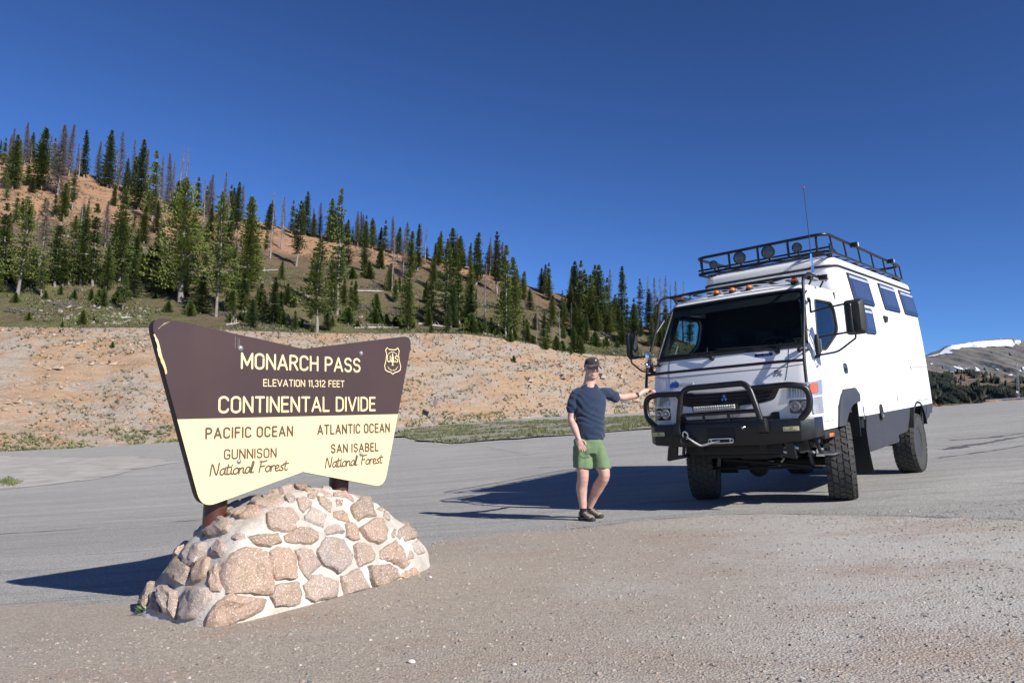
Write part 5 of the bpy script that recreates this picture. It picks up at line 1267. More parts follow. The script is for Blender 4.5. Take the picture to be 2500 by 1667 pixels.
# sides
def SM(sg):
    return lambda x, z, d=0: Vector((x, sg * (ip(WZ, z) - d), z))
def xs0(z): return ip(XF, z) - .055 - RC
DOOR = rpoly([(.80, .95), (.36, .95), (.285, 1.13), (0, 1.34), (-.46, 1.345), (-.46, 2.1), (-.38, 2.42), (.385, 2.43), (.735, 1.80), (.80, 1.62)], .05)
GLS_ = rpoly([(.66, 1.765), (.42, 1.755), (-.15, 1.955), (-.27, 2.03), (-.34, 2.28), (-.28, 2.362), (.37, 2.355), (.665, 1.84)], .06)
for sg in (1, -1):
    S_ = SM(sg)
    zs = [.865, 1.0, 1.2, 1.4, 1.6, 1.787, 2.1, 2.49, 2.53]
    outl = [(xs0(z), z) for z in zs] + [(XB, 2.53), (XB, 1.30), (-.03, 1.29), (.22, 1.10), (.31, .865)]
    panel('cab_side', outl, [DOOR], S_, .02, M_WHITE, truck, .12, 40)
    dr = panel('door', [(x * .990 + .002, (z - 1.7) * .992 + 1.7) for x, z in DOOR], [GLS_], lambda a, b, d, S_=S_: S_(a, b, d - .003), .03, M_WHITE, truck, .12, 40, bev=.0)
    panel('door_glass', [(x, z) for x, z in GLS_], [], lambda a, b, d, S_=S_: S_(a, b, d + .010), .004, M_GLB, dr, .2, 60)
    tube_on(lambda a, b, d, S_=S_: S_(a, b, d), GLS_, .013, 'window_seal', M_BLKM, dr)
    panel('cab_liner', [(xs0(1.1) - .02, 1.06), (xs0(1.787) - .02, 1.787), (xs0(2.4) - .02, 2.40), (XB + .05, 2.40), (XB + .05, 1.06)], [GLS_], lambda a, b, d, S_=S_: S_(a, b, d + .045), .01, M_INT, truck, .12, 40)
    hb = MB(); rr_h = rrect(-.325, 1.475, -.155, 1.605, .05); pts, fs = cdt(rr_h, (), None); k = len(pts)
    hb.add([S_(a, b, -.006) for a, b in pts] + [S_(a, b, .02) for a, b in pts], list(fs) + _rim(fs, k)); P_('door_handle', hb, M_GREY, parent=dr)
    P_('door_handle', MB().box((-.235, sg * (ip(WZ, 1.54) + .012), 1.525), (.10, .014, .035)), M_BLK, .004, parent=dr)
    # badge and small plates on the door
    # wheel arch flare
    P0 = [(-.55, 1.29), (-.03, 1.285), (.10, 1.215), (.22, 1.09), (.31, .875)]; P1 = [(-.55, 1.13), (-.20, 1.10), (-.04, 1.03), (.07, .96), (.15, .875)]
    fl = MB(); n = 5; A = fillet([(x, 0, z) for x, z in P0], .15, 4); B = fillet([(x, 0, z) for x, z in P1], .15, 4)
    A = [A[int(round(i * (len(A) - 1) / 14))] for i in range(15)]; B = [B[int(round(i * (len(B) - 1) / 14))] for i in range(15)]
    V = []
    for a, b in zip(A, B):
        m_ = (a + b) / 2
        V += [(a.x, sg * .972, a.z), (a.x, sg * 1.0, a.z - .004), (m_.x, sg * 1.035, m_.z), (b.x, sg * 1.03, b.z), (b.x, sg * .90, b.z)]
    F = [(i * 5 + j, i * 5 + j + 1, (i + 1) * 5 + j + 1, (i + 1) * 5 + j) for i in range(14) for j in range(4)]
    fl.add(V, F); P_('wheel_arch', fl, M_GREY, smooth=50)
    # liner inside the arch
    ln = MB(); V = []
    for i, a in enumerate(A): V += [(a.x, sg * .96, a.z - .01), (a.x, sg * .45, a.z - .01)]
    ln.add(V, [(2 * i, 2 * i + 1, 2 * i + 3, 2 * i + 2) for i in range(14)]); P_('arch_liner', ln, M_CHAS)
    # turn signal block below the cab corner, step and bracket
    P_('corner_block', MB().box((.60, sg * .93, .81), (.50, .12, .085)), M_BLKM, .01)
    P_('side_marker', MB().box((.625, sg * .992, .80), (.17, .012, .038)), M_AMB, .004)
    P_('step_plate', MB().box((.40, sg * .90, .585), (.42, .20, .022)), M_ALU, .004)
    P_('step_bracket', MB().tube([(.62, sg * .80, .80), (.60, sg * .84, .62), (.45, sg * .90, .59)], .022, 8).tube([(.20, sg * .82, .80), (.22, sg * .86, .60)], .02, 8), M_BLK)
# roof
nr_, nc_ = 24, 25; V = []
for j in range(nr_ + 1):
    v = j / nr_
    for i in range(nc_ + 1):
        u = -1 + 2 * i / nc_; s = u * SE; a = CM(s, 2.53); x = a.x + (XB - a.x) * v
        rise = .085 * (1 - abs(u) ** 4) * min(1, v * 5.5 + .02) ** .55 * (1 - max(0, v - .93) / .07 * .4)
        V.append((x, a.y, 2.5295 + rise))
P_('cab_roof', MB().add(V, [(j * (nc_ + 1) + i, j * (nc_ + 1) + i + 1, (j + 1) * (nc_ + 1) + i + 1, (j + 1) * (nc_ + 1) + i) for j in range(nr_) for i in range(nc_)]), M_WHITE, smooth=70)
P_('cab_back', MB().box((XB + .01, 0, 1.75), (.02, 1.66, 1.56)), M_WHITE)
P_('cab_floor', MB().box((.2, 0, 1.02), (1.45, 1.84, .04)).box((XB + .035, 0, 1.78), (.02, 1.76, 1.46)), M_INT)
# interior
P_('dashboard', MB().box((.72, 0, 1.66), (.34, 1.74, .26)).box((.62, .42, 1.80), (.2, .5, .09)), M_INT, .03)
P_('door_trim', MB().box((.25, -.90, 1.45), (.9, .03, .56)).box((.25, .90, 1.45), (.9, .03, .56)), M_INTL, .01)
P_('grab_handle', MB().tube([(.66, -.80, 2.02), (.62, -.77, 2.0), (.70, -.79, 1.86), (.75, -.81, 1.85)], .012, 8), M_INTL)
P_('roof_lining', MB().box((.05, 0, 2.485), (.95, 1.52, .03)).box((.47, 0, 2.42), (.14, 1.40, .10)), M_INT, .01)
for y in (.48, 0, -.48):
    P_('cab_seat', MB().box((-.10, y, 1.36), (.46, .44, .14)).box((-.33, y, 1.68), (.13, .44, .60)).box((-.35, y, 2.06), (.09, .26, .17)), M_INT, .04)
sw = MB(); c = Vector((.46, .47, 1.86)); ax = Vector((-.45, 0, .9)).normalized(); e1 = Vector((0, 1, 0)); e2 = ax.cross(e1)
sw.tube([c + (e1 * math.cos(a) + e2 * math.sin(a)) * .20 for a in [6.283 * i / 24 for i in range(24)]], .015, 8, closed=True)
for a in (.2, 2.9, 4.7): sw.tube([c, c + (e1 * math.cos(a) + e2 * math.sin(a)) * .2], .013, 6)
sw.tube([c, c - ax * .3], .03, 8); P_('steering_wheel', sw, M_BLKM)

# nose: seams, grille, lamps
def fpanel(name, poly, mat, out=.004, th=.01, step=.1, parent=None, smooth=45, holes=()):
    return panel(name, poly, list(holes), lambda a, b, d: CM(a, b, d - out), th, mat, parent or truck, step, smooth)
def seam(pts, r=.0032, mat=M_BLKM): 
    q = []
    for a, b in zip(pts[:-1], pts[1:]):
        n = max(2, int(math.hypot(b[0] - a[0], b[1] - a[1]) / .06)); q += [(a[0] + (b[0] - a[0]) * i / n, a[1] + (b[1] - a[1]) * i / n) for i in range(n)]
    q.append(pts[-1]); P_('panel_gap', MB().tube([CM(s, z, -.0005) for s, z in q], r, 6), mat)
seam([(-.90, 1.60), (-.70, 1.585), (.70, 1.585), (.90, 1.60)]); seam([(-.74, 1.79), (-.72, 1.585), (-.69, 1.44)]); seam([(.74, 1.79), (.72, 1.585), (.69, 1.44)])
GR = rpoly([(-.64, 1.385), (-.57, 1.375), (0, 1.345), (.57, 1.375), (.64, 1.385), (.56, 1.235), (.40, 1.205), (0, 1.185), (-.40, 1.205), (-.56, 1.235)], .03)
gr = fpanel('grille', GR, M_CHAS, .003)
for i, z in enumerate((1.235, 1.275, 1.315, 1.35)):
    hw = .50 + .028 * i
    P_('grille_bar', MB().tube([CM(s, z + (.02 if abs(s) > .4 else 0), -.008) for s in np.linspace(-hw, hw, 15)], .008, 6, sq=.8), M_BLKM, parent=gr)
fpanel('nose_trim', rpoly([(-.66, 1.43), (0, 1.415), (.66, 1.43), (.64, 1.397), (0, 1.36), (-.64, 1.397)], .012), M_WHITE, .012, .012)
fpanel('lower_intake', rpoly([(-.60, .96), (.60, .96), (.60, 1.10), (.52, 1.10), (.50, 1.06), (-.50, 1.06), (-.52, 1.10), (-.60, 1.10)], .01), M_CHAS, .003)
em2 = MB()
for dy, dz, s_ in ((0, .022, .020), (-.019, -.013, .020), (.019, -.013, .020)):
    q = [CM(.0 + dy - s_ * .55, 1.285 + dz, -.030), CM(dy, 1.285 + dz - s_, -.030), CM(dy + s_ * .55, 1.285 + dz, -.030), CM(dy, 1.285 + dz + s_, -.030)]
    b = [p - Vector((.012, 0, 0)) for p in q]; em2.add(q + b, [(0, 1, 2, 3), (0, 4, 5, 1), (1, 5, 6, 2), (2, 6, 7, 3), (3, 7, 4, 0)])
P_('emblem', em2, pm('blue_emblem', (.08, .20, .50), .25, .4, var=.1))
for sg in (1, -1):
    s0, s1 = .70, 1.22
    H1 = rpoly([(sg * (s0 + .03), 1.395), (sg * .92, 1.40), (sg * s1, 1.42), (sg * s1, 1.26), (sg * .95, 1.245), (sg * s0, 1.235)], .015)
    H1 = H1 if sg > 0 else H1[::-1]
    hl = fpanel('headlight', H1, M_REFL, .004, .008, .05)
    for k in range(7):
        s = s0 + .045 + k * .027; P_('lamp_rib', MB().tube([CM(sg * s, z, -.007) for z in (1.25, 1.32, 1.385)], .0035, 5), M_ALU, parent=hl)
    fpanel('indicator_bulb', rrect(min(sg * .93, sg * 1.07), 1.275, max(sg * .93, sg * 1.07), 1.385, .03), M_AMB, .014, .006, .05, hl)
    fpanel('lamp_lens', H1, M_GLT, .020, .003, .05, hl)
    H2 = rrect(min(sg * .715, sg * .93), 1.07, max(sg * .715, sg * .93), 1.218, .02)
    h2 = fpanel('headlight', H2, M_BLKM, .003, .008, .05)
    for s, rr3 in ((.775, .052), (.875, .045)):
        c = CM(sg * s, 1.145, -.004); Mx = Matrix.Translation(c) @ Matrix.Rotation(R(90), 4, 'Y'); lb = MB().lathe([(0, .004), (rr3 * .35, .004), (rr3 * .55, .0), (rr3 * .8, .010), (rr3, .020), (rr3 * 1.06, .018), (rr3 * 1.06, 0)], 16, Mx)
        P_('lamp_bowl', lb, M_REFL, parent=h2); P_('bulb', MB().sphere(c + Vector((.016, 0, 0)), rr3 * .3, 8, 6), M_CHR, parent=h2)
    fpanel('lamp_lens', H2, M_GLT, .030, .003, .05, h2)
    rb = fpanel('ribbed_trim', rrect(min(sg * .95, sg * 1.22), 1.05, max(sg * .95, sg * 1.22), 1.235, .015), pm('silver_plastic', (.50, .51, .53), .35, .5), .004, .008, .05)
    for k in range(9): z = 1.065 + .0195 * k; P_('rib', MB().tube([CM(sg * s, z, -.006) for s in np.linspace(.955, 1.215, 8)], .004, 5), pm('silver_plastic', (.5, .5, .5)), parent=rb)
    # wiper
    y0 = -.15 if sg < 0 else .62
    pv = CM(y0, 1.765, -.02); wp = MB(); wp.lathe([(.028, -.02), (.028, .012), (.018, .022), (0, .024)], 12, Matrix.Translation(pv) @ Matrix.Rotation(R(70), 4, 'Y'))
    e = [CM(y0 - .10, 1.785, -.03), CM(y0 - .30, 1.83, -.035), CM(y0 - .62, 1.855, -.03)]
    wp.tube([pv + Vector((.01, 0, .01)), e[0], e[1]], [.011, .009, .006], 6); P_('wiper', wp, M_BLKM)
    P_('wiper_blade', MB().tube([CM(y0 - .02 - .70 * t, 1.83 + .028 * t, -.018) for t in np.linspace(0, 1, 10)], .007, 6), M_BLKM, parent=truck)
    P_('bonnet_knob', MB().sphere(CM(sg * .86, 1.755, -.03), .030, 12, 8).tube([CM(sg * .86, 1.755, .0), CM(sg * .86, 1.755, -.03)], .012, 8), M_BLKM)
def text_obj(body, size, mat, place, parent, ext=0.0, name='lettering', outline=False, sx=1.0):
    cu = bpy.data.curves.new('t', 'FONT'); cu.body = body; cu.size = size; cu.extrude = ext; cu.align_x = 'CENTER'; cu.align_y = 'CENTER'
    cu.resolution_u = 2
    if outline: cu.fill_mode = 'NONE'; cu.bevel_depth = outline; cu.bevel_resolution = 0
    tmp = bpy.data.objects.new('t', cu); COL.objects.link(tmp); dg = bpy.context.evaluated_depsgraph_get()
    me = bpy.data.meshes.new_from_object(tmp.evaluated_get(dg)); bpy.data.objects.remove(tmp)
    for v in me.vertices: v.co = place(v.co.x * sx, v.co.y, v.co.z)
    me.materials.clear(); me.materials.append(mat); o = bpy.data.objects.new(name, me); COL.objects.link(o); o.parent = parent; return o
M_DKL = pm('dark_lettering', (.05, .05, .06), .5)
text_obj('FX', .085, M_DKL, lambda x, y, z: CM(.615 + x, 1.52 + y, -.004 - z), truck, outline=.0022, sx=.85)
pl = fpanel('sticker', rrect(.36, 1.725, .56, 1.762, .006), pm('navy_sticker', (.02, .03, .14), .4), .002, .002, .1)
text_obj('FG 4X4', .038, pm('pale_blue_print', (.25, .33, .62), .4), lambda x, y, z: CM(.46 + x, 1.744 + y, -.004), pl, sx=1.15)
pl = fpanel('badge_plate', rpoly([(-.72, 1.50), (-.68, 1.545), (-.60, 1.55), (-.56, 1.512), (-.40, 1.512), (-.385, 1.50), (-.385, 1.445), (-.70, 1.445)], .012), pm('pale_plate', (.60, .62, .66), .4), .003, .003, .08)
fpanel('map_logo', rpoly([(-.71, 1.475), (-.69, 1.505), (-.665, 1.525), (-.64, 1.515), (-.625, 1.54), (-.61, 1.52), (-.585, 1.515), (-.57, 1.48), (-.60, 1.452), (-.64, 1.462), (-.69, 1.455)], .008), pm('logo_blue', (.03, .10, .42), .4), .006, .002, .05, pl)
text_obj('EarthCruiser', .046, M_DKL, lambda x, y, z: CM(-.53 + x + .02, 1.478 + y, -.0075), pl, sx=.88)
# amber roof lamps
for y in (-.756, -.235, -.03, .183, .716):
    c = Vector((.50 - .05 * (y / .87) ** 2, y, 2.585)); mb = MB().sphere(c + Vector((0, 0, .018)), .040, 14, 8, (1.15, .95, .8)); o = P_('clearance_lamp', mb, M_AMB)
    P_('lamp_base', MB().lathe([(.045, -.02), (.045, .006), (.036, .012), (0, .012)], 14, Matrix.Translation(c)), M_BLKM, parent=o)
# external brush guard frame
def XG(z): return ip(XF, z) + .115
for sg in (1, -1):
    path = [(-.12, sg * .90, 2.625), (.53, sg * .90, 2.645), (XG(2.5) + .05, sg * .905, 2.58), (XG(2.3), sg * .915, 2.30), (XG(1.85), sg * .945, 1.85), (XG(1.63), sg * .955, 1.63), (1.20, sg * .965, 1.40)]
    P_('guard_bar', MB().tube(fillet(path, .09, 5), .0175, 10), M_BLK)
    for z in (1.75, 2.42): P_('guard_bracket', MB().tube([(XG(z), sg * .93, z), CM(sg * .95, z, 0)], .012, 6), M_BLK)
    for x in (.36, -.05): P_('guard_bracket', MB().tube([(x, sg * .90, 2.63), (x, sg * .84, 2.53)], .011, 6), M_BLK)
P_('guard_bar', MB().tube(fillet([(XG(1.63) + .01, -.955, 1.635), (XG(1.63) + .05, -.7, 1.64), (XG(1.63) + .05, .7, 1.64), (XG(1.63) + .01, .955, 1.635)], .15, 4), .0175, 10), M_BLK)
P_('guard_bar', MB().tube([(.47, -.90, 2.64), (.49, -.5, 2.652), (.49, .5, 2.652), (.47, .90, 2.64)], .017, 10), M_BLK)
for k in range(9): P_('roof_slat', MB().box((.14, -.80 + .20 * k, 2.632), (.44, .055, .012)), M_BLK, .003)
P_('cable_loom', MB().tube([(.50 + .01 * math.sin(7 * t), -.85 + 1.7 * t, 2.632 + .008 * math.sin(23 * t)) for t in np.linspace(0, 1, 40)], .009, 6), M_CHAS)
def work_light(c, sg=1, rot=0):
    mb = MB().box(c, (.07, .10, .065)); o = P_('work_light', mb, M_BLK, .008); P_('lamp_lens', MB().box((c[0], c[1] + sg * .052, c[2]), (.055, .006, .05)), M_GLT if False else M_REFL, parent=o); return o
work_light((.18, .965, 2.62)); P_('guard_bracket', MB().tube([(.18, .90, 2.66), (.18, .94, 2.63)], .01, 6), M_BLK)
P_('tie_down', MB().box((.42, .88, 2.63), (.06, .05, .09)), M_BLKM, .01)
# antenna
ant = MB().tube([(.34, .90, 2.68), (.34, .90, 2.76)], [.022, .016], 10).tube([(.34, .90, 2.76), (.342, .90, 2.90)], [.014, .011], 8)
o = P_('antenna_base', ant, M_CHR); P_('antenna_whip', MB().tube([(.342 , .90 - .0, 2.90 + t * .80) for t in (0, .4, 1)], [.0055, .004, .003], 6), M_BLK, parent=o)
P_('antenna_tip', MB().sphere((.342, .90, 3.70), .011, 8, 6), pm('red_tip', (.5, .03, .03), .5), parent=o)
# mirrors
for sg in (1, -1):
    yo = 1.405 if sg > 0 else -1.36; mb = MB(); V = []
    ys = (.085, .095, .10, .095, .085); 
    A = rrect(-.10, -.19, .10, .19, .035, 4) if sg > 0 else rrect(-.065, -.18, .065, .18, .03, 4); n = len(A)
    V = [(.70, yo + a, 2.06 + b) for a, b in A] + [(.76, yo + a, 2.06 + b) for a, b in A] + [(.82, yo + a * .72, 2.06 + b * .80) for a, b in A]
    F = [(i, (i + 1) % n, n + (i + 1) % n, n + i) for i in range(n)] + [(n + i, n + (i + 1) % n, 2 * n + (i + 1) % n, 2 * n + i) for i in range(n)] + [tuple(range(n))[::-1], tuple(2 * n + i for i in range(n))]
    o = P_('wing_mirror', mb.add(V, F), M_BLKM, .003)
    P_('mirror_glass', MB().box((.697, yo, 2.06), (.004, .17 if sg > 0 else .11, .34)), M_CHR, parent=o)
    P_('mirror_arm', MB().tube(fillet([(.80, sg * .965, 2.17), (.84, sg * 1.08, 2.185), (.80, yo - sg * .02, 2.215), (.845, yo - sg * .01, 2.2), (.85, yo - sg * .01, 1.90), (.80, yo, 1.87), (.80, yo, 1.83), (.86, yo - sg * .18, 1.70), (.90, sg * 1.02, 1.68)], .05, 4), .011, 8), M_BLK, parent=o)
    P_('mirror_arm', MB().tube([(.90, sg * 1.02, 1.875), (.85, yo - sg * .01, 1.90)], .011, 8), M_BLK, parent=o)
    P_('mirror_mount', MB().lathe([(.022, -.05), (.03, -.04), (.03, .12), (.018, .18), (.0, .185)], 12, Matrix.Translation((.90, sg * 1.03, 1.73))).tube([(.90, sg * 1.03, 1.67), (.80, sg * .96, 1.67)], .02, 8), M_BLKM, parent=o)
    P_('small_mirror', MB().box((.90, sg * 1.035, 1.785), (.035, .075, .145)), pm('grey_plastic', (.11, .11, .115), .5), .012, parent=o)
    P_('hinge', MB().box((.62, sg * (ip(WZ, 2.33) + .012), 2.33), (.05, .018, .055)).tube([(.64, sg * .92, 2.33), (.80, sg * .965, 2.17)], .011, 6), M_BLK)
P_('clamp', MB().box((XG(1.85), -.96, 1.86), (.05, .05, .12)).sphere((XG(1.75), -.97, 1.765), .028).sphere((XG(1.75) + .02, -.93, 1.74), .022), M_CHR, .006)

# bumper and bull bar
bz0, bz1 = .755, 1.02
def bump_outline(z): return [(.84, -.985), (1.12, -.985), (1.245, -.87), (1.265, -.5), (1.265, .5), (1.245, .87), (1.12, .985), (.84, .985), (.84, .90), (1.06, .90), (1.10, .80), (1.10, -.80), (1.06, -.90), (.84, -.90)]
mb = MB(); ou = bump_outline(0); pts, fs = cdt(ou); k = len(pts)
def bz(x, y, top): return (1.02 if top else (.752 + .05 * max(0, (abs(y) - .70) / .28)))
mb.add([(a, b, bz(a, b, 1)) for a, b in pts] + [(a, b, bz(a, b, 0)) for a, b in pts], list(fs) + [tuple(i + k for i in f)[::-1] for f in fs] + [q[::-1] for q in _rim(fs, k)])
bumper = P_('bumper', mb, M_BLK, .012, 30)
P_('bumper_top', MB().box((1.19, 0, 1.03), (.12, 1.0, .03)), M_BLK, .006, parent=bumper)
HX = 1.30
P_('bull_bar', MB().tube(fillet([(HX - .01, -.535, .90), (HX + .01, -.50, 1.10), (HX, -.445, 1.37), (HX - .01, -.37, 1.435), (HX - .01, .31, 1.44), (HX, .38, 1.37), (HX + .01, .455, 1.10), (HX - .01, .485, .90)], .10, 6), .034, 14), M_BLK)
for sg, yi in ((-1, -.45), (1, .40)):
    P_('bull_bar', MB().tube(fillet([(HX - .02, yi, 1.375), (HX - .03, sg * .82, 1.385), (HX - .09, sg * .96, 1.345), (HX - .10, sg * .985, 1.22), (HX - .09, sg * .965, 1.10), (HX - .09, sg * .865, 1.01)], .10, 6), .034, 14), M_BLK)
    P_('bar_socket', MB().add(*(lambda y: ([(1.255, y - .06, .87), (1.255, y + .06, .87), (1.35, y + .05, .90), (1.35, y - .05, .90), (1.255, y - .045, 1.04), (1.255, y + .045, 1.04), (1.34, y + .04, 1.03), (1.34, y - .04, 1.03)], [(0, 1, 2, 3), (4, 7, 6, 5), (0, 4, 5, 1), (1, 5, 6, 2), (2, 6, 7, 3), (3, 7, 4, 0)]))(-.53 if sg < 0 else .485)), M_BLK, .012)
P_('bull_bar', MB().tube([(HX, -.49, 1.125), (HX, .445, 1.13)], .022, 12), M_BLK)
for y in (-.20, .10): P_('bar_stay', MB().box((1.285, y, 1.08), (.012, .03, .10)), M_BLK)
# LED light bar
lb = P_('light_bar', MB().box((HX + .005, -.035, 1.19), (.07, .545, .064)), M_BLK, .006)
P_('light_bar_bezel', MB().box((HX + .043, -.04, 1.19), (.004, .50, .052)), pm('led_tray', (.55, .52, .42), .4, var=.1), parent=lb)
for i in range(18):
    for j in range(2):
        P_('led', MB().sphere((HX + .046, -.04 - .236 + .0278 * i, 1.178 + .024 * j), .0105, 8, 5, (.5, 1, 1)), pm('led_lens', (.42, .41, .37), .15, .6), parent=lb)
# number-plate sized brass plates, winch opening, fairlead, rope, hook
for y in (-.815, .775):
    o = P_('maker_plate', MB().box((1.262 if y > 0 else 1.262, y, .915), (.006, .175, .048)), pm('brass_plate', (.52, .50, .30), .45, .3, var=.1, vs=40), .001)
    o.matrix_local = Matrix.Translation((1.262, y, .915)) @ Matrix.Rotation(R(-8 if y > 0 else 8) * -1, 4, 'Z') @ Matrix.Translation((-1.262, -y, -.915)) @ Matrix.Translation((-.008, 0, 0))
    P_('plate_emblem', MB().lathe([(0, 0), (.020, 0), (.020, .0015), (0, .0015)], 16, Matrix.Translation((1.2655, y, .922)) @ Matrix.Rotation(R(90), 4, 'Y') @ Matrix.Scale(.7, 4, (1, 0, 0))).box((1.2662, y, .903), (.0015, .10, .006)), pm('plate_print', (.30, .27, .12), .5), parent=o)
P_('winch_opening', MB().box((1.262, -.02, .895), (.012, .34, .135)), M_CHAS, .003)
fo = rrect(-.172, .782, .135, .846, .028); fi = rrect(-.125, .798, .088, .830, .015)
pts, fs = cdt(fo, (fi,)); k = len(pts); mb = MB().add([(1.295, a, b) for a, b in pts] + [(1.272, a, b) for a, b in pts], list(fs) + [tuple(i + k for i in f)[::-1] for f in fs] + [q[::-1] for q in _rim(fs, k)])
fl_ = P_('winch_fairlead', mb, M_ALU, .004)
for y in (-.15, .113): P_('bolt', MB().lathe([(.013, 0), (.013, .008), (0, .010)], 8, Matrix.Translation((1.294, y, .814)) @ Matrix.Rotation(R(90), 4, 'Y')), M_CHAS, parent=fl_)
rope = [(1.29, -.03, .815), (1.31, -.10, .80), (1.315, -.20, .775), (1.315, -.25, .765), (1.32, -.30, .79), (1.32, -.36, .83), (1.315, -.42, .88)]
ro = P_('winch_rope', MB().tube(fillet(rope, .05, 4), .011, 8), pm('pale_rope', (.55, .55, .52), .8, var=.3, vs=60))
P_('tow_ring', MB().tube([(1.315 + .01 * math.sin(a), -.435 + .032 * math.cos(a), .895 + .042 * math.sin(a)) for a in [6.283 * i / 16 for i in range(16)]], .011, 8, closed=True), M_CHR)
P_('tow_hook', MB().tube(fillet([(1.31, -.43, .86), (1.32, -.50, .87), (1.32, -.50, .80), (1.32, -.42, .785), (1.32, -.36, .83)], .04, 4), .013, 8), M_CHAS)
P_('recovery_pin', MB().tube([(1.26, .30, .955), (1.33, .27, .955)], .012, 8).sphere((1.33, .27, .955), .018), M_CHR)
for sg in (-1, 1):
    P_('tow_bracket', MB().add([(1.18, sg * .74, .76), (1.18, sg * .77, .60), (1.16, sg * .76, .585), (1.10, sg * .52, .62), (1.12, sg * .60, .64), (1.14, sg * .66, .65), (1.15, sg * .64, .76),
        (1.14, sg * .74, .76), (1.14, sg * .77, .60), (1.12, sg * .76, .585), (1.06, sg * .52, .62), (1.08, sg * .60, .64), (1.10, sg * .66, .65), (1.11, sg * .64, .76)],
        [(0, 1, 2, 3, 4, 5, 6), (13, 12, 11, 10, 9, 8, 7)] + [(i, (i + 1) % 7, 7 + (i + 1) % 7, 7 + i) for i in range(7)]), M_BLK)

# ---- camper body
HB = [(.945, 1.041), (1.4, 1.025), (2.0, 1.0), (2.4, .970), (2.8, .905), (2.88, .898), (3.0, .885)]
CXF, CXR = -.565, -4.93
def camp_out(z, inset=0, n=7):
    h = ip(HB, z) - inset; x0 = CXF - inset; x1 = (CXR + .06 * max(0, (1.4 - z) / .5)) + inset; o = []
    for cx, cy, a0, r_ in ((x0, h, 0, .17), (x1, h, 90, .07), (x1, -h, 180, .07), (x0, -h, 270, .17)):
        sx = 1 if a0 in (0, 270) else -1; sy = 1 if a0 in (0, 90) else -1
        for k in range(n + 1):
            a = R(a0 + 90 * k / n); o.append((cx - sx * r_ + r_ * math.cos(a), cy - sy * r_ + r_ * math.sin(a)))
    return o
lv = [(.945, .0), (1.2, 0), (1.6, 0), (2.0, 0), (2.2, 0), (2.4, 0), (2.6, 0), (2.8, 0), (2.93, 0), (2.965, .008), (2.99, .03), (3.003, .07), (3.01, .14)]
V = []; 
for z, i_ in lv: V += [(x, y, z) for x, y in camp_out(z, i_)]
n = len(camp_out(1)); F = [(j * n + i, j * n + (i + 1) % n, (j + 1) * n + (i + 1) % n, (j + 1) * n + i) for j in range(len(lv) - 1) for i in range(n)]
F += [tuple(range(n))[::-1], tuple((len(lv) - 1) * n + i for i in range(n))]
shell = P_('camper_shell', MB().add(V, F), M_WSHELL, smooth=40)
o_ = camp_out(2.868, -.004); P_('trim_strip', MB().tube([(x, y, 2.868) for x, y in o_], .017, 8, closed=True), M_BLKM)
def KM(x, z, d=0): return Vector((x, ip(HB, z) - d, z))
def kpanel(name, poly, mat, out, th, parent=None, holes=(), step=.12, smooth=40, fn=KM):
    return panel(name, poly, list(holes), lambda a, b, d: fn(a, b, d - out), th, mat, parent or truck, step, smooth)
for x0, x1, z0, z1 in ((-2.02, -1.04, 2.415, 2.805), (-3.57, -2.64, 2.415, 2.805), (-4.86, -3.93, 2.415, 2.805), (-1.78, -1.30, 2.01, 2.35)):
    wf = kpanel('side_window', rrect(x0, z0, x1, z1, .03), M_ACR, .022, .030)
    kpanel('window_frame', rrect(x0 - .012, z0 - .012, x1 + .012, z1 + .012, .035), M_BLKM, .010, .012, wf, holes=(rrect(x0, z0, x1, z1, .03),))
    kpanel('blind_strip', rrect(x0 + .03, z1 - .062, x1 - .03, z1 - .035, .005), M_ACRL, .0235, .002, wf)
    kpanel('blind_strip', rrect(x0 + .03, z1 - .032, x1 - .03, z1 - .026, .002), M_ACRL, .0235, .002, wf)
    kpanel('inner_pane', rrect(x0 + .10, z0 + .075, x1 - .10, z1 - .085, .03), pm('inner_acrylic', (.050, .062, .115), .12, spec=.5, coat=.4), .0235, .002, wf)
    kpanel('window_rail', rrect(x0 + .02, z0 + .035, x1 - .02, z0 + .043, .002), M_BLKM, .025, .003, wf)
kpanel('door_latch', rpoly([(-2.40, 2.30), (-2.62, 2.29), (-2.57, 2.25), (-2.50, 2.20), (-2.44, 2.21)], .015), M_BLKM, .03, .03)
def line(a, b, w=.004, mat=M_BLKM, out=.0006): 
    P_('hatch_gap', MB().tube([KM(a[0] + (b[0] - a[0]) * t, a[1] + (b[1] - a[1]) * t, -out) for t in np.linspace(0, 1, 5)], w, 5), mat)
line((-3.72, 1.548), (-4.86, 1.548), .005); line((-3.68, 1.03), (-4.72, 1.03), .004); line((-3.80, 1.165), (-3.81, 1.05), .004); line((-4.70, 1.165), (-4.71, 1.05), .004)
kpanel('lock', rrect(-3.63, 1.50, -3.60, 1.565, .01), M_GREY, .006, .008); kpanel('lock', rrect(-3.57, 1.63, -3.55, 1.66, .008), M_GREY, .006, .008)
kpanel('vent_slot', rrect(-2.455, 1.04, -2.425, 1.13, .005), M_GREY, .003, .006)
ov = [( -1.42 + .075 * math.cos(a), .955 + .105 * math.sin(a)) for a in [6.283 * i / 20 for i in range(20)]]
kpanel('filler_recess', ov, M_CHAS, .016, .02); P_('filler_cap', MB().lathe([(.028, 0), (.028, .012), (0, .014)], 12, Matrix.Translation((-1.43, 1.052, .905)) @ Matrix.Rotation(R(-90), 4, 'X')), M_CHR)
kpanel('rear_reflector', rrect(-4.935, 2.2, -4.925, 2.25, .002), M_BLKM, -.03, .03)
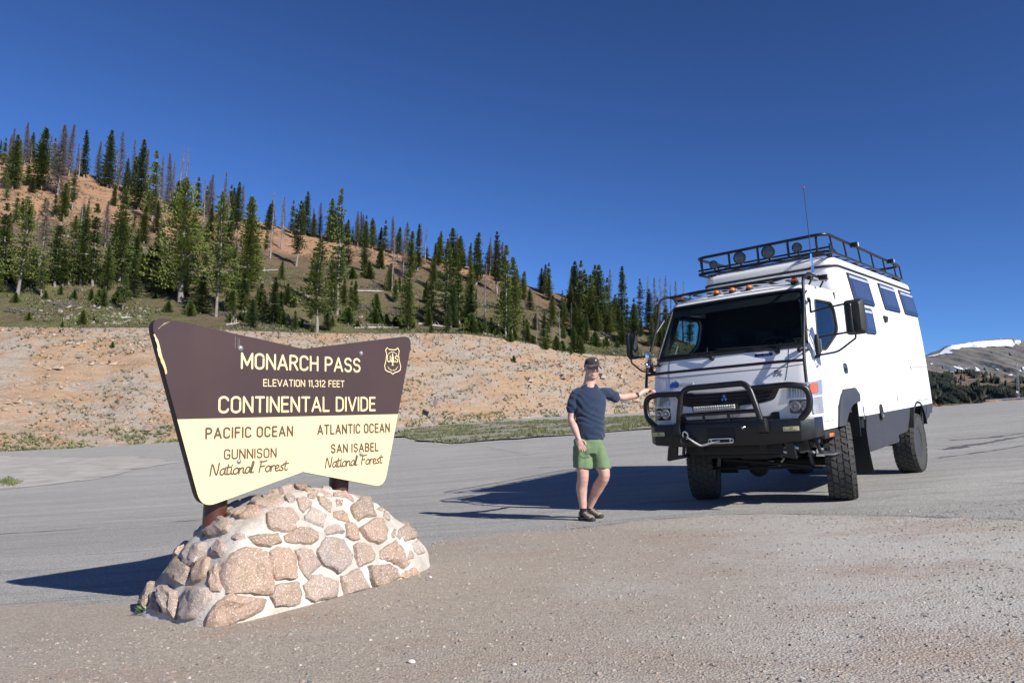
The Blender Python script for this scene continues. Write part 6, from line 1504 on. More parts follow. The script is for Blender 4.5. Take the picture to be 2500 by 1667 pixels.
# dark skirts below the shell
for sg in (1, -1):
    K = (lambda x, z, d, sg=sg: Vector((x, sg * (1.035 - (0.94 - z) * .12 - d), z)))
    sk = rpoly([(-.72, .943), (-.72, .60), (-.79, .475), (-2.44, .485), (-2.46, .585), (-3.02, .60), (-3.12, .74), (-3.17, .943)], .02)
    panel('side_skirt', sk, [], K, .03, M_GREY, truck, .15, 30, bev=0)
    panel('rear_skirt', rpoly([(-4.06, .943), (-4.04, .75), (-4.10, .60), (-4.62, .74), (-4.90, .943)], .02), [], K, .03, M_GREY, truck, .15, 30)
    panel('skirt_door', rrect(-4.82, .79, -4.34, .925, .01), [], lambda a, b, d, K=K: K(a, b, d - .006), .01, M_GREY, truck, .2, 30)
    P_('skirt_edge', MB().tube([K(-.79, .50, -.002), K(-2.44, .508, -.002)], .004, 5), M_BLKM)
    for k in range(5): P_('bolt', MB().sphere(K(-1.15 - .30 * k, .497, -.004), .010, 8, 5), M_ALU)
    P_('storage_box', MB().box((-1.6, sg * .76, .70), (1.66, .48, .44)), M_GREY, .02)
    P_('front_bin', MB().box((-.76, sg * .80, .72), (.10, .40, .40)), M_GREY, .03)
    P_('bracket', MB().box((-.66, sg * 1.0, .98), (.012, .06, .16)), M_ALU, .002)
    # rear arch
    arcp = [(-3.70 + .50 * math.cos(a), .60 + .42 * math.sin(a)) for a in [math.pi * (.03 + .94 * i / 16) for i in range(17)]]
    ar = MB(); V = []
    for x, z in arcp: V += [(x, sg * 1.05, z), (x, sg * .62, z)]
    for x, z in arcp: V += [(x + .0, sg * 1.05, z), (-3.70 + (x + 3.70) * .93, sg * 1.05, .60 + (z - .60) * .93)]
    m_ = len(arcp); ar.add(V, [(2 * i, 2 * i + 1, 2 * i + 3, 2 * i + 2) for i in range(m_ - 1)] + [(2 * m_ + 2 * i, 2 * m_ + 2 * i + 1, 2 * m_ + 2 * i + 3, 2 * m_ + 2 * i + 2) for i in range(m_ - 1)]); P_('rear_wheel_arch', ar, M_CHAS)
    fp = MB(); V = []; nn_ = 8
    for j in range(nn_ + 1):
        t = j / nn_; V += [(-.62 - .14 * t ** 2, sg * .72, .80 - .56 * t), (-.62 - .14 * t ** 2, sg * 1.04, .80 - .56 * t)]
    V += [(x - .012, y, z) for x, y, z in V]
    m_ = 2 * (nn_ + 1); F = [(2 * j, 2 * j + 1, 2 * j + 3, 2 * j + 2) for j in range(nn_)]; F += [tuple(i + m_ for i in f)[::-1] for f in F]
    F += [(0, m_, m_ + 1, 1), (2 * nn_, 2 * nn_ + 1, m_ + 2 * nn_ + 1, m_ + 2 * nn_)] + [(2 * j, 2 * j + 2, m_ + 2 * j + 2, m_ + 2 * j) for j in range(nn_)] + [(2 * j + 1, m_ + 2 * j + 1, m_ + 2 * j + 3, 2 * j + 3) for j in range(nn_)]
    P_('mud_flap', fp.add(V, F), M_CHAS)
for sg in (1, -1): P_('wheel_well_panel', MB().box((-.548, sg * .72, 1.0), (.016, .54, .60)), M_CHAS)
P_('camper_floor', MB().box((-2.75, 0, .93), (4.3, 1.95, .03)).box((-4.86, 0, .86), (.06, 1.9, .15)), M_CHAS, .004)

# roof rack with lamps
RX0, RX1, RY = -.40, -4.42, .885
top = fillet([(RX0, -RY, 3.25), (RX0 + .02, RY, 3.25), (RX1, RY, 3.25), (RX1, -RY, 3.25)], .16, 6, True)
low = fillet([(RX0 + .0, -RY - .01, 3.03), (RX0 + .0, RY + .01, 3.03), (RX1 - .1, RY + .01, 3.03), (RX1 - .1, -RY - .01, 3.03)], .14, 6, True)
P_('rack_rail', MB().tube(top, .020, 10, closed=True), M_BLK); P_('rack_rail', MB().tube(low, .017, 10, closed=True), M_BLK)
P_('rack_rail', MB().tube([(RX0 - .06, -RY, 3.085), (RX0 - .06, RY, 3.085)], .013, 8), M_BLK)
for y in (-.80, -.40, 0, .40, .76): P_('rack_post', MB().tube([(RX0, y, 3.25), (RX0, y, 3.03)], .016, 8), M_BLK)
for sg in (1, -1):
    for x in (-.55, -1.15, -1.85, -2.55, -3.25, -3.95, -4.35): P_('rack_post', MB().tube([(x, sg * RY, 3.25), (x - .05, sg * (RY + .01), 3.03)], .012, 8), M_BLK)
    for x in (-.75, -2.0, -3.3, -4.35): P_('rack_foot', MB().box((x, sg * .80, 3.015), (.09, .05, .05)), M_BLKM, .006)
for x in (-.75, -1.1, -1.5, -1.9, -2.3, -2.7, -3.1, -3.5, -3.9, -4.3): P_('rack_slat', MB().box((x, 0, 3.045), (.05, 1.74, .018)), M_BLK, .003)
P_('cable_loom', MB().tube([(RX0 + .02, -.85 + 1.7 * t, 3.005 + .012 * math.sin(19 * t) * math.sin(7 * t)) for t in np.linspace(0, 1, 50)], .010, 6), M_CHAS)
P_('corner_plate', MB().add([(RX0 + .01, RY + .02, 3.03), (RX0 - .30, RY + .02, 3.03), (RX0 - .30, RY + .02, 3.04), (RX0, RY + .02, 3.12), (RX0 + .01, RY + .03, 3.03), (RX0 - .30, RY + .03, 3.03), (RX0 - .30, RY + .03, 3.04), (RX0, RY + .03, 3.12)], [(0, 1, 2, 3), (7, 6, 5, 4), (0, 4, 5, 1), (1, 5, 6, 2), (2, 6, 7, 3), (3, 7, 4, 0)]), M_BLK)
for y, z, rr3 in ((-.615, 3.12, .056), (-.24, 3.145, .082), (.15, 3.148, .086), (.525, 3.135, .062)):
    Mx = Matrix.Translation((RX0 + .035, y, z)) @ Matrix.Rotation(R(90), 4, 'Y')
    o = P_('spot_light', MB().lathe([(0, -.07), (rr3 * .6, -.065), (rr3, -.02), (rr3 * 1.04, .0), (rr3 * 1.04, .012), (rr3 * .92, .012), (rr3 * .9, -.004)], 24, Mx), M_BLK)
    P_('spot_reflector', MB().lathe([(0, -.03), (rr3 * .3, -.026), (rr3 * .6, -.015), (rr3 * .92, .003)], 20, Mx), M_REFL, parent=o)
    P_('spot_lens', MB().lathe([(rr3 * .93, .004), (rr3 * .5, .009), (0, .011)], 24, Mx), glass_mat('spot_glass', (.62, .62, .62)) if 'spot_glass' not in _MC else _MC['spot_glass'], parent=o)
    P_('spot_bracket', MB().tube([(RX0 + .02, y, z - rr3), (RX0 - .01, y, 3.04)], .012, 6), M_BLK, parent=o)
work_light((-1.5, .93, 3.235)); work_light((-3.55, .93, 3.235)); work_light((-4.40, .80, 3.06))

# ---- running gear
P_('chassis_rail', MB().box((-1.7, .38, .78), (5.6, .08, .18)), M_CHAS, .005); P_('chassis_rail', MB().box((-1.7, -.38, .78), (5.6, .08, .18)), M_CHAS, .005)
RRw = .4575
def axle(x, dz):
    o = P_('axle', MB().tube([(x, -.80, .4575 + dz), (x, .80, .4575 + dz)], .055, 12).sphere((x, -.12, .44 + dz), .17, 16, 10, (1, .8, 1)), M_CHAS)
    for sg in (1, -1): P_('leaf_spring', MB().tube([(x + .62, sg * .47, .70 + dz * .5), (x + .3, sg * .47, .55 + dz), (x, sg * .47, .53 + dz), (x - .3, sg * .47, .55 + dz), (x - .62, sg * .47, .70 + dz * .5)], .035, 6, sq=.7), M_CHAS)
    for sg in (1, -1): P_('shock_absorber', MB().tube([(x + .14, sg * .60, .42 + dz), (x + .10, sg * .52, .86)], .028, 8), pm('shock_grey', (.18, .18, .19), .5))
axle(0, .0); axle(-3.7, -.066)
P_('engine_sump', MB().box((.15, .05, .70), (.75, .42, .34), taper=1.15), M_CHAS, .05); P_('gearbox', MB().box((-.75, 0, .68), (.8, .34, .32)), M_CHAS, .05)
P_('drive_shaft', MB().tube([(-1.1, -.05, .62), (-3.55, -.12, .44)], .04, 10).tube([(-.6, -.15, .55), (0, -.12, .45)], .035, 10), M_CHAS)
P_('track_rod', MB().tube([(.20, -.72, .40), (.20, .72, .40)], .018, 8).tube([(.30, -.45, .52), (.25, .62, .42)], .02, 8), M_CHAS)
P_('cross_member', MB().box((.98, 0, .70), (.10, 1.1, .12)).box((.75, 0, .60), (.06, .9, .05)), M_CHAS, .01)
for k, (x, y, z) in enumerate(((.9, .25, .68), (.85, .42, .64), (.8, -.1, .66), (.92, .55, .70), (.7, .3, .60), (.88, -.3, .70), (.6, .62, .62))):
    P_('pipe_fitting', MB().tube([(x, y, z), (x + .02, y + .09, z + .015), (x - .05, y + .14, z - .02)], .016, 7), M_ALU if k % 2 else pm('shock_grey', (.18, .18, .19)))
P_('diff_plate', MB().box((.16, .10, .47), (.012, .075, .022)).tube([(.18, .20, .42), (.20, .28, .52)], .014, 6), M_ALU)
# wheels
def wheel_meshes():
    w = .15; r = .4575; q = .447
    prof = [(.225, -w * .86), (.30, -w * 1.0), (.385, -w * 1.03), (.425, -w * .98), (q, -w * .80), (q + .002, -w * .4), (q + .003, 0), (q + .002, w * .4), (q, w * .80), (.425, w * .98), (.385, w * 1.03), (.30, w * 1.0), (.225, w * .86), (.222, 0)]
    ty = MB().lathe(prof, 64, closed=True).mesh('tyre', M_RUB, 50)
    r_ = random.Random(9); tr = MB(); N = 32
    rows = [(-.128, .052, 1), (-.066, .056, 0), (0.0, .056, 1), (.066, .056, 0), (.128, .052, 1)]
    for ri, (y, wy, ph) in enumerate(rows):
        for k in range(N):
            a = 2 * math.pi * (k + .5 * ph + .12 * r_.uniform(-1, 1)) / N; da = 2 * math.pi / N * .5 * r_.uniform(.80, .90); sk = .30 * (1 if ri % 2 else -1) * r_.uniform(.7, 1.2)
            cols_ = [(-1, -1), (-.35, -1.05), (.3, -.72), (1, -.95), (1, .85), (.35, 1.05), (-.3, .75), (-1, .95)]
            Vb = []
            for lvl in (0, 1):
                for cx_, ca_ in cols_:
                    yy = y + cx_ * wy * .5 * (1 if lvl == 0 else .93); aa = a + ca_ * da * (1 if lvl == 0 else .93) + cx_ * sk * da
                    edge = max(0, abs(yy) - .115) / .04; rad = (q - .006 if lvl == 0 else r) - (.020 * edge ** 1.5 if lvl else .012 * edge)
                    Vb.append((rad * math.cos(aa), rad * math.sin(aa), yy))
            nb = 8; Fb = [tuple(nb + i for i in range(nb))] + [(i, (i + 1) % nb, nb + (i + 1) % nb, nb + i) for i in range(nb)]
            tr.add(Vb, Fb)
    for sg in (1, -1):
        for k in range(N * 2):
            a = 2 * math.pi * (k + .2 * r_.random()) / (N * 2); da = math.pi / N * (.62 if k % 2 else .42)
            Vb = [((rr4) * math.cos(a + s_ * da * .5), rr4 * math.sin(a + s_ * da * .5), sg * yy) for rr4, yy in ((.440, .146), (.438, .158), (.405, .1585), (.404, .150)) for s_ in (-1, 1)]
            tr.add(Vb, [(0, 1, 3, 2), (2, 3, 5, 4), (4, 5, 7, 6), (0, 2, 4, 6), (1, 7, 5, 3)])
    trm = tr.mesh('tread', M_TRD, 30)
    rim = MB().lathe([(.225, .125), (.235, .132), (.228, .118), (.212, .10), (.205, .03), (.19, .0), (.12, -.005), (.10, .03), (.075, .035), (.07, .075), (.0, .078)], 40).lathe([(.222, -.12), (.21, -.10), (.205, .03)], 40)
    for k in range(6): a = 6.283 * k / 6; rim.lathe([(.012, -.005), (.012, .018), (0, .02)], 6, Matrix.Translation((.14 * math.cos(a), .14 * math.sin(a), 0)))
    rm = rim.mesh('rim', pm('dark_wheel_rim', (.055, .055, .06), .45, .4), 35)
    return ty, trm, rm
WM = wheel_meshes(); CORR = {(0, 1): 0.0, (0, -1): 0.0, (1, 1): -.066, (1, -1): -.066}
for ax_, x in ((0, 0), (1, -3.7)):
    for sg in (1, -1):
        y = sg * .861; zc = .4575 + CORR[(ax_, sg)] - (.0097 * sg * 1.0)
        # settle the wheel on the ground
        wp_ = Mt @ Vector((x, y, zc)); gz_ = Gs(wp_.x, wp_.y); zc += (gz_ + .4545 - wp_.z)
        e = bpy.data.objects.new('wheel', WM[2]); COL.objects.link(e); e.parent = truck
        e.matrix_local = Matrix.Translation((x, y, zc)) @ Matrix.Rotation(R(17) if ax_ == 0 else 0, 4, 'Z') @ Matrix.Rotation(R(-90 * sg), 4, 'X') @ Matrix.Rotation(RNG.random(), 4, 'Z')
        for me, nm in ((WM[0], 'tyre'), (WM[1], 'tread')):
            o = bpy.data.objects.new(nm, me); COL.objects.link(o); o.parent = e
            if nm == 'tread': o['kind'] = 'stuff'
# ------------------------------------------------------------- the man
def V3(*a): return Vector(a)
class Blob(MB):
    def limb(self, pts, rads, seg=14, n=4):
        """smooth tapering limb with round ends"""
        P = [Vector(p) for p in pts]; Q = []; Rr = []
        for i in range(len(P) - 1):
            p0 = P[max(i - 1, 0)]; p1 = P[i]; p2 = P[i + 1]; p3 = P[min(i + 2, len(P) - 1)]
            for k in range(n):
                t = k / n; Q.append(.5 * ((2 * p1) + (p2 - p0) * t + (2 * p0 - 5 * p1 + 4 * p2 - p3) * t * t + (3 * p1 - p0 - 3 * p2 + p3) * t ** 3)); s_ = t * t * (3 - 2 * t); Rr.append(rads[i] * (1 - s_) + rads[i + 1] * s_)
        Q.append(P[-1]); Rr.append(rads[-1])
        d0 = (Q[0] - Q[1]).normalized(); d1 = (Q[-1] - Q[-2]).normalized(); r0, r1 = Rr[0], Rr[-1]
        Q = [Q[0] + d0 * r0 * .95, Q[0] + d0 * r0 * .6] + Q + [Q[-1] + d1 * r1 * .6, Q[-1] + d1 * r1 * .95]
        Rr = [r0 * .25, r0 * .78] + Rr + [r1 * .78, r1 * .25]
        return self.tube(Q, Rr, seg)
    def sections(self, secs, seg=28, pw=2.3):
        """secs: (centre, half width vector, half depth vector)"""
        V = []
        for c, a, b in secs:
            c, a, b = Vector(c), Vector(a), Vector(b)
            for k in range(seg):
                t = 2 * math.pi * k / seg; ct, st = math.cos(t), math.sin(t)
                V.append(c + a * (abs(ct) ** (2 / pw) * (1 if ct > 0 else -1)) + b * (abs(st) ** (2 / pw) * (1 if st > 0 else -1)))
        n = len(secs); F = [(j * seg + k, j * seg + (k + 1) % seg, (j + 1) * seg + (k + 1) % seg, (j + 1) * seg + k) for j in range(n - 1) for k in range(seg)]
        F += [tuple(range(seg))[::-1], tuple((n - 1) * seg + k for k in range(seg))]
        return self.add(V, F)
def fuse(mb, name, mat, parent, vox, smooth_it=2, disp=None):
    me = bpy.data.meshes.new(name); me.from_pydata(mb.v, [], mb.f); bm = bmesh.new(); bm.from_mesh(me); bmesh.ops.recalc_face_normals(bm, faces=bm.faces); bm.to_mesh(me); bm.free()
    o = bpy.data.objects.new(name, me); COL.objects.link(o)
    md = o.modifiers.new('r', 'REMESH'); md.mode = 'VOXEL'; md.voxel_size = vox; md.use_smooth_shade = True
    ms = o.modifiers.new('s', 'SMOOTH'); ms.factor = .6; ms.iterations = smooth_it
    me2 = bpy.data.meshes.new_from_object(o.evaluated_get(bpy.context.evaluated_depsgraph_get())); o.modifiers.clear(); o.data = me2; me2.materials.clear(); me2.materials.append(mat)
    if disp:
        co = [(v.co.copy(), v.normal.copy()) for v in me2.vertices]
        for v, (c, n) in zip(me2.vertices, co): v.co = c + n * disp(c, n)
    me2.shade_smooth(); o.parent = parent; o.location = -parent.location; return o
PZ = Gs(.88, 8.72)
man = empty('person', (.90, 8.72, PZ))
tag(man, 'smiling man in navy t-shirt and green shorts, one hand on the bull bar', 'person')
def skin_mat():
    M, t, b = node_mat('skin'); n = nz(t, 22, 4, .6); n2 = nz(t, 5, 3)
    c = ramp(t, n, [(.3, (.60, .35, .27)), (.7, (.72, .47, .38))]); c = mix(t, ramp(t, n2, [(.45, 0), (.7, .6)]), c, (.60, .31, .25))
    t.links.new(KA(t, c), b.inputs['Base Color']); b.inputs['Roughness'].default_value = .48; b.inputs['Subsurface Weight'].default_value = .12; b.inputs['Subsurface Radius'].default_value = (.02, .008, .004); return M
M_SKIN = skin_mat()
def cloth(name, c, sc=700):
    M, t, b = node_mat(name); n = nz(t, 9, 4); w = nz(t, sc, 2, .6)
    t.links.new(ramp(t, n, [(.3, tuple(x * .88 for x in c)), (.7, tuple(x * 1.12 for x in c))]), b.inputs['Base Color']); b.inputs['Roughness'].default_value = .9; b.inputs['Sheen Weight'].default_value = .25; b.inputs['Specular IOR Level'].default_value = .2
    bump(t, b, w, .25, .0008); return M
M_SHIRT = cloth('navy_cotton', (.020, .034, .068)); M_SHORT = cloth('green_nylon', (.130, .195, .100)); M_CAP = cloth('charcoal_cap', (.030, .028, .032)); M_SOCK = cloth('black_sock', (.015, .015, .016))
fd = V3(.26, -.965, -.04).normalized(); rt = V3(.965, .26, 0).normalized(); upv = rt.cross(fd) * 1.0
if upv.z < 0: upv = -upv
HC = V3(.937, 8.735, 1.802)
def H(x, y, z): return HC + rt * x + fd * y + upv * z      # x: his left, y: forward, z: up
Hm = Matrix((rt, fd, upv)).transposed()
b = Blob()
b.sphere(H(0, -.012, .028), 1, 24, 16, (.080, .099, .098), Hm)       # skull
b.sphere(H(0, .020, -.042), 1, 20, 14, (.069, .072, .080), Hm)        # face
b.sphere(H(0, .044, -.102), 1, 16, 12, (.044, .040, .032), Hm)        # chin
b.sphere(H(.042, .012, -.078), 1, 14, 10, (.031, .052, .040), Hm); b.sphere(H(-.042, .012, -.078), 1, 14, 10, (.031, .052, .040), Hm)
for s in (1, -1):
    b.sphere(H(s * .036, .066, -.030), 1, 12, 10, (.024, .022, .021), Hm)   # cheeks
    b.sphere(H(s * .030, .078, .022), 1, 12, 8, (.026, .012, .008), Hm)     # brow
    b.sphere(H(s * .081, -.008, -.012), 1, 10, 10, (.009, .020, .034), Hm)  # ears
    b.sphere(H(s * .013, .094, -.036), 1, 8, 8, (.009, .011, .008), Hm)
b.limb([H(0, .080, .020), H(0, .095, -.008), H(0, .108, -.030)], [.010, .011, .0135], 10)
b.sphere(H(0, .078, -.068), 1, 14, 8, (.030, .012, .008), Hm); b.sphere(H(0, .076, -.090), 1, 14, 8, (.026, .012, .009), Hm)
b.limb([H(0, -.02, -.06), V3(.920, 8.765, 1.66), V3(.915, 8.77, 1.58)], [.064, .068, .082], 16)
# torso inside the clothes, arms, legs
b.sections([((.905, 8.78, .94), (.13, 0, 0), (0, .09, 0)), ((.91, 8.775, 1.10), (.135, .02, 0), (0, .095, 0)), ((.925, 8.765, 1.38), (.15, .02, 0), (0, .105, 0)), ((.92, 8.77, 1.52), (.14, .02, 0), (0, .075, 0)), ((.918, 8.77, 1.60), (.07, 0, 0), (0, .06, 0))])
RS, RE, RW_ = V3(.757, 8.755, 1.520), V3(.706, 8.735, 1.205), V3(.782, 8.600, .985)
LS, LE, LW = V3(1.085, 8.79, 1.525), V3(1.315, 8.93, 1.478), V3(1.535, 9.055, 1.518)
b.limb([RS, (RS + RE) / 2 + V3(-.01, 0, 0), RE, RE.lerp(RW_, .35), RW_], [.034, .044, .041, .044, .027], 16)
b.limb([LS, (LS + LE) / 2, LE, LE.lerp(LW, .35), LW], [.034, .043, .041, .043, .027], 16)
# right hand, hanging relaxed
hd = (V3(.822, 8.560, .875) - RW_).normalized(); hx = V3(.90, -.1, .35).normalized(); hx = (hx - hd * hx.dot(hd)).normalized(); hn = hd.cross(hx)
if hn.y > 0: hn = -hn
hc = RW_ + hd * .05
b.sections([(RW_ + hd * .0, hx * .024, hn * .018), (RW_ + hd * .03, hx * .034, hn * .017), (RW_ + hd * .075, hx * .042, hn * .015), (RW_ + hd * .09, hx * .040, hn * .012)], 16)
for i, (o_, L_) in enumerate(((-.031, .060), (-.0105, .074), (.0105, .078), (.031, .070))):
    p0 = RW_ + hd * .080 + hx * o_; b.limb([p0, p0 + hd * L_ * .5 + hn * .006, p0 + hd * L_ * .85 - hn * .008 + hx * o_ * .1, p0 + hd * L_ * 1.0 - hn * .024], [.0105, .0095, .0085, .007], 8, 3)
p0 = RW_ + hd * .030 + hx * .030; b.limb([p0, p0 + hd * .035 + hx * .022 + hn * .012, p0 + hd * .068 + hx * .022 + hn * .012], [.014, .0115, .009], 8, 3)
# left hand, resting over the bull bar
BB = Mt @ V3(1.235, -.88, 1.385); BD = (Mt.to_3x3() @ V3(.0, -1, -.02)).normalized(); BF = (Mt.to_3x3() @ V3(1, 0, 0)).normalized(); BU = V3(0, 0, 1)
BT = Mt @ V3(1.225, -.90, 1.421)
KN = BT + BF * .022 + V3(0, 0, .022) 
ld = (KN - LW).normalized(); 
b.limb([LW, LW.lerp(KN, .5) + V3(0, 0, .018), KN], [.027, .034, .030], 12)
b.sections([(LW.lerp(KN, .35) + V3(0, 0, .005), BF * .030, V3(0, 0, .020)), (LW.lerp(KN, .75) + V3(0, 0, .014), BF * .040, V3(0, 0, .018)), (KN + V3(0, 0, .004), BF * .038, V3(0, 0, .014))], 16)
for i in range(4):
    q0 = KN + BF * (.032 - .021 * i) - BD * .012; b.limb([q0, q0 - BD * .036 + V3(0, 0, .004), q0 - BD * .060 + V3(0, 0, -.014), q0 - BD * .052 + V3(0, 0, -.034)], [.0112, .0105, .0098, .0085], 8, 3)
q0 = LW.lerp(KN, .55) + BF * .034; b.limb([q0, q0 + ld * .03 + BF * .022 + V3(0, 0, -.012), q0 + ld * .055 + BF * .024 + V3(0, 0, -.032)], [.014, .0115, .009], 8, 3)
# legs
RK, RA = V3(.848, 8.715, .565), V3(.862, 8.765, .165); LK, LA = V3(1.094, 8.735, .580), V3(.950, 8.965, .180)
b.limb([V3(.825, 8.77, .90), V3(.832, 8.74, .74), RK, V3(.838, 8.765, .43), V3(.852, 8.775, .27), RA, RA + V3(0, 0, -.06)], [.078, .086, .064, .066, .048, .038, .040], 18)
b.limb([V3(.99, 8.79, .90), V3(1.045, 8.755, .74), LK, V3(1.040, 8.835, .44), V3(.990, 8.915, .30), LA, LA + V3(.01, 0, -.06)], [.078, .086, .064, .067, .048, .038, .040], 18)
for k_, f_ in ((RK, V3(0, -1, 0)), (LK, V3(.5, -.85, 0))): b.sphere(k_ + f_ * .022, .044, 12, 10, (1, 1, 1.15))
body = fuse(b, 'body', M_SKIN, man, .0052, 3)
# t-shirt
def folds(c, n):
    x, y, z = c; t = 0
    t += .010 * math.sin((z * 80 + x * 44 + 5 * mnoise.noise(c * 5))) * max(0, mnoise.noise(c * 6 + V3(3, 1, 0)) + .35) * (1 if z < 1.38 else .4)
    t += .007 * mnoise.noise(c * 9) + .012 * math.sin(x * 52 - z * 84 + 4 * mnoise.noise(c * 4)) * max(0, mnoise.noise(c * 5)); return t
s_ = Blob()
s_.sections([((.935, 8.765, .985), (.163, .02, 0), (0, .125, .0)), ((.932, 8.765, 1.03), (.166, .02, 0), (0, .132, 0)), ((.930, 8.755, 1.12), (.168, .02, 0), (0, .140, 0)), ((.925, 8.755, 1.26), (.172, .02, 0), (0, .135, 0)),
             ((.923, 8.765, 1.40), (.190, .02, 0), (0, .130, 0)), ((.922, 8.768, 1.49), (.180, .02, 0), (0, .112, 0)), ((.920, 8.77, 1.555), (.125, .015, 0), (0, .090, 0)), ((.918, 8.77, 1.605), (.086, .01, 0), (0, .070, 0)), ((.918, 8.765, 1.618), (.074, .0, 0), (0, .064, 0))], 32, 2.2)
s_.limb([RS + V3(.03, 0, -.0), RS + V3(-.012, 0, -.05), RS.lerp(RE, .52) + V3(-.008, 0, 0), RS.lerp(RE, .60) + V3(-.008, 0, 0)], [.058, .068, .070, .074], 18)
s_.limb([LS + V3(-.03, 0, 0), LS + V3(.03, .02, -.005), LS.lerp(LE, .50) + V3(0, 0, -.012), LS.lerp(LE, .60) + V3(0, 0, -.014)], [.058, .066, .067, .070], 18)
shirt = fuse(s_, 't_shirt', M_SHIRT, man, .007, 2, folds)
col = MB().tube([V3(.918 + .071 * math.cos(a), 8.762 + .066 * math.sin(a), 1.617 - .016 * math.sin(-a) * .9 + .004) for a in [6.283 * i / 28 for i in range(28)]], .0085, 8, closed=True); 
P0 = man
# shorts
def folds2(c, n):
    x, y, z = c; w = max(0, 1 - abs(z - .80) * 4)
    return .014 * math.sin(x * 50 + z * 16 + 6 * mnoise.noise(c * 4)) * (.35 + max(0, mnoise.noise(c * 4 + V3(7, 0, 0)))) + .007 * math.sin(z * 85 - x * 40) * max(0, mnoise.noise(c * 5)) * w + .008 * mnoise.noise(c * 10)
s_ = Blob()
s_.sections([((.925, 8.775, 1.01), (.158, .02, 0), (0, .118, 0)), ((.920, 8.775, .96), (.175, .02, 0), (0, .130, 0)), ((.918, 8.78, .88), (.190, .02, 0), (0, .138, 0)), ((.925, 8.78, .82), (.195, .02, 0), (0, .132, 0))], 30, 2.3)
def legtube(pts): s_.sections([(c, (w, 0, 0), (0, d, 0)) for c, w, d in pts], 24, 2.1)
legtube([((.838, 8.775, .90), .115, .120), ((.842, 8.765, .78), .114, .118), ((.843, 8.75, .70), .113, .116), ((.843, 8.745, .652), .112, .114)])
legtube([((1.01, 8.785, .90), .110, .120), ((1.040, 8.775, .78), .110, .118), ((1.060, 8.765, .70), .108, .114), ((1.068, 8.76, .655), .106, .112)])
shorts = fuse(s_, 'shorts', M_SHORT, man, .0085, 1, folds2)
o = MB().tube([V3(.815, 8.635, .80), V3(.86, 8.632, .785), V3(.925, 8.655, .788)], .003, 6).build('pocket_seam', M_SHORT, man); o.location = -man.location
# cap
c_ = Blob(); V = []; seg = 28
rows_ = []
for j in range(10):
    ph = math.pi / 2 * j / 9; rows_.append((math.cos(ph), math.sin(ph)))
for cph, sph in rows_:
    for k in range(seg):
        a = 2 * math.pi * k / seg; x = .087 * math.cos(a) * cph ** .8; y = -.008 + .108 * math.sin(a) * cph ** .8; z = .038 + .094 * sph ** .85 - .018 * (1 - cph) * 0 - (.022 if math.sin(a) < -.2 else 0) * (cph ** 6)
        V.append(H(x, y, z))
F = [(j * seg + k, j * seg + (k + 1) % seg, (j + 1) * seg + (k + 1) % seg, (j + 1) * seg + k) for j in range(9) for k in range(seg)]
mb = MB().add(V, F); cap = mb.build('cap', M_CAP, man, 60); cap.location = -man.location
V = []; 
for i in range(13):
    t = -1 + 2 * i / 12; x0 = .080 * t; y0 = .088 * math.sqrt(max(0, 1 - t * t * .85)) ; x1 = .082 * t; y1 = .088 + .078 * math.sqrt(max(0, 1 - t * t)) ** .8; dz = -.026 * t * t
    V += [H(x0, y0, .042 + dz), H(x1, max(y1, y0 + .003), .022 + dz * 1.25), H(x0, y0, .036 + dz), H(x1, max(y1, y0 + .003), .0175 + dz * 1.25)]
F = []
for i in range(12): a = 4 * i; F += [(a, a + 4, a + 5, a + 1), (a + 2, a + 3, a + 7, a + 6), (a + 1, a + 5, a + 7, a + 3), (a, a + 2, a + 6, a + 4)]
o = MB().add(V, F).build('brim', M_CAP, cap, 50)
o = MB().box(H(.006, .0985, .088), (.020, .006, .017), Hm).build('cap_emblem', pm('gold_patch', (.52, .40, .16), .6, var=.3, vs=200), cap, 0, bev=.002)
def face_part(name, mb, mat): o = mb.build(name, mat, man, 50); o.location = -man.location; return o
M_LIP = pm('lip', (.36, .15, .13), .5); M_EYE = pm('eye_dark', (.03, .022, .018), .2); M_BROW = pm('brow_hair', (.07, .05, .035), .9)
face_part('teeth', MB().tube([H(x, .0890 - 12 * x * x, -.0775 + 5.0 * x * x) for x in np.linspace(-.021, .021, 9)], [.001, .0028, .0034, .0037, .0038, .0037, .0034, .0028, .001], 8), pm('teeth', (.80, .77, .70), .25))
face_part('lip', MB().tube([H(x, .0885 - 12 * x * x, -.0850 + 8 * x * x) for x in np.linspace(-.026, .026, 9)], .0038, 8).tube([H(x, .0895 - 12 * x * x, -.0710 + 5 * x * x) for x in np.linspace(-.026, .026, 9)], .0026, 8), M_LIP)
for s in (1, -1):
    face_part('eye', MB().sphere(H(s * .030, .0805, .004), 1, 10, 8, (.0125, .006, .0035), Hm), M_EYE)
    face_part('eyebrow', MB().tube([H(s * .016, .0905, .024), H(s * .032, .0895, .029), H(s * .048, .078, .022)], [.003, .0045, .002], 6), M_BROW)
hr = MB()
for s in (1, -1): hr.sphere(H(s * .070, -.030, .014), 1, 12, 8, (.011, .040, .030), Hm)
hr.sphere(H(0, -.085, -.005), 1, 14, 8, (.060, .022, .040), Hm); face_part('hair', hr, pm('dark_hair', (.045, .035, .028), .8, var=.3, vs=200))
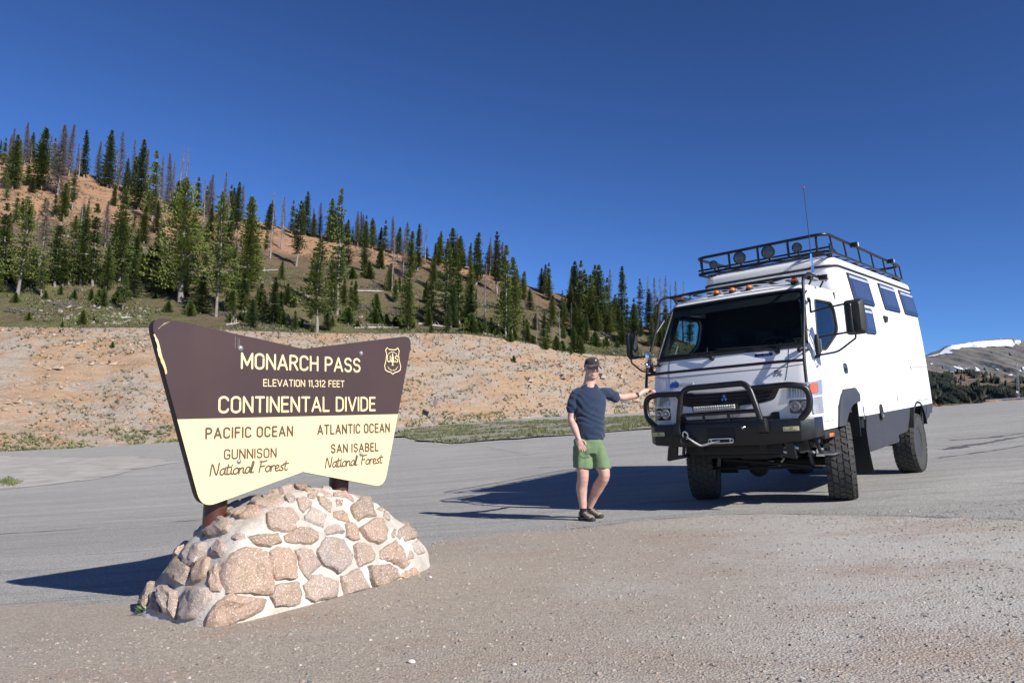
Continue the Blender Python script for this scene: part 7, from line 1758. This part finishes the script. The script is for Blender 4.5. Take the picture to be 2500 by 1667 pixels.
# watch
wc = LW.lerp(LE, .10); wd_ = (LW - LE).normalized(); Mx = wd_.to_track_quat('Z', 'Y').to_matrix().to_4x4(); Mx.translation = wc
w_ = MB().lathe([(.029, -.011), (.0325, -.011), (.0325, .011), (.029, .011)], 20, Mx, closed=True); w_.lathe([(.0, 0), (.017, 0), (.017, .010), (0, .011)], 16, Matrix.Translation(wc + V3(0, -.030, .014)) @ V3(0, -.9, .45).to_track_quat('Z', 'Y').to_matrix().to_4x4())
o = w_.build('wrist_watch', pm('black_strap', (.02, .02, .022), .4), man, 40); o.location = -man.location
# socks and shoes
M_SHOE = pm('taupe_shoe_leather', (.30, .25, .19), .75, var=.25, vs=30, bmp=.3, bs=120, bd=.001); M_SOLE = pm('dark_sole', (.035, .03, .025), .8, var=.3, vs=40); M_LACE = pm('dark_strap', (.05, .042, .035), .7)
def shoe(heel, toe):
    d = (toe - heel); d.z = 0; L_ = d.length; d.normalize(); n = V3(-d.y, d.x, 0); g = lambda t, w, z: heel + d * (L_ * t) + n * w + V3(0, 0, z)
    ang = heel.z
    so_ = MB(); V = []; out = [(0, .0), (.02, .030), (.12, .037), (.35, .033), (.60, .043), (.80, .046), (.93, .036), (1.0, .014), (1.01, 0), (1.0, -.016), (.93, -.034), (.80, -.044), (.60, -.042), (.35, -.034), (.12, -.036), (.02, -.028)]
    m_ = len(out); V = [g(t, w * 1.05, 0) for t, w in out] + [g(t, w * 1.08, .022 + (.012 if t > .9 else 0)) for t, w in out]
    so_.add(V, [tuple(range(m_))[::-1], tuple(range(m_, 2 * m_))] + [(i, (i + 1) % m_, m_ + (i + 1) % m_, m_ + i) for i in range(m_)])
    sh_ = Blob(); sh_.sections([(g(.03, 0, .055), n * .026, V3(0, 0, .035)), (g(.14, 0, .062), n * .034, V3(0, 0, .048)), (g(.30, 0, .066), n * .035, V3(0, 0, .052)), (g(.48, 0, .056), n * .037, V3(0, 0, .042)), (g(.68, 0, .046), n * .042, V3(0, 0, .032)), (g(.86, 0, .040), n * .038, V3(0, 0, .024)), (g(.97, 0, .036), n * .022, V3(0, 0, .014))], 20)
    o1 = fuse(sh_, 'shoe', M_SHOE, man, .006, 2); o2 = so_.build('sole', M_SOLE, o1, 40, bev=.004)
    st = MB()
    for t, h, w in ((.40, .106, .040), (.52, .094, .040), (.64, .080, .044), (.76, .070, .043)):
        st.tube([g(t - .07, w * 1.02, .035), g(t - .01, w * .85, h * .75), g(t + .01, 0, h + .002), g(t - .01, -w * .85, h * .75), g(t - .07, -w * 1.02, .035)], .0065, 6)
    st.tube([g(.34, .02, .115), g(.5, -.012, .106), (g(.5, .012, .106)), g(.66, -.01, .088), g(.72, .008, .08)], .0035, 6)
    st.sphere(g(.93, 0, .034), 1, 14, 8, (.034, .030, .020), Matrix((n, d, V3(0, 0, 1))).transposed())
    st.build('shoe_straps', M_LACE, o1, 50)
rh = V3(.828, 8.845, 0); rto = V3(.965, 8.590, 0); rh.z = rto.z = Gs(.88, 8.7) + .002
lh = V3(.925, 9.035, 0); lto = V3(1.085, 8.815, 0); lh.z = lto.z = Gs(1.0, 8.9) + .002
shoe(rh, rto); shoe(lh, lto)
for a_ in (RA, LA): 
    o = MB().tube([a_ + V3(0, 0, .035), a_ + V3(0, 0, -.02), a_ + V3(.005, -.005, -.07)], [.041, .041, .045], 16).build('sock', M_SOCK, man, 40); o.location = -man.location
# ------------------------------------------------------------- road signs and antenna mast
M_GALV = pm('galvanised_post', (.30, .31, .32), .5, .6, var=.2, vs=20)
M_SBACK = pm('sign_back_grey', (.16, .155, .145), .6, .2, var=.15, vs=8)
p = hit(1062, 1036); e = empty('warning_sign', p.to_tuple()); tag(e, 'diamond road sign on a thin post at the foot of the bank', 'road sign')
H_ = at_y(1058, 968, p.y).z - p.z
MB().tube([(0, 0, -.3), (0, 0, H_)], .035, 8).build('post', M_GALV, e)
d = .48; q = Matrix.Rotation(R(66), 4, 'Z')
MB().add([q @ Vector(v) for v in ((0, .05, H_ + .05), (d, .05, H_ - .55), (0, .05, H_ - 1.15), (-d, .05, H_ - .55), (0, .065, H_ + .05), (d, .065, H_ - .55), (0, .065, H_ - 1.15), (-d, .065, H_ - .55))], [(0, 1, 2, 3), (7, 6, 5, 4), (0, 4, 5, 1), (1, 5, 6, 2), (2, 6, 7, 3), (3, 7, 4, 0)]).build('sign_plate', M_SBACK, e)
p = hit(1527, 1012); e = empty('road_sign', p.to_tuple()); tag(e, 'small rectangular grey road sign on a post just beyond the man\'s outstretched arm', 'road sign')
H_ = at_y(1527, 975, p.y).z - p.z
MB().tube([(0, 0, -.3), (0, 0, H_)], .035, 8).build('post', M_GALV, e); MB().box((0, -.06, H_ - .20), (1.0, .02, .36)).build('sign_plate', M_SBACK, e, bev=.004)
# lattice mast beyond the crest of the lot
pb = at_y(2487, 985, 120.0); pt = at_y(2478, 856, 120.0); e = empty('radio_mast', (pb.x, pb.y, pb.z - 3)); tag(e, 'thin lattice radio mast with small dishes beyond the right end of the lot', 'radio mast')
Hh = pt.z - pb.z + 3; mb = MB(); w = .22
for a in range(3):
    an = 2.094 * a; mb = MB().tube([(w * math.cos(an), w * math.sin(an), 0), (w * .8 * math.cos(an), w * .8 * math.sin(an), Hh * .82)], .018, 6); mb.build('mast_leg', M_GALV, e)
mb = MB(); n = 18
for k in range(n):
    for a in range(3):
        a0, a1 = 2.094 * a, 2.094 * (a + 1); z0, z1 = Hh * .82 * k / n, Hh * .82 * (k + 1) / n; mb.tube([(w * math.cos(a0), w * math.sin(a0), z0), (w * math.cos(a1), w * math.sin(a1), z1)], .009, 4)
o = mb.build('mast_lattice', M_GALV, e); o['kind'] = 'stuff'
MB().tube([(0, 0, Hh * .8), (0, 0, Hh)], [.035, .015], 6).build('antenna_whip', M_GALV, e)
for z, dx in ((Hh * .72, .4), (Hh * .42, -.3)):
    MB().lathe([(0, 0), (.10, .02), (.17, .07), (.16, .07), (.09, .03), (0, .015)], 16, Matrix.Translation((dx, -.2, z)) @ Matrix.Rotation(R(70), 4, 'X')).build('dish', pm('white_dish', (.42, .42, .42), .6), e)
MB().box((0, 0, 1.5), (.9, .8, 2.6)).build('equipment_cabinet', pm('cabinet_grey', (.30, .29, .26), .7), e, bev=.03)
# low guard wall line at the crest
mb = MB(); P = [at_y(px, py, 72) for px, py in ((2405, 981), (2450, 978), (2500, 975), (2600, 968))]
for a, b_ in zip(P[:-1], P[1:]): mb.tube([a + Vector((0, 0, .12)), b_ + Vector((0, 0, .12))], .10, 6)
tag(mb.build('crest_rail', pm('dark_rail', (.06, .07, .10), .6)), 'low dark rail along the far edge of the lot at the right', 'rail')
# dark shrubs and soil at the edge just right of the truck
for px, py, h, l in ((2283, 994, 12, 'low orange-brown shrub at the lot edge beside the camper'), (2292, 992, 8, 'tiny brown shrub at the lot edge, second from the camper')):
    p = at_y(px, py, 71); mb = MB()
    for i in range(50):
        a = RNG.random() * 6.28; d = Vector((math.cos(a), math.sin(a), RNG.uniform(.2, 1))) * RNG.uniform(.2, .5); mb.add([(-.02, 0, 0), (.02, 0, 0), tuple(d)], [(0, 1, 2)])
    o = mb.build('shrub', pm('dry_shrub', (.22, .12, .07), .9, var=.4), None, 0, recalc=False); o.location = p; tag(o, l, 'shrub')
# three larger pale stones lying on the apron
for (px, py), s, l in (((1890 * .5315, 1200 + 793 * .5315), .017, 'small white stone lying on the dirt right of the stone base, near the bottom edge'), ((2625 * .4, 1412), .013, 'pale flat chip beside the right end of the stone base'), ((1255, 1627), .010, 'white pebble at the bottom edge of the photo')):
    p = hit(px, py, 1.5); b_ = MB().sphere((0, 0, 0), s, 10, 7, (1.2, .8, .6)); o = b_.build('loose_stone', pm('pale_stone', (.55, .52, .48), .9, var=.2, vs=60)); o.location = (p.x, p.y, p.z + s * .4 + .008)
    for v in o.data.vertices: v.co *= 1 + .25 * mnoise.noise(v.co * 60)
    tag(o, l, 'stone')
bpy.context.view_layer.update()
